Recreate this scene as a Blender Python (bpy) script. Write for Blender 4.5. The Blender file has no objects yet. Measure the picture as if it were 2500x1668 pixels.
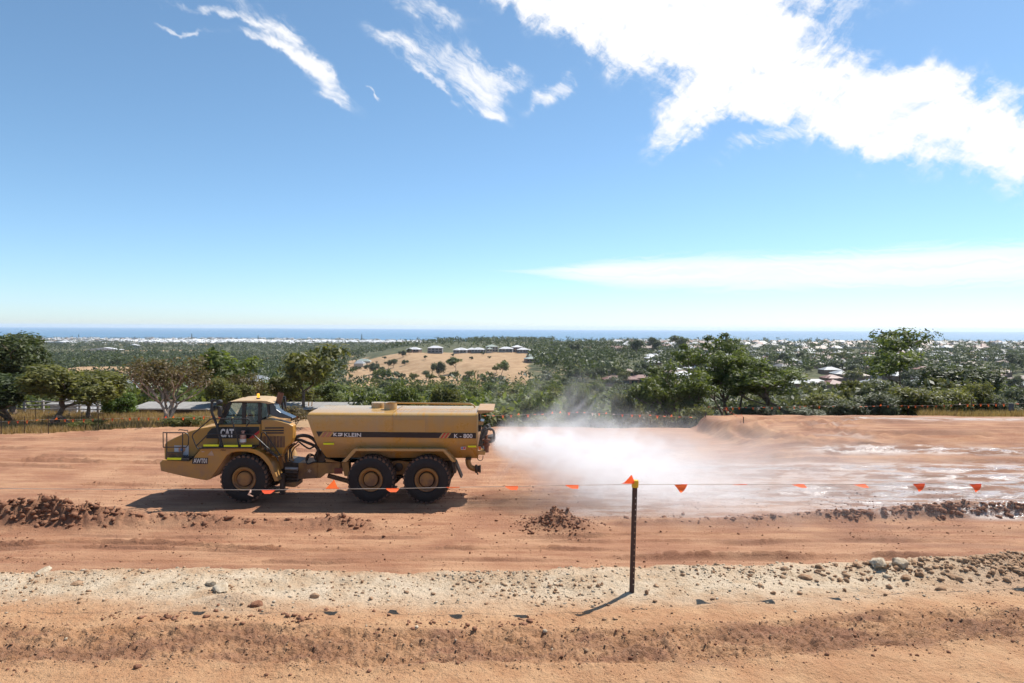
import bpy, math, random
import numpy as np
from mathutils import Vector, Matrix

random.seed(7)
RNG = np.random.default_rng(7)
SC = bpy.context.scene
COL = SC.collection
R = math.radians

# ------------------------------------------------------------------ camera
F_PX, CX, CY = 1667.0, 1250.0, 834.0          # photograph pixels (2500 x 1668)
CAM_Z = 6.92
PITCH = math.atan((834.0 - 799.0) / F_PX)
cam_data = bpy.data.cameras.new('camera')
cam_data.sensor_width = 36.0
cam_data.lens = 36.0 * F_PX / 2500.0
cam_data.clip_start = 0.1
cam_data.clip_end = 60000.0
cam = bpy.data.objects.new('camera', cam_data)
COL.objects.link(cam)
CAM_M = Matrix.Translation((0, 0, CAM_Z)) @ Matrix.Rotation(R(90) - PITCH, 4, 'X') @ Matrix.Rotation(R(0.275), 4, 'Z')
cam.matrix_world = CAM_M
SC.camera = cam
CAM_R = np.array(CAM_M.to_3x3())

# ------------------------------------------------------------------ light
SUN_EL, SUN_AZ = R(57.0), R(47.0)             # azimuth measured from +Y towards +X
SUN_DIR = Vector((math.sin(SUN_AZ) * math.cos(SUN_EL), math.cos(SUN_AZ) * math.cos(SUN_EL), math.sin(SUN_EL)))
sun_data = bpy.data.lights.new('sun', 'SUN')
sun_data.energy = 4.9
sun_data.angle = R(0.53)
sun_data.color = (1.0, 0.945, 0.87)
sun = bpy.data.objects.new('sun', sun_data)
sun.rotation_euler = SUN_DIR.to_track_quat('Z', 'Y').to_euler()
sun.location = (40, 40, 80)
COL.objects.link(sun)

SC.view_settings.view_transform = 'Standard'
SC.view_settings.look = 'None'
SC.view_settings.gamma = 1.0
SC.view_settings.exposure = 0.55
SC.view_settings.use_curve_mapping = False
SC.cycles.use_denoising = True
SC.cycles.max_bounces = 10
SC.cycles.diffuse_bounces = 3
SC.cycles.glossy_bounces = 3
SC.cycles.transmission_bounces = 6
SC.cycles.transparent_max_bounces = 16
SC.cycles.volume_bounces = 6
SC.cycles.sample_clamp_indirect = 8.0
SC.cycles.caustics_reflective = False
SC.cycles.caustics_refractive = False


# ------------------------------------------------------------------ node helpers
class NT:
    """small wrapper round a node tree"""
    def __init__(self, tree):
        self.t = tree
    def n(self, kind, **kw):
        nd = self.t.nodes.new(kind)
        for k, v in kw.items():
            setattr(nd, k, v)
        return nd
    def link(self, a, b):
        self.t.links.new(a, b)
    def put(self, sock, v):
        if v is None:
            return
        if hasattr(v, 'links') or isinstance(v, bpy.types.NodeSocket):
            self.link(v, sock)
        else:
            sock.default_value = v
    def math(self, op, a, b=None, c=None, clamp=False):
        nd = self.n('ShaderNodeMath', operation=op, use_clamp=clamp)
        self.put(nd.inputs[0], a)
        self.put(nd.inputs[1], b)
        self.put(nd.inputs[2], c)
        return nd.outputs[0]
    def vmath(self, op, a, b=None, scale=None):
        nd = self.n('ShaderNodeVectorMath', operation=op)
        self.put(nd.inputs[0], a)
        self.put(nd.inputs[1], b)
        if scale is not None:
            self.put(nd.inputs['Scale'], scale)
        return nd.outputs['Value'] if op in ('LENGTH', 'DOT_PRODUCT', 'DISTANCE') else nd.outputs[0]
    def sep(self, v):
        nd = self.n('ShaderNodeSeparateXYZ')
        self.put(nd.inputs[0], v)
        return nd.outputs
    def comb(self, x=0.0, y=0.0, z=0.0):
        nd = self.n('ShaderNodeCombineXYZ')
        for i, v in enumerate((x, y, z)):
            self.put(nd.inputs[i], v)
        return nd.outputs[0]
    def noise(self, vec, scale=1.0, detail=4.0, rough=0.55, dist=0.0, out=0):
        nd = self.n('ShaderNodeTexNoise')
        self.put(nd.inputs['Vector'], vec)
        nd.inputs['Scale'].default_value = scale
        nd.inputs['Detail'].default_value = detail
        nd.inputs['Roughness'].default_value = rough
        nd.inputs['Distortion'].default_value = dist
        return nd.outputs[out]
    def ramp(self, v, lo, hi, a=0.0, b=1.0, smooth=True):
        nd = self.n('ShaderNodeMapRange', interpolation_type='SMOOTHSTEP' if smooth else 'LINEAR')
        self.put(nd.inputs[0], v)
        nd.inputs[1].default_value = lo
        nd.inputs[2].default_value = hi
        self.put(nd.inputs[3], a)
        self.put(nd.inputs[4], b)
        return nd.outputs[0]
    def mix(self, f, a, b, blend='MIX'):
        nd = self.n('ShaderNodeMix', data_type='RGBA', blend_type=blend)
        self.put(nd.inputs[0], f)
        for s, v in ((nd.inputs[6], a), (nd.inputs[7], b)):
            if isinstance(v, (tuple, list)):
                s.default_value = tuple(v) + ((1.0,) if len(v) == 3 else ())
            else:
                self.put(s, v)
        return nd.outputs[2]
    def scale(self, v, s):
        nd = self.n('ShaderNodeVectorMath', operation='MULTIPLY')
        self.put(nd.inputs[0], v)
        nd.inputs[1].default_value = s
        return nd.outputs[0]
    def attr(self, name):
        return self.n('ShaderNodeAttribute', attribute_name=name)
    def bump(self, h, strength=0.3, dist=0.02):
        nd = self.n('ShaderNodeBump')
        nd.inputs['Strength'].default_value = strength
        nd.inputs['Distance'].default_value = dist
        self.put(nd.inputs['Height'], h)
        return nd.outputs[0]


def new_mat(name):
    m = bpy.data.materials.new(name)
    m.use_nodes = True
    t = NT(m.node_tree)
    for nd in list(m.node_tree.nodes):
        m.node_tree.nodes.remove(nd)
    out = t.n('ShaderNodeOutputMaterial')
    return m, t, out


def surf(t, out, col, rough=0.7, metallic=0.0, normal=None, spec=0.5):
    b = t.n('ShaderNodeBsdfPrincipled')
    if isinstance(col, (tuple, list)):
        b.inputs['Base Color'].default_value = tuple(col) + ((1.0,) if len(col) == 3 else ())
    else:
        t.link(col, b.inputs['Base Color'])
    t.put(b.inputs['Roughness'], rough)
    b.inputs['Metallic'].default_value = metallic
    b.inputs['Specular IOR Level'].default_value = spec
    if normal is not None:
        t.link(normal, b.inputs['Normal'])
    t.link(b.outputs[0], out.inputs[0])
    return b


MATS = {}
def paint(name, base, dirt=(0.30, 0.17, 0.09), amount=0.35, scale=2.0, rough=0.45, metallic=0.0, low=None, fade=None, spec=0.5):
    """worn paint: base colour, dust in noise patches, streaks; low = (z0, z1) puts more dust towards the ground"""
    if name in MATS:
        return MATS[name]
    m, t, out = new_mat(name)
    tc = t.n('ShaderNodeTexCoord').outputs['Object']
    n1 = t.noise(tc, scale, 6, 0.65)
    n2 = t.noise(t.scale(tc, (6.0, 6.0, 0.7)), scale, 4, 0.6)
    f = t.math('MULTIPLY', t.ramp(n1, 0.38, 0.72), amount)
    f = t.math('ADD', f, t.math('MULTIPLY', t.ramp(n2, 0.5, 0.75), amount * 0.6))
    if low:
        z = t.sep(tc)[2]
        f = t.math('ADD', f, t.math('MULTIPLY', t.ramp(z, low[1], low[0]), t.ramp(n1, 0.2, 0.6, 0.15, low[2] if len(low) > 2 else 0.6)))
    f = t.math('MINIMUM', f, 0.95)
    c = base
    if fade:
        n3 = t.noise(tc, scale * 0.35, 3, 0.5)
        c = t.mix(t.ramp(n3, 0.35, 0.65), base, fade)
    c = t.mix(f, c, dirt)
    n4 = t.noise(tc, scale * 14, 4, 0.7)
    surf(t, out, c, t.ramp(n1, 0.3, 0.7, rough - 0.08, rough + 0.22), metallic, t.bump(n4, 0.12, 0.01), spec)
    MATS[name] = m
    return m


def flat(name, col, rough=0.6, metallic=0.0, var=0.25, scale=3.0, spec=0.4):
    if name in MATS:
        return MATS[name]
    m, t, out = new_mat(name)
    tc = t.n('ShaderNodeTexCoord').outputs['Object']
    n1 = t.noise(tc, scale, 5, 0.6)
    lo = tuple(c * (1 - var) for c in col)
    hi = tuple(min(1.0, c * (1 + var)) for c in col)
    surf(t, out, t.mix(t.ramp(n1, 0.3, 0.7), lo, hi), rough, metallic, None, spec)
    MATS[name] = m
    return m


# ------------------------------------------------------------------ sky
world = bpy.data.worlds.new('World')
SC.world = world
world.use_nodes = True
wt = NT(world.node_tree)
for nd in list(world.node_tree.nodes):
    world.node_tree.nodes.remove(nd)
wout = wt.n('ShaderNodeOutputWorld')
sky = wt.n('ShaderNodeTexSky', sky_type='NISHITA')
sky.sun_disc = False
sky.sun_elevation = SUN_EL
sky.sun_rotation = SUN_AZ
sky.altitude = 100
sky.air_density = 0.76
sky.dust_density = 0.25
sky.ozone_density = 7.5
SKY_STRENGTH = 0.113
CLOUD = 6.5                                   # cloud radiance before the strength

dirv = wt.n('ShaderNodeTexCoord').outputs['Generated']
dx, dy, dz = wt.sep(dirv)
az = wt.math('ARCTAN2', dx, dy)               # azimuth from +Y
el = wt.math('ARCSINE', wt.math('MAXIMUM', wt.math('MINIMUM', dz, 1.0), -1.0))
ae = wt.comb(az, el, 0.0)


def px_ae(px, py):
    """photograph pixel -> azimuth, elevation"""
    v = CAM_R @ np.array([(px - CX) / F_PX, -(py - CY) / F_PX, -1.0])
    v /= np.linalg.norm(v)
    return math.atan2(v[0], v[1]), math.asin(v[2])


# warp makes the edges ragged; the cloud layer itself is a flat deck seen in perspective
deck = wt.comb(wt.math('DIVIDE', dx, wt.math('MAXIMUM', dz, 0.03)), wt.math('DIVIDE', dy, wt.math('MAXIMUM', dz, 0.03)), 0.0)
w1 = wt.noise(ae, 9.0, 5, 0.62, out=1)
warp = wt.vmath('SUBTRACT', w1, (0.5, 0.5, 0.5))
aew = wt.vmath('ADD', ae, wt.vmath('SCALE', warp, scale=0.10))


def blob(px, py, ln, wd, ang, src=None):
    """soft ellipse of cloud: centre pixel, half length, half width (px), angle (deg, clockwise in the picture)"""
    a0, e0 = px_ae(px, py)
    ca, sa = math.cos(R(ang)), math.sin(R(ang))
    d = wt.vmath('SUBTRACT', src or aew, (a0, e0, 0.0))
    x, y, _z = wt.sep(d)
    u = wt.math('SUBTRACT', wt.math('MULTIPLY', x, ca), wt.math('MULTIPLY', y, sa))
    v = wt.math('ADD', wt.math('MULTIPLY', x, sa), wt.math('MULTIPLY', y, ca))
    u = wt.math('DIVIDE', u, ln / F_PX)
    v = wt.math('DIVIDE', v, wd / F_PX)
    r2 = wt.math('ADD', wt.math('MULTIPLY', u, u), wt.math('MULTIPLY', v, v))
    return wt.math('POWER', 2.718, wt.math('MULTIPLY', r2, -0.7))


def add_all(lst):
    s = lst[0]
    for v in lst[1:]:
        s = wt.math('ADD', s, v)
    return s


# streaky detail running along the clouds (down to the right)
def rot(vec, ang, sx, sy):
    x, y, _z = wt.sep(vec)
    ca, sa = math.cos(R(ang)), math.sin(R(ang))
    u = wt.math('SUBTRACT', wt.math('MULTIPLY', x, ca), wt.math('MULTIPLY', y, sa))
    v = wt.math('ADD', wt.math('MULTIPLY', x, sa), wt.math('MULTIPLY', y, ca))
    return wt.comb(wt.math('MULTIPLY', u, sx), wt.math('MULTIPLY', v, sy), 0.0)


w2 = wt.noise(ae, 5.0, 5, 0.6, out=1)
aes = wt.vmath('ADD', ae, wt.vmath('SCALE', wt.vmath('SUBTRACT', w2, (0.5, 0.5, 0.5)), scale=0.09))
fib = wt.noise(rot(aes, 30, 13.0, 62.0), 1.0, 6, 0.68)
fib2 = wt.noise(rot(aes, -38, 16.0, 50.0), 1.0, 6, 0.66)
puff = wt.noise(aes, 21.0, 7, 0.66)
wisps = add_all([
    blob(560, 35, 95, 10, 12), blob(680, 95, 120, 22, 33), blob(775, 165, 70, 19, 44), blob(460, 62, 34, 6, 2), blob(700, 130, 90, 9, 12),
    blob(1000, 112, 85, 17, 24), blob(1110, 145, 90, 26, 30), blob(1225, 170, 75, 16, 24), blob(1185, 235, 60, 28, 60), blob(1345, 222, 60, 15, -38),
    blob(1200, 288, 26, 11, 25), blob(1060, 190, 60, 8, 30), blob(1050, 5, 80, 20, 20), blob(1930, 340, 130, 18, -12), blob(905, 205, 30, 5, 45)])
wd_ = wt.math('ADD', wt.math('MULTIPLY', wisps, 0.75), wt.math('ADD', wt.math('MULTIPLY', wt.math('SUBTRACT', fib, 0.5), 2.6), wt.math('MULTIPLY', wt.math('SUBTRACT', puff, 0.5), 1.0)))
wisp_d = wt.math('MULTIPLY', wt.math('MULTIPLY', wt.ramp(wd_, 0.05, 1.35), 0.92), wt.ramp(wisps, 0.05, 0.75))
bigs = add_all([
    blob(1335, 22, 110, 32, 14), blob(1530, 70, 160, 52, 10), blob(1740, 60, 180, 80, 18), blob(1870, 180, 190, 66, 32),
    blob(1680, 272, 82, 36, -42), blob(1950, 245, 180, 42, 8), blob(2085, 300, 80, 24, 15), blob(2225, 245, 150, 42, 14),
    blob(2400, 285, 110, 34, 22), blob(2490, 372, 45, 10, 5), blob(2720, 400, 200, 55, 15), blob(1680, -90, 300, 80, 8)])
bd_ = wt.math('ADD', wt.math('MULTIPLY', wt.math('MINIMUM', bigs, 1.15), 1.0), wt.math('ADD', wt.math('MULTIPLY', wt.math('SUBTRACT', puff, 0.5), 2.1), wt.math('ADD', wt.math('MULTIPLY', wt.math('SUBTRACT', fib, 0.5), 1.2), wt.math('MULTIPLY', wt.math('SUBTRACT', fib2, 0.5), 1.5))))
big_d = wt.math('MULTIPLY', wt.ramp(bd_, 0.06, 1.05), wt.ramp(bigs, 0.05, 0.42))
# flat sheet of stratus low over the sea, fading out to the left
a0, e0 = px_ae(1210, 672)
strn = wt.noise(wt.scale(ae, (3.0, 55.0, 1.0)), 1.0, 7, 0.6)
top_e = wt.math('ADD', e0 + 0.0125, wt.math('MULTIPLY', wt.math('SUBTRACT', strn, 0.5), 0.022))
edge_a = wt.ramp(az, a0 - 0.02, a0 + 0.26)
half = wt.math('MULTIPLY', edge_a, 0.026)
mid_e = wt.math('SUBTRACT', e0 + 0.006, wt.math('MULTIPLY', edge_a, 0.004))
sv = wt.math('DIVIDE', wt.math('ABSOLUTE', wt.math('SUBTRACT', wt.math('ADD', el, wt.math('MULTIPLY', wt.math('SUBTRACT', strn, 0.5), 0.02)), mid_e)), wt.math('ADD', half, 0.002))
strf = wt.noise(wt.scale(aes, (5.0, 150.0, 1.0)), 1.0, 6, 0.68)
str_d = wt.math('MULTIPLY', wt.ramp(wt.math('ADD', sv, wt.math('MULTIPLY', wt.math('SUBTRACT', strf, 0.5), 1.5)), 1.1, 0.3), wt.math('MULTIPLY', wt.ramp(az, a0 - 0.03, a0 + 0.16), wt.ramp(strf, 0.25, 0.7, 0.55, 0.95)))
# the rest of the sky, out of the frame, carries scattered patches of the same kind
rest = wt.noise(wt.scale(deck, (0.30, 0.42, 1.0)), 1.0, 8, 0.6, 0.4)
back = wt.math('MULTIPLY', wt.ramp(rest, 0.56, 0.70), wt.math('MULTIPLY', wt.ramp(dy, 0.25, 0.0), wt.ramp(dz, 0.02, 0.2)))
dens = wt.math('MAXIMUM', wt.math('MAXIMUM', wisp_d, big_d), wt.math('MAXIMUM', str_d, wt.math('MULTIPLY', back, 0.8)))
hs = wt.n('ShaderNodeHueSaturation')
hs.inputs['Saturation'].default_value = 0.93
hs.inputs['Hue'].default_value = 0.486
wt.link(sky.outputs[0], hs.inputs['Color'])
skyc = hs.outputs[0]
cloudc = wt.comb(CLOUD * 1.0, CLOUD * 1.0, CLOUD * 1.02)
final = wt.mix(dens, skyc, cloudc)
bg = wt.n('ShaderNodeBackground')
wt.link(final, bg.inputs[0])
bg.inputs[1].default_value = SKY_STRENGTH
wt.link(bg.outputs[0], wout.inputs[0])
world.cycles.sampling_method = 'MANUAL'
world.cycles.sample_map_resolution = 256


# ------------------------------------------------------------------ layout helpers
def ray(px, py):
    return CAM_R @ np.array([(px - CX) / F_PX, -(py - CY) / F_PX, -1.0])


def P(px, py, d):
    """point seen at a pixel, d metres ahead of the camera (world y)"""
    v = ray(px, py)
    k = d / v[1]
    return np.array([v[0] * k, d, CAM_Z + v[2] * k])


def PZ(px, py, z=0.0):
    """point seen at a pixel on the level z"""
    v = ray(px, py)
    k = (z - CAM_Z) / v[2]
    return np.array([v[0] * k, v[1] * k, z])


# ------------------------------------------------------------------ numpy noise
def _hash(ix, iy, seed):
    h = (ix.astype(np.int64) * 374761393 + iy.astype(np.int64) * 668265263 + seed * 1274126177) & 0xFFFFFFFF
    h = ((h ^ (h >> 13)) * 1274126177) & 0xFFFFFFFF
    h = h ^ (h >> 16)
    return (h & 0xFFFF).astype(np.float64) / 65535.0


def vnoise(x, y, seed=0):
    """value noise, -1..1"""
    x = np.asarray(x, float); y = np.asarray(y, float)
    ix = np.floor(x); iy = np.floor(y)
    fx = x - ix; fy = y - iy
    fx = fx * fx * fx * (fx * (fx * 6 - 15) + 10); fy = fy * fy * fy * (fy * (fy * 6 - 15) + 10)
    a = _hash(ix, iy, seed); b = _hash(ix + 1, iy, seed); c = _hash(ix, iy + 1, seed); d = _hash(ix + 1, iy + 1, seed)
    return (a + (b - a) * fx + (c - a) * fy + (a - b - c + d) * fx * fy) * 2 - 1


def fbm(x, y, seed=0, octaves=4, gain=0.5, lac=2.03):
    s = 0.0; amp = 1.0; tot = 0.0
    for o in range(octaves):
        s = s + amp * vnoise(x + 17.3 * o, y - 9.1 * o, seed + o)
        tot += amp
        amp *= gain; x = x * lac; y = y * lac
    return s / tot


def sst(a, b, v):
    t = np.clip((v - a) / (b - a), 0, 1)
    return t * t * (3 - 2 * t)


# ------------------------------------------------------------------ mesh builder
class MB:
    def __init__(self):
        self.v = []; self.f = []
    def box(self, lo, hi):
        b = len(self.v)
        x0, y0, z0 = lo; x1, y1, z1 = hi
        self.v += [(x0, y0, z0), (x1, y0, z0), (x1, y1, z0), (x0, y1, z0), (x0, y0, z1), (x1, y0, z1), (x1, y1, z1), (x0, y1, z1)]
        self.f += [tuple(b + i for i in q) for q in ((0, 3, 2, 1), (4, 5, 6, 7), (0, 1, 5, 4), (1, 2, 6, 5), (2, 3, 7, 6), (3, 0, 4, 7))]
        return self
    def prism(self, pts, y0, y1):
        """polygon pts [(x, z)] extruded from y0 to y1; pts may be a pair of outlines for the two ends"""
        A, B = (pts, pts) if not isinstance(pts[0][0], (tuple, list, np.ndarray)) else pts
        b = len(self.v); n = len(A)
        self.v += [(p[0], y0, p[1]) for p in A] + [(p[0], y1, p[1]) for p in B]
        area = sum(A[i][0] * A[(i + 1) % n][1] - A[(i + 1) % n][0] * A[i][1] for i in range(n))
        fr = list(range(b, b + n)); bk = list(range(b + n, b + 2 * n))
        if area > 0:
            self.f += [tuple(fr), tuple(reversed(bk))]
            self.f += [(b + (i + 1) % n, b + i, b + n + i, b + n + (i + 1) % n) for i in range(n)]
        else:
            self.f += [tuple(reversed(fr)), tuple(bk)]
            self.f += [(b + i, b + (i + 1) % n, b + n + (i + 1) % n, b + n + i) for i in range(n)]
        return self
    def tube(self, pts, r, sides=8, cap=True):
        """round bar along pts; r a number or one per point"""
        pts = [Vector(p) for p in pts]
        n = len(pts)
        rs = [r] * n if not hasattr(r, '__len__') else list(r)
        b = len(self.v)
        up = Vector((0, 0, 1))
        prev = None
        for i, p in enumerate(pts):
            d = (pts[min(i + 1, n - 1)] - pts[max(i - 1, 0)])
            d = d.normalized() if d.length > 1e-9 else Vector((0, 0, 1))
            if prev is None:
                a = d.cross(up if abs(d.z) < 0.9 else Vector((1, 0, 0))).normalized()
            else:
                a = (prev - d * prev.dot(d))
                a = a.normalized() if a.length > 1e-6 else d.cross(up).normalized()
            prev = a
            c = d.cross(a)
            for k in range(sides):
                t = 2 * math.pi * k / sides
                q = p + (a * math.cos(t) + c * math.sin(t)) * rs[i]
                self.v.append(tuple(q))
        for i in range(n - 1):
            for k in range(sides):
                k2 = (k + 1) % sides
                self.f.append((b + i * sides + k, b + i * sides + k2, b + (i + 1) * sides + k2, b + (i + 1) * sides + k))
        if cap:
            self.f.append(tuple(b + k for k in reversed(range(sides))))
            self.f.append(tuple(b + (n - 1) * sides + k for k in range(sides)))
        return self
    def lathe(self, prof, centre, axis='Y', sides=32, cap=True):
        """profile [(radius, along)] turned round an axis through centre"""
        b = len(self.v); n = len(prof)
        for r, a in prof:
            for k in range(sides):
                t = 2 * math.pi * k / sides
                c, s = r * math.cos(t), r * math.sin(t)
                p = {'Y': (c, a, s), 'Z': (c, s, a), 'X': (a, c, s)}[axis]
                self.v.append((centre[0] + p[0], centre[1] + p[1], centre[2] + p[2]))
        for i in range(n - 1):
            for k in range(sides):
                k2 = (k + 1) % sides
                self.f.append((b + i * sides + k, b + i * sides + k2, b + (i + 1) * sides + k2, b + (i + 1) * sides + k))
        if cap:
            self.f.append(tuple(b + k for k in range(sides)))
            self.f.append(tuple(b + (n - 1) * sides + k for k in reversed(range(sides))))
        return self
    def build(self, name, mat, parent=None, smooth=False, bevel=0.0, fix=True):
        me = bpy.data.meshes.new(name)
        me.from_pydata([tuple(float(c) for c in p) for p in self.v], [], self.f)
        if fix:
            import bmesh
            bm = bmesh.new(); bm.from_mesh(me)
            bmesh.ops.recalc_face_normals(bm, faces=bm.faces)
            bm.to_mesh(me); bm.free()
        mats = mat if isinstance(mat, (list, tuple)) else [mat]
        for m in mats:
            me.materials.append(m)
        if smooth:
            me.shade_smooth()
            me.set_sharp_from_angle(angle=R(38))
        o = bpy.data.objects.new(name, me)
        COL.objects.link(o)
        if parent is not None:
            o.parent = parent
        if bevel:
            md = o.modifiers.new('bevel', 'BEVEL')
            md.width = bevel; md.segments = 2; md.limit_method = 'ANGLE'; md.angle_limit = R(35)
        return o


def mesh_np(name, verts, faces, mat=None, smooth=False, attrs=None, parent=None, link=True):
    """fast mesh from numpy arrays: faces (n, 3) or (n, 4); attrs {name: per-vertex float or (n, 3) colour}"""
    me = bpy.data.meshes.new(name)
    nv, nf = len(verts), len(faces)
    k = faces.shape[1]
    me.vertices.add(nv)
    me.vertices.foreach_set('co', np.ascontiguousarray(verts, dtype=np.float32).ravel())
    me.loops.add(nf * k)
    me.loops.foreach_set('vertex_index', np.ascontiguousarray(faces, dtype=np.int32).ravel())
    me.polygons.add(nf)
    me.polygons.foreach_set('loop_start', np.arange(0, nf * k, k, dtype=np.int32))
    try:
        me.polygons.foreach_set('loop_total', np.full(nf, k, dtype=np.int32))
    except Exception:
        pass
    me.update(calc_edges=True)
    if smooth:
        me.shade_smooth()
    for an, av in (attrs or {}).items():
        av = np.asarray(av)
        if av.ndim == 1:
            a = me.attributes.new(an, 'FLOAT', 'POINT')
            a.data.foreach_set('value', av.astype(np.float32))
        else:
            a = me.attributes.new(an, 'FLOAT_COLOR', 'POINT')
            col = np.ones((nv, 4), np.float32); col[:, :3] = av
            a.data.foreach_set('color', col.ravel())
    for m in (mat if isinstance(mat, (list, tuple)) else [mat] if mat else []):
        me.materials.append(m)
    if not link:
        return me
    o = bpy.data.objects.new(name, me)
    COL.objects.link(o)
    if parent is not None:
        o.parent = parent
    return o


def tag(o, label=None, cat=None, group=None, kind=None):
    if label: o['label'] = label
    if cat: o['category'] = cat
    if group: o['group'] = group
    if kind: o['kind'] = kind
    return o


def thing(name, label, cat, loc=(0, 0, 0), group=None, rz=0.0):
    o = bpy.data.objects.new(name, None)
    o.empty_display_size = 0.3
    COL.objects.link(o)
    o.location = tuple(float(c) for c in loc)
    o.rotation_euler = (0, 0, rz)
    return tag(o, label, cat, group)


def copy_tree(o, parent=None):
    c = o.copy()
    COL.objects.link(c)
    c.parent = parent
    for ch in list(o.children):
        copy_tree(ch, c)
    return c

# ------------------------------------------------------------------ ground: bank the camera stands on, haul pad below it
UP_Z = 3.75

def crest_y(x):
    return 8.75 + 0.10 * np.maximum(0, x - 1.0) + 0.22 * fbm(x * 0.5, x * 0 + 3.1, 51, 3) + 0.05 * fbm(x * 3, x * 0 + 1, 53, 2)

def strip_y(x):
    return 6.72 + 0.42 * sst(1.3, 4.6, x) + 0.13 * fbm(x * 0.6, x * 0, 57, 3)

RUTS = [(21.3, -22, -3.5, 0.09, 0.10), (20.9, -22, -8, 0.05, 0.09), (21.2, -2.5, 3, 0.06, 0.10), (20.35, 3.5, 14, 0.09, 0.22), (20.1, -6, 1.5, 0.04, 0.10),
        (22.6, 0.5, 7.5, 0.06, 0.12), (22.1, 1, 7, 0.05, 0.10), (34.5, -30, -14, 0.10, 0.20), (35.6, -30, -12, 0.07, 0.18), (31.5, -26, -13, 0.05, 0.15),
        (38.2, 3, 22, 0.10, 0.22), (36.4, 8, 30, 0.09, 0.35), (35.2, 10, 30, 0.07, 0.3), (33.2, 14, 32, 0.08, 0.3), (31.5, 8, 32, 0.06, 0.3),
        (33.0, -30, -12, 0.07, 0.2), (37.8, -34, -10, 0.07, 0.25), (41.0, -36, -6, 0.06, 0.3), (29.5, -26, -12, 0.05, 0.15), (19.9, -16, -4, 0.04, 0.10), (22.4, -14, -2, 0.04, 0.10), (21.9, 6, 18, 0.05, 0.16), (29.6, 12, 30, 0.06, 0.25), (28.2, 6, 30, 0.06, 0.25), (27.0, 10, 30, 0.05, 0.2), (40.5, 20, 44, 0.08, 0.3), (43.5, 16, 44, 0.05, 0.25)]

def berm(x, y):
    """height of the loose windrow in front of the truck"""
    hb = np.interp(x, [-40, -16, -14.6, -12.5, -10.5, -8.5, -6.9, -6.0, -5.0, -3.5], [0.62, 0.60, 0.46, 0.20, 0.25, 0.12, 0.15, 0.26, 0.12, 0.0])
    a = hb * np.exp(-((y - 23.7 - 0.35 * fbm(x * 0.35, x * 0, 61, 3)) / 0.52) ** 2)
    m = 0.36 * np.exp(-(((x - 1.55) / 0.75) ** 2 + ((y - 23.8) / 0.6) ** 2)) + 0.15 * np.exp(-(((x - 2.3) / 0.9) ** 2 + ((y - 23.4) / 0.5) ** 2))
    hr = np.interp(x, [3.0, 4.0, 7, 9.4, 11, 14, 15.5, 17, 40], [0.0, 0.08, 0.10, 0.14, 0.22, 0.26, 0.40, 0.34, 0.22])
    yr = np.interp(x, [3, 9, 14, 18, 40], [24.2, 24.5, 24.9, 25.3, 26.5])
    b = hr * np.exp(-((y - yr - 0.2 * fbm(x * 0.5, x * 0 + 5, 63, 3)) / 0.34) ** 2)
    return a + m + b

def rise(x, y):
    w = np.interp(y, [33, 41, 44.5, 48], [5.0, 3.2, 1.1, 0.8])
    xx = x - 12.6 + 0.5 * fbm(x * 0.4, y * 0.4, 65, 2) + 0.25 * fbm(x * 1.6, y * 1.6, 66, 2)
    return 0.88 * sst(0.0, 1.0, xx / w) * sst(33.0, 44.0, y)

def pad_edge(x):
    return np.interp(x, [-60, -38, -30, -24, -12, 12, 16, 60], [40.0, 42.0, 43.5, 46.5, 47.2, 47.2, 47.6, 47.6]) + 0.25 * fbm(x * 0.3, x * 0 + 8, 67, 3)

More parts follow.
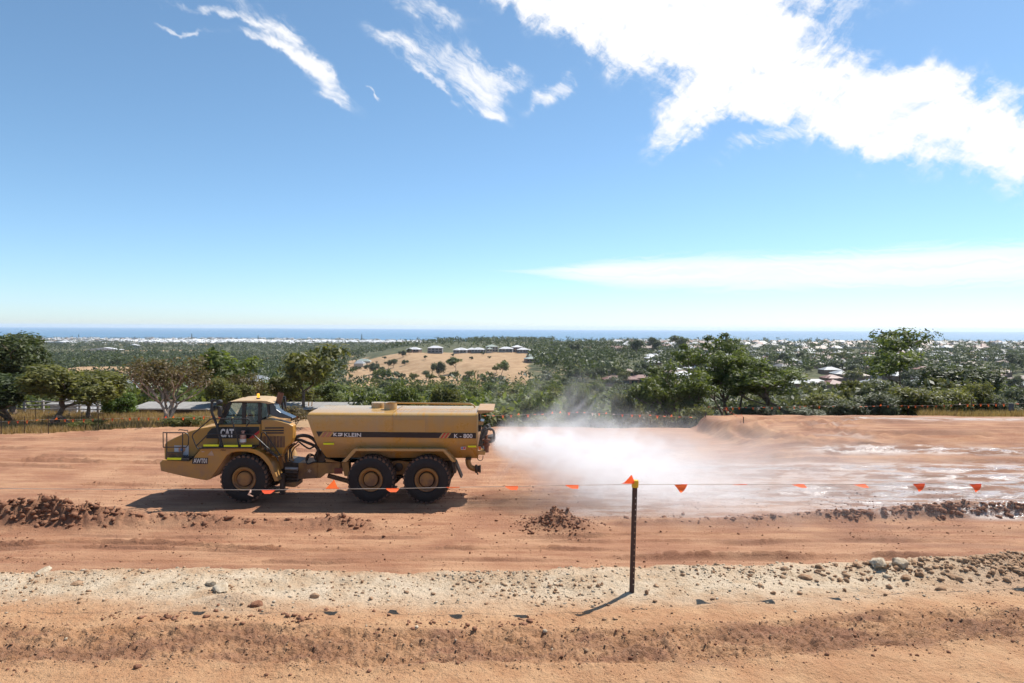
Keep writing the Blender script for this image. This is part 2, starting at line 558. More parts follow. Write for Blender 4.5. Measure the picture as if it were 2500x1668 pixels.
def ground_z(x, y, fine=True):
    x = np.asarray(x, float); y = np.asarray(y, float)
    dc = crest_y(x)
    t = np.clip((y - dc) / 7.0, 0, 1)
    z = UP_Z * (1 - t) ** 1.6
    up = 1 - sst(0.0, 0.25, t)
    lo = sst(0.6, 1.0, t)
    # bank top
    s = np.abs(y - strip_y(x)) / 0.38
    tread = (1 - sst(0.75, 1.1, s))
    hu = 0.05 * fbm(x * 0.45, y * 0.7, 1, 3) + 0.022 * fbm(x * 2.2, y * 3.2, 5, 3) - 0.02 * tread
    hu = hu + 0.05 * np.exp(-((y - dc + 0.12) / 0.22) ** 2) * (0.6 + fbm(x * 1.3, y * 0.4, 9, 2))
    hu = hu + 0.14 * sst(4.2, 6.5, x) * np.exp(-((y - dc + 0.25) / 0.4) ** 2)
    hu = hu + 0.09 * np.exp(-(((x + 3.15) / 0.35) ** 2 + ((y - 7.75) / 0.16) ** 2))
    if fine:
        lug = np.abs(fbm(x * 5.5, y * 8.5, 13, 3))
        hu = hu + tread * (0.070 * (lug - 0.25) + 0.025 * np.maximum(0, np.sin(2 * math.pi * (x * 2.6 + 0.7 * np.abs(y - strip_y(x))))) * (0.5 + fbm(x * 3, y * 3, 15, 2)))
        rg = 1 - np.abs(fbm(x * 13, y * 19, 14, 3))
        hu = hu + tread * (0.024 * (sst(0.62, 0.98, rg) - 0.5) + 0.014 * np.maximum(0, vnoise(x * 30, y * 34, 16)) ** 1.5)
        hu = hu + 0.016 * np.exp(-((s - 1.0) / 0.14) ** 2) * (0.3 + np.abs(fbm(x * 4, y * 4, 17, 2)) * 1.6)
        hu = hu + 0.011 * fbm(x * 8, y * 8, 21, 3) * (0.5 + 0.7 * sst(7.6, 8.4, y)) + 0.005 * fbm(x * 26, y * 26, 22, 2)
        chip = fbm(x * 11, y * 11, 23, 2)
        hu = hu + 0.03 * np.maximum(0, chip - 0.38) * sst(7.7, 8.2, y)
    # haul pad
    be = berm(x, y)
    hl = 0.07 * fbm(x * 0.07, y * 0.14, 31, 3) + rise(x, y) + be
    if fine:
        track = fbm(x * 0.22, y * 2.6 + 0.4 * fbm(x * 0.15, y * 0.2, 35, 2), 33, 4)
        calm = 0.45 + 0.55 * sst(8, 16, x)
        hl = hl + 0.055 * track * calm + 0.012 * fbm(x * 2.4, y * 4.5, 37, 3) + 0.006 * fbm(x * 9, y * 12, 39, 2)
        hl = hl + be * 0.95 * np.abs(fbm(x * 3.4, y * 4.2, 41, 3)) + np.minimum(be * 4, 1) * 0.05 * np.maximum(0, fbm(x * 8, y * 9, 43, 2))
        for (d, x0, x1, dep, wd) in RUTS:
            yy = y - d - 0.30 * vnoise(x * 0.16, x * 0 + d * 3, 45) - 0.06 * vnoise(x * 0.9, x * 0 + d, 46)
            on = sst(x0 - 1.5, x0 + 1.5, x) * (1 - sst(x1 - 1.5, x1 + 1.5, x)) * (0.45 + 0.55 * sst(-0.5, 0.3, vnoise(x * 0.5, x * 0 + d, 47)))
            hl = hl + on * (-0.9 * dep * np.exp(-(yy / wd) ** 2) + 1.45 * dep * np.exp(-((yy - 1.5 * wd) / (0.6 * wd)) ** 2) * (0.5 + 0.9 * np.abs(vnoise(x * 4, y * 5, 48))))
        for (cx, cy, rx, ry) in ((21.5, 42.0, 7.6, 3.9), (22.6, 42.0, 6.9, 3.3), (24.6, 42.2, 6.2, 2.6), (25.5, 42.2, 5.4, 2.1)):
            q = np.sqrt(((x - cx) / rx) ** 2 + ((y - cy) / ry) ** 2)
            arc = (1 - sst(cx + 1.0, cx + 4.5, x))
            hl = hl + arc * 0.17 * (np.exp(-((q - 1.06) / 0.035) ** 2) - 0.8 * np.exp(-((q - 0.99) / 0.04) ** 2))
    z = z + up * hu + lo * hl + (1 - up) * (1 - lo) * 0.12 * fbm(x * 0.6, y * 0.6, 49, 3)
    over = np.maximum(0, y - pad_edge(x))
    return z - 0.75 * over


def interp_profile(d, D, Z):
    return np.interp(np.log(np.maximum(d, 1)), np.log(D), Z)

def plateau_mask(x, y):
    u = x / np.maximum(y, 1)
    ub = np.interp(y, [250, 350, 450, 600, 780, 1000, 1400, 2000], [0.36, 0.17, 0.0, -0.13, -0.21, -0.21, -0.12, 0.0])
    return sst(ub - 0.045, ub + 0.055, u + 0.02 * fbm(x * 0.01, y * 0.01, 71, 3))

def coast_y(x, y):
    return np.interp(np.asarray(x, float) / np.maximum(y, 1), [-0.9, -0.75, -0.33, -0.09, 0.03, 0.27, 0.75], [2950, 2980, 3180, 2750, 2500, 2300, 2200])

def terrain_z(x, y):
    x = np.asarray(x, float); y = np.asarray(y, float)
    u = x / np.maximum(y, 1)
    c = interp_profile(y, [38, 47.4, 52, 60, 100, 160, 250, 350, 450, 600, 900, 1500, 2500, 4000, 4700, 5400], [-.35, -.5, -3.2, -6, -12, -18, -24, -28, -31, -35, -39, -44, -50, -56, -60, -90])
    l = interp_profile(y, [38, 44, 50, 62, 75, 110, 200, 350, 600, 900, 1500, 2500, 4000, 4700, 5400], [-.3, -.1, -.35, -1.25, -3, -12, -22, -31, -36, -39, -44, -50, -56, -60, -90])
    r = interp_profile(y, [38, 44, 48, 52, 60, 75, 100, 160, 250, 350, 600, 900, 1500, 2500, 4000, 4700, 5400], [-.4, .1, .55, .1, -1.4, -4, -9, -16, -22, -26, -34, -39, -44, -50, -56, -60, -90])
    p = interp_profile(y, [38, 150, 250, 350, 450, 600, 780, 1000, 1300, 1500, 1800, 2300, 2800, 4000, 4700, 5400], [-.5, -22, -26, -26, -25.5, -24.6, -23.5, -22.5, -22, -24, -32, -47, -52, -56, -60, -90])
    wl = 1 - sst(-0.30, -0.20, u)
    wr = sst(0.24, 0.34, u)
    z = l * wl + r * wr + c * (1 - wl - wr)
    m = plateau_mask(x, y) * sst(200, 330, y)
    z = z * (1 - m) + p * m
    z = z + 9.5 * np.exp(-(((x + 318) / 55) ** 2 + ((y - 520) / 70) ** 2))
    z = z + fbm(x * 0.012, y * 0.012, 73, 4) * 3.2 * sst(90, 400, y) * (1 - 0.7 * sst(2500, 4200, y)) + 0.35 * fbm(x * 0.08, y * 0.08, 77, 3) * sst(50, 90, y)
    z = z - 0.12 * np.maximum(0, y - coast_y(x, y) - 60 * fbm(x * 0.004, y * 0.0, 79, 3))
    return z

def site_z(x, y):
    """whichever surface is on top"""
    z1 = float(terrain_z(x, y))
    return max(z1, float(ground_z(x, y))) if y < 52 else z1


# ---- earth material
def earth_material():
    m, t, out = new_mat('earth')
    geo = t.n('ShaderNodeNewGeometry').outputs['Position']
    pale = t.attr('pale').outputs['Fac']
    red = t.attr('red').outputs['Fac']
    wet = t.attr('wet').outputs['Fac']
    lowr = t.attr('lower').outputs['Fac']
    n_big = t.noise(geo, 0.35, 5, 0.6)
    n_mid = t.noise(geo, 2.2, 6, 0.65)
    n_str = t.noise(t.scale(geo, (0.35, 2.4, 1.0)), 1.0, 6, 0.65)
    n_fine = t.noise(geo, 26.0, 5, 0.7)
    n_grit = t.noise(geo, 95.0, 3, 0.7)
    tan = t.mix(t.ramp(n_mid, 0.32, 0.7), (0.400, 0.200, 0.092), (0.490, 0.285, 0.145))
    pink = t.mix(t.ramp(n_str, 0.3, 0.7), (0.275, 0.115, 0.054), (0.430, 0.230, 0.122))
    pink = t.mix(t.math('MULTIPLY', t.ramp(n_big, 0.45, 0.75), 0.55), pink, (0.465, 0.272, 0.150))
    pink = t.mix(t.math('MULTIPLY', t.ramp(n_big, 0.52, 0.34), 0.6), pink, (0.25, 0.102, 0.050))
    n_line = t.noise(t.scale(geo, (0.8, 7.5, 1.0)), 1.0, 6, 0.7)
    pink = t.mix(t.math('MULTIPLY', t.ramp(n_line, 0.56, 0.74), 0.75), pink, (0.165, 0.070, 0.038))
    pink = t.mix(t.math('MULTIPLY', t.ramp(n_line, 0.44, 0.28), 0.40), pink, (0.49, 0.300, 0.170))
    c = t.mix(lowr, tan, pink)
    c = t.mix(t.math('MULTIPLY', red, t.ramp(n_mid, 0.2, 0.75, 0.45, 1.0)), c, t.mix(t.ramp(n_mid, 0.35, 0.65), (0.135, 0.056, 0.030), (0.25, 0.112, 0.060)))
    chalk = t.mix(t.ramp(n_mid, 0.3, 0.7), (0.46, 0.345, 0.22), (0.56, 0.445, 0.315))
    c = t.mix(t.math('MULTIPLY', pale, t.ramp(n_mid, 0.25, 0.6, 0.6, 1.0)), c, chalk)
    c = t.mix(t.math('MULTIPLY', t.ramp(n_fine, 0.57, 0.74), 0.55), c, (0.17, 0.09, 0.055))
    c = t.mix(t.math('MULTIPLY', t.ramp(n_grit, 0.6, 0.8), 0.30), c, (0.62, 0.48, 0.36))
    wetn = t.math('MULTIPLY', wet, t.ramp(t.noise(t.scale(geo, (0.5, 1.6, 1.0)), 1.0, 6, 0.7), 0.43, 0.54))
    damp = t.mix(t.math('MULTIPLY', wet, 0.7), c, (0.185, 0.095, 0.062))
    c2 = t.mix(wetn, damp, (0.37, 0.300, 0.260))  # milky slurry tone, lightened so the sky glare sits in the colour
    rough = t.ramp(wetn, 0.15, 0.85, 0.93, 0.12)
    hsum = t.math('ADD', t.math('MULTIPLY', n_fine, 1.0), t.math('MULTIPLY', n_grit, 0.35))
    n_clump = t.noise(geo, 9.0, 5, 0.7)
    hsum = t.math('ADD', hsum, t.math('MULTIPLY', n_clump, 1.6))
    hsum = t.math('MULTIPLY', hsum, t.math('SUBTRACT', 1.0, t.math('MULTIPLY', wetn, 0.85)))
    surf(t, out, c2, rough, 0.0, t.bump(hsum, 0.85, 0.04), 0.5)
    return m

M_EARTH = earth_material()

def wet_mask(x, y):
    a = sst(0.5, 4.0, x) * sst(24.3, 25.2, y) * (1 - sst(33.0, 36.5, y))
    a = a * (0.45 + 0.55 * sst(-0.35, 0.15, fbm(x * 0.10, y * 0.55, 81, 4))) * (0.6 + 0.4 * sst(5, 9, x))
    b = sst(14, 18, x) * np.exp(-((y - 37.4) / 0.8) ** 2) * 0.8
    c = sst(13, 15, x) * (1 - sst(20, 23, x)) * np.exp(-((y - 41.5) / 3.0) ** 2) * 0.5 * sst(0, 0.3, fbm(x * 0.3, y * 0.6, 83, 3))
    e = sst(20, 24, x) * np.exp(-((y - 46.0) / 1.0) ** 2) * 0.6
    return np.clip(a + b + c + e, 0, 1)

def build_ground():
    A = R(47.0)
    us = np.tan(np.linspace(-A, A, 1000))
    rows = [3.2]
    while rows[-1] < 10.4:
        d = rows[-1]; rows.append(d + np.clip(1.0 * d * d / (683 * 3.2), 0.013, 0.055))
    while rows[-1] < 17.5:
        rows.append(rows[-1] + 0.22)
    while rows[-1] < 51.0:
        d = rows[-1]; rows.append(d + 0.85 * d * d / (683 * 6.9))
    ys = np.array([-60., -40, -25, -15, -9, -5, -2, 0, 1.2, 2.2, 2.8] + rows)
    ny, nx = len(ys), len(us)
    Y = np.repeat(ys[:, None], nx, 1)
    X = us[None, :] * np.maximum(Y, 3.2) * 1.0
    X = np.where(Y < 3.2, us[None, :] * (3.2 + (3.2 - Y) * 1.2), X)
    Z = ground_z(X, Y)
    dc = crest_y(X)
    t = (Y - dc) / 7.0
    up = 1 - sst(0.0, 0.3, t)
    band = sst(7.35, 8.15, Y - 0.08 * np.maximum(0, X - 1) + 0.25 * fbm(X * 0.6, Y * 1.2, 91, 3)) * (1 - sst(-0.05, 0.05, t))
    band = band * (1 - 0.75 * sst(4.8, 7.0, X + 0.6 * fbm(X, Y, 92, 2)))
    s = np.abs(Y - strip_y(X)) / 0.38
    red_u = (1 - sst(0.7, 1.2, s + 0.2 * fbm(X * 3, Y * 4, 93, 2))) * (0.35 + 0.65 * sst(-0.3, 0.35, fbm(X * 1.6, Y * 3.2, 94, 4)))
    red_u = red_u + 0.6 * sst(4.6, 6.6, X) * sst(7.9, 8.6, Y) + 0.5 * np.exp(-(((X + 3.1) / 0.4) ** 2 + ((Y - 7.75) / 0.2) ** 2))
    be = berm(X, Y)
    red_l = np.clip(be * 4.5, 0, 1) * (0.75 + 0.25 * fbm(X * 2, Y * 2, 95, 2))
    for (d, x0, x1, dep, wd) in RUTS:
        on = sst(x0 - 1.5, x0 + 1.5, X) * (1 - sst(x1 - 1.5, x1 + 1.5, X)) * sst(-0.3, 0.4, vnoise(X * 0.5, X * 0 + d, 47))
        yy = Y - d - 0.30 * vnoise(X * 0.16, X * 0 + d * 3, 45)
        red_l = red_l + 0.75 * on * np.exp(-((yy - wd) / (1.6 * wd)) ** 2)
    for (cx, cy, rx, ry) in ((21.5, 42.0, 7.6, 3.9), (24.6, 42.2, 6.2, 2.6)):
        qq = np.sqrt(((X - cx) / rx) ** 2 + ((Y - cy) / ry) ** 2)
        red_l = red_l + 0.8 * (1 - sst(cx + 1.0, cx + 4.5, X)) * np.exp(-((qq - 0.98) / 0.07) ** 2)
    red_l = red_l + 0.62 * sst(0.05, 0.45, fbm(X * 0.16, Y * 1.6, 96, 4)) * (0.5 + 0.5 * sst(6, 14, X))
    red_l = red_l + 0.9 * sst(12.0, 12.5, X) * (1 - sst(13.4, 14.4, X)) * sst(43.5, 45.0, Y)
    red = np.clip(up * red_u + (1 - up) * red_l, 0, 1)
    verts = np.stack([X, Y, Z], -1).reshape(-1, 3)
    i = np.arange(ny - 1)[:, None] * nx + np.arange(nx - 1)[None, :]
    faces = np.stack([i, i + 1, i + 1 + nx, i + nx], -1).reshape(-1, 4)
    o = mesh_np('ground', verts, faces, M_EARTH, True,
                {'pale': (band * up).ravel(), 'red': red.ravel(), 'wet': ((1 - up) * wet_mask(X, Y)).ravel(), 'lower': (1 - up).ravel()})
    return tag(o, 'bare orange earth of the graded haul pad and the bank above it', None, None, 'structure')

build_ground()


# ---- country beyond the pad
def terrain_material():
    m, t, out = new_mat('country')
    geo = t.n('ShaderNodeNewGeometry').outputs['Position']
    dry = t.attr('dry').outputs['Fac']
    n0 = t.noise(geo, 0.012, 6, 0.6)
    n1 = t.noise(geo, 0.09, 6, 0.65)
    n2 = t.noise(geo, 1.4, 4, 0.7)
    straw = t.mix(t.ramp(n1, 0.3, 0.7), (0.27, 0.165, 0.085), (0.40, 0.27, 0.155))
    straw = t.mix(t.math('MULTIPLY', t.ramp(n2, 0.5, 0.75), 0.5), straw, (0.17, 0.11, 0.055))
    scrub = t.mix(t.ramp(n1, 0.35, 0.65), (0.045, 0.058, 0.026), (0.11, 0.105, 0.05))
    f = t.ramp(t.math('ADD', dry, t.math('MULTIPLY', t.math('SUBTRACT', n1, 0.5), 0.7)), 0.38, 0.62)
    c = t.mix(f, scrub, straw)
    surf(t, out, c, 0.95, 0, t.bump(n2, 0.6, 0.3), 0.2)
    return m

M_LAND = terrain_material()

def dryness(x, y):
    u = x / np.maximum(y, 1)
    d = 0.30 + 0.35 * fbm(x * 0.006, y * 0.004, 101, 4)
    spur = sst(-0.27, -0.22, u) * (1 - sst(0.0, 0.05, u)) * sst(395, 450, y) * (1 - sst(800, 860, y))
    d = np.maximum(d, spur * 0.95)
    near_left = (1 - sst(-0.28, -0.2, u)) * (1 - sst(75, 95, y))
    d = np.maximum(d, near_left * 1.1)
    d = np.maximum(d, 1.1 * np.exp(-(((x + 318) / 48) ** 2 + ((y - 505) / 60) ** 2)))
    near_right = sst(0.62, 0.68, u) * (1 - sst(60, 80, y))
    d = np.maximum(d, near_right)
    for (px, dd, rx, ry) in ((690, 930, 60, 60), (880, 1050, 70, 60), (830, 860, 40, 40), (1560, 330, 26, 22), (1470, 325, 22, 16), (1140, 2250, 300, 120), (350, 1350, 130, 60), (230, 1150, 110, 60), (420, 1900, 200, 70), (1450, 760, 45, 26)):
        d = np.maximum(d, 1.1 * np.exp(-(((x - (px - 1250) / F_PX * dd) / rx) ** 2 + ((y - dd) / ry) ** 2)))
    return np.clip(d, 0, 1.2)

def build_terrain():
    us = np.tan(np.linspace(-R(56), R(56), 340))
    ys = np.exp(np.linspace(math.log(38.0), math.log(4300.0), 250))
    X = us[None, :] * ys[:, None]; Y = np.repeat(ys[:, None], len(us), 1)
    Z = terrain_z(X, Y)
    nx, ny = len(us), len(ys)
    i = np.arange(ny - 1)[:, None] * nx + np.arange(nx - 1)[None, :]
    faces = np.stack([i, i + 1, i + 1 + nx, i + nx], -1).reshape(-1, 4)
    o = mesh_np('terrain', np.stack([X, Y, Z], -1).reshape(-1, 3), faces, M_LAND, True, {'dry': dryness(X, Y).ravel()})
    tag(o, 'valley, dry hillside and coastal plain beyond the pad', None, None, 'structure')

build_terrain()

# ---- sea
SEA_Z = -62.0
def build_sea():
    m, t, out = new_mat('sea_water')
    geo = t.n('ShaderNodeNewGeometry').outputs['Position']
    n = t.noise(t.scale(geo, (0.010, 0.02, 1.0)), 1.0, 8, 0.7)
    n2 = t.noise(t.scale(geo, (0.0004, 0.0018, 1.0)), 1.0, 6, 0.6)
    c = t.mix(t.ramp(n2, 0.35, 0.65), (0.020, 0.105, 0.20), (0.035, 0.14, 0.245))
    surf(t, out, c, 0.32, 0, t.bump(n, 0.5, 3.0), 0.5)
    mb = MB()
    ys = [2000, 5000, 7000, 10000, 14000, 20000]
    xs = [-26000, -12000, -5000, 0, 5000, 12000, 26000]
    for y in ys:
        for x in xs:
            mb.v.append((x, y, SEA_Z))
    for j in range(len(ys) - 1):
        for k in range(len(xs) - 1):
            a = j * len(xs) + k
            mb.f.append((a, a + 1, a + 1 + len(xs), a + len(xs)))
    o = mb.build('sea', m, fix=False)
    tag(o, 'calm blue sea reaching to the horizon', None, None, 'structure')

build_sea()

# ---- air
def build_haze():
    m, t, out = new_mat('haze_air')
    v = t.n('ShaderNodeVolumePrincipled')
    v.inputs['Color'].default_value = (0.80, 0.88, 1.0, 1)
    v.inputs['Density'].default_value = 5.5e-5
    v.inputs['Anisotropy'].default_value = 0.2
    t.link(v.outputs[0], out.inputs['Volume'])
    m.cycles.homogeneous_volume = True
    o = MB().box((-26500, -300, -110), (26500, 20400, 24)).build('haze', m)
    tag(o, 'thin pale sea haze over the whole view', None, None, 'stuff')

build_haze()
# ------------------------------------------------------------------ trees
def leaf_material(name, dark, light, trans=0.35, bark=False):
    m, t, out = new_mat(name)
    tint = t.attr('tint').outputs['Fac']
    rnd = t.n('ShaderNodeObjectInfo').outputs['Random']
    c = t.mix(tint, dark, light)
    c = t.mix(t.math('MULTIPLY', t.ramp(rnd, 0.0, 1.0, smooth=False), 0.45), c, t.mix(0.5, c, (0.10, 0.10, 0.035)))
    p = t.n('ShaderNodeBsdfPrincipled')
    t.link(c, p.inputs['Base Color'])
    p.inputs['Roughness'].default_value = 0.55
    p.inputs['Specular IOR Level'].default_value = 0.35
    tr = t.n('ShaderNodeBsdfTranslucent')
    t.link(t.mix(1.0, c, (1.25, 1.3, 0.7), 'MULTIPLY'), tr.inputs['Color'])
    mx = t.n('ShaderNodeMixShader')
    mx.inputs[0].default_value = trans
    t.link(p.outputs[0], mx.inputs[1]); t.link(tr.outputs[0], mx.inputs[2])
    t.link(mx.outputs[0], out.inputs[0])
    return m

LEAF = {
    'gum': leaf_material('gum_leaf', (0.050, 0.072, 0.018), (0.170, 0.200, 0.045), 0.42),
    'olive': leaf_material('olive_leaf', (0.075, 0.084, 0.026), (0.230, 0.220, 0.062), 0.42),
    'dark': leaf_material('dark_leaf', (0.026, 0.040, 0.015), (0.090, 0.115, 0.036), 0.32),
    'grey': leaf_material('grey_leaf', (0.070, 0.082, 0.048), (0.180, 0.190, 0.118), 0.32),
    'brown': leaf_material('brown_leaf', (0.085, 0.066, 0.030), (0.190, 0.140, 0.062), 0.34),
    'bright': leaf_material('bright_leaf', (0.050, 0.095, 0.014), (0.150, 0.225, 0.036), 0.45),
}
BARK = flat('bark', (0.16, 0.115, 0.085), 0.9, 0, 0.45, 6.0, 0.2)
BARK_PALE = flat('pale_bark', (0.33, 0.25, 0.19), 0.85, 0, 0.4, 5.0, 0.2)


def grow(rng, stems, height, trunk_r, levels=3, spread=0.75, wander=0.22, up=0.35, kids=(2, 4), lean=0.0, lift=0.45, flatten=1.0):
    """limbs [(points, radii)] and clump centres of a tree about `height` tall standing at the origin"""
    limbs, tips = [], []
    def go(p, d, ln, r, lev):
        pts, rs = [p.copy()], [r]
        n = 4
        for i in range(n):
            d = (d + rng.normal(0, wander, 3) * np.array([1, 1, 0.6]) + np.array([0, 0, up * 0.25]))
            d = d / np.linalg.norm(d)
            p = p + d * ln / n
            pts.append(p.copy()); rs.append(r * (1 - 0.42 * (i + 1) / n))
        limbs.append((pts, rs))
        if lev >= levels:
            tips.append(p); tips.append((pts[2] + pts[3]) / 2)
            return
        k = rng.integers(kids[0], kids[1] + 1)
        base = rng.uniform(0, 2 * math.pi)
        for j in range(k):
            a = base + 2 * math.pi * j / k + rng.normal(0, 0.4)
            q = np.array([math.cos(a), math.sin(a), 0.0])
            sp = spread * rng.uniform(0.6, 1.35)
            nd = d * (1 - 0.3 * sp) + q * sp + np.array([0, 0, up])
            nd[2] *= flatten
            nd /= np.linalg.norm(nd)
            start = pts[-1] if j < 2 or lev == 0 else pts[2 + j % 2]
            go(np.array(start), nd, ln * rng.uniform(0.58, 0.86), r * 0.56, lev + 1)
    for s in range(stems):
        a = 2 * math.pi * s / stems + rng.uniform(0, 6)
        tilt = lean + (0.42 if stems > 1 else 0.08) * rng.uniform(0.5, 1.2)
        d = np.array([math.cos(a) * tilt, math.sin(a) * tilt, 1.0])
        go(np.array([0.12 * math.cos(a) * (stems > 1), 0.12 * math.sin(a) * (stems > 1), -0.15]), d / np.linalg.norm(d), height * lift, trunk_r, 0)
    tips = np.array(tips)
    zmax = tips[:, 2].max()
    k = height * 0.93 / zmax
    limbs = [([q * k for q in pts], rs) for pts, rs in limbs]
    return limbs, tips * k


def leaves_mesh(rng, centres, radii, n_each, size, droop=0.2, squash=0.72, solid=0.33):
    """diamond leaf sprays filling a ball round every clump centre -> verts, faces, tint"""
    C = np.repeat(centres, n_each, 0); Rr = np.repeat(radii, n_each)
    n = len(C)
    d = rng.normal(0, 1, (n, 3)); d /= np.linalg.norm(d, axis=1)[:, None]
    rad = Rr * rng.uniform(0, 1, n) ** solid
    pos = C + d * rad[:, None] * np.array([1, 1, squash])
    nrm = d * 0.8 + rng.normal(0, 0.55, (n, 3)) + np.array([0, 0, 0.5])
    nrm /= np.linalg.norm(nrm, axis=1)[:, None]
    a = np.cross(nrm, rng.normal(0, 1, (n, 3))); a[:, 2] -= droop
    a /= np.linalg.norm(a, axis=1)[:, None] + 1e-9
    b = np.cross(nrm, a); b /= np.linalg.norm(b, axis=1)[:, None] + 1e-9
    s = size * rng.uniform(0.55, 1.35, n)[:, None]
    v = np.stack([pos - a * s, pos + b * s * 0.42 - a * s * 0.1, pos + a * s, pos - b * s * 0.42 + a * s * 0.1], 1).reshape(-1, 3)
    f = np.arange(n * 4).reshape(-1, 4)
    cl = np.repeat(rng.uniform(0.1, 0.85, len(centres)), n_each)
    tint = np.clip(cl + rng.normal(0, 0.22, n), 0, 1)
    return v, f, np.repeat(tint, 4)


def limb_mesh(limbs, sides=5, rmin=0.0):
    mb = MB()
    for pts, rs in limbs:
        if rs[0] >= rmin:
            mb.tube(pts, rs, sides, cap=False)
    return mb


class TreeKind:
    """meshes for one tree: trunk with limbs, crown of leaf sprays"""
    def __init__(self, seed, height, trunk_r, clump, n_each, size, leaf='gum', bark=None, stems=1, rmin=0.012, clump_squash=0.72, sides=5, widen=1.0, drop=0.0, **kw):
        rng = np.random.default_rng(seed)
        limbs, tips = grow(rng, stems, height, trunk_r, **kw)
        if widen != 1.0:
            limbs = [([q * np.array([widen, widen, 1]) for q in pts], rs) for pts, rs in limbs]
            tips = tips * np.array([widen, widen, 1])
        if drop:
            low = tips.copy(); low[:, 2] -= rng.uniform(0.1, 1.0, len(tips)) * drop
            tips = np.concatenate([tips, low])
        mb = limb_mesh(limbs, sides, rmin)
        v = np.array(mb.v)
        me = bpy.data.meshes.new('trunk'); me.from_pydata([tuple(p) for p in v], [], mb.f)
        me.materials.append(bark or BARK); me.shade_smooth()
        self.trunk = me
        rad = clump * rng.uniform(0.65, 1.25, len(tips))
        lv, lf, lt = leaves_mesh(rng, tips, rad, n_each, size, squash=clump_squash)
        keep = lv.reshape(-1, 4, 3)[:, :, 2].min(1) > 0.05
        lv = lv.reshape(-1, 4, 3)[keep].reshape(-1, 3); lt = lt.reshape(-1, 4)[keep].ravel(); lf = np.arange(len(lv)).reshape(-1, 4)
        self.crown = mesh_np('crown', lv, lf, LEAF[leaf], False, {'tint': lt}, link=False)
        self.h = float(max(lv[:, 2].max(), 0.1))
        self.w = float(np.percentile(np.abs(lv[:, 0]), 98) * 2)
    def place(self, name, label, cat, loc, h=None, w=None, rz=0.0, group=None, sink=0.0):
        root = thing(name, label, cat, (loc[0], loc[1], loc[2] - sink), group, rz)
        sz = (h / self.h) if h else 1.0
        sx = (w / self.w) if w else sz
        root.scale = (sx, sx, sz)
        for nm, me in (('trunk', self.trunk), ('crown', self.crown)):
            o = bpy.data.objects.new(nm, me)
            COL.objects.link(o); o.parent = root
        return root


def plant_at(kind, name, label, px, d, top_py, width_px, rz=0.0, group=None, base_z=None, cat='tree'):
    """stand a tree at pixel column px, d metres off, its top at pixel row top_py"""
    p = P(px, 1000, d)
    z = site_z(p[0], d) if base_z is None else base_z
    h = P(px, top_py, d)[2] - z
    return kind.place(name, label, cat, (p[0], d, z), h, width_px * d / F_PX, rz, group, 0.05)


K_broad = TreeKind(11, 6.0, 0.22, 0.62, 46, 0.15, 'olive', BARK, 1, lift=0.34, levels=4, spread=0.9, drop=0.9)
K_dark = TreeKind(12, 8.0, 0.20, 0.85, 70, 0.17, 'dark', BARK, 2, lift=0.4, levels=3, spread=0.55, up=0.5, drop=2.0, clump_squash=0.95)
K_sparse = TreeKind(13, 6.5, 0.13, 0.50, 15, 0.12, 'brown', BARK_PALE, 5, lift=0.5, levels=3, spread=0.55, up=0.4, rmin=0.006, clump_squash=0.5)
K_gum = TreeKind(14, 8.0, 0.17, 0.66, 80, 0.15, 'gum', BARK, 2, lift=0.42, levels=3, spread=0.85, up=0.25, lean=0.15, wander=0.3, clump_squash=0.6)
K_gum2 = TreeKind(15, 8.0, 0.17, 0.70, 80, 0.15, 'gum', BARK, 3, lift=0.40, levels=3, spread=0.75, up=0.3, wander=0.3, clump_squash=0.62)
K_tall = TreeKind(16, 11.0, 0.20, 0.95, 130, 0.17, 'gum', BARK, 1, lift=0.55, levels=3, spread=0.7, up=0.35, wander=0.32, clump_squash=0.6)
K_tall2 = TreeKind(19, 11.0, 0.17, 0.75, 110, 0.16, 'gum', BARK, 1, lift=0.62, levels=3, spread=0.8, up=0.25, wander=0.38, kids=(2, 3), clump_squash=0.55)
K_shrub = TreeKind(17, 2.6, 0.06, 0.55, 60, 0.11, 'grey', BARK, 5, lift=0.4, levels=2, spread=0.9, up=0.25, drop=0.9, clump_squash=0.9)
K_shrub2 = TreeKind(18, 2.6, 0.06, 0.55, 60, 0.11, 'olive', BARK, 5, lift=0.4, levels=2, spread=0.8, up=0.3, drop=0.9, clump_squash=0.9)
K_bright = TreeKind(20, 3.0, 0.06, 0.55, 70, 0.12, 'bright', BARK, 4, lift=0.42, levels=2, spread=0.6, up=0.5, drop=1.2, clump_squash=1.0)
K_twig = TreeKind(21, 2.5, 0.05, 0.40, 9, 0.10, 'brown', BARK, 6, lift=0.42, levels=3, spread=0.9, up=0.2, rmin=0.004)
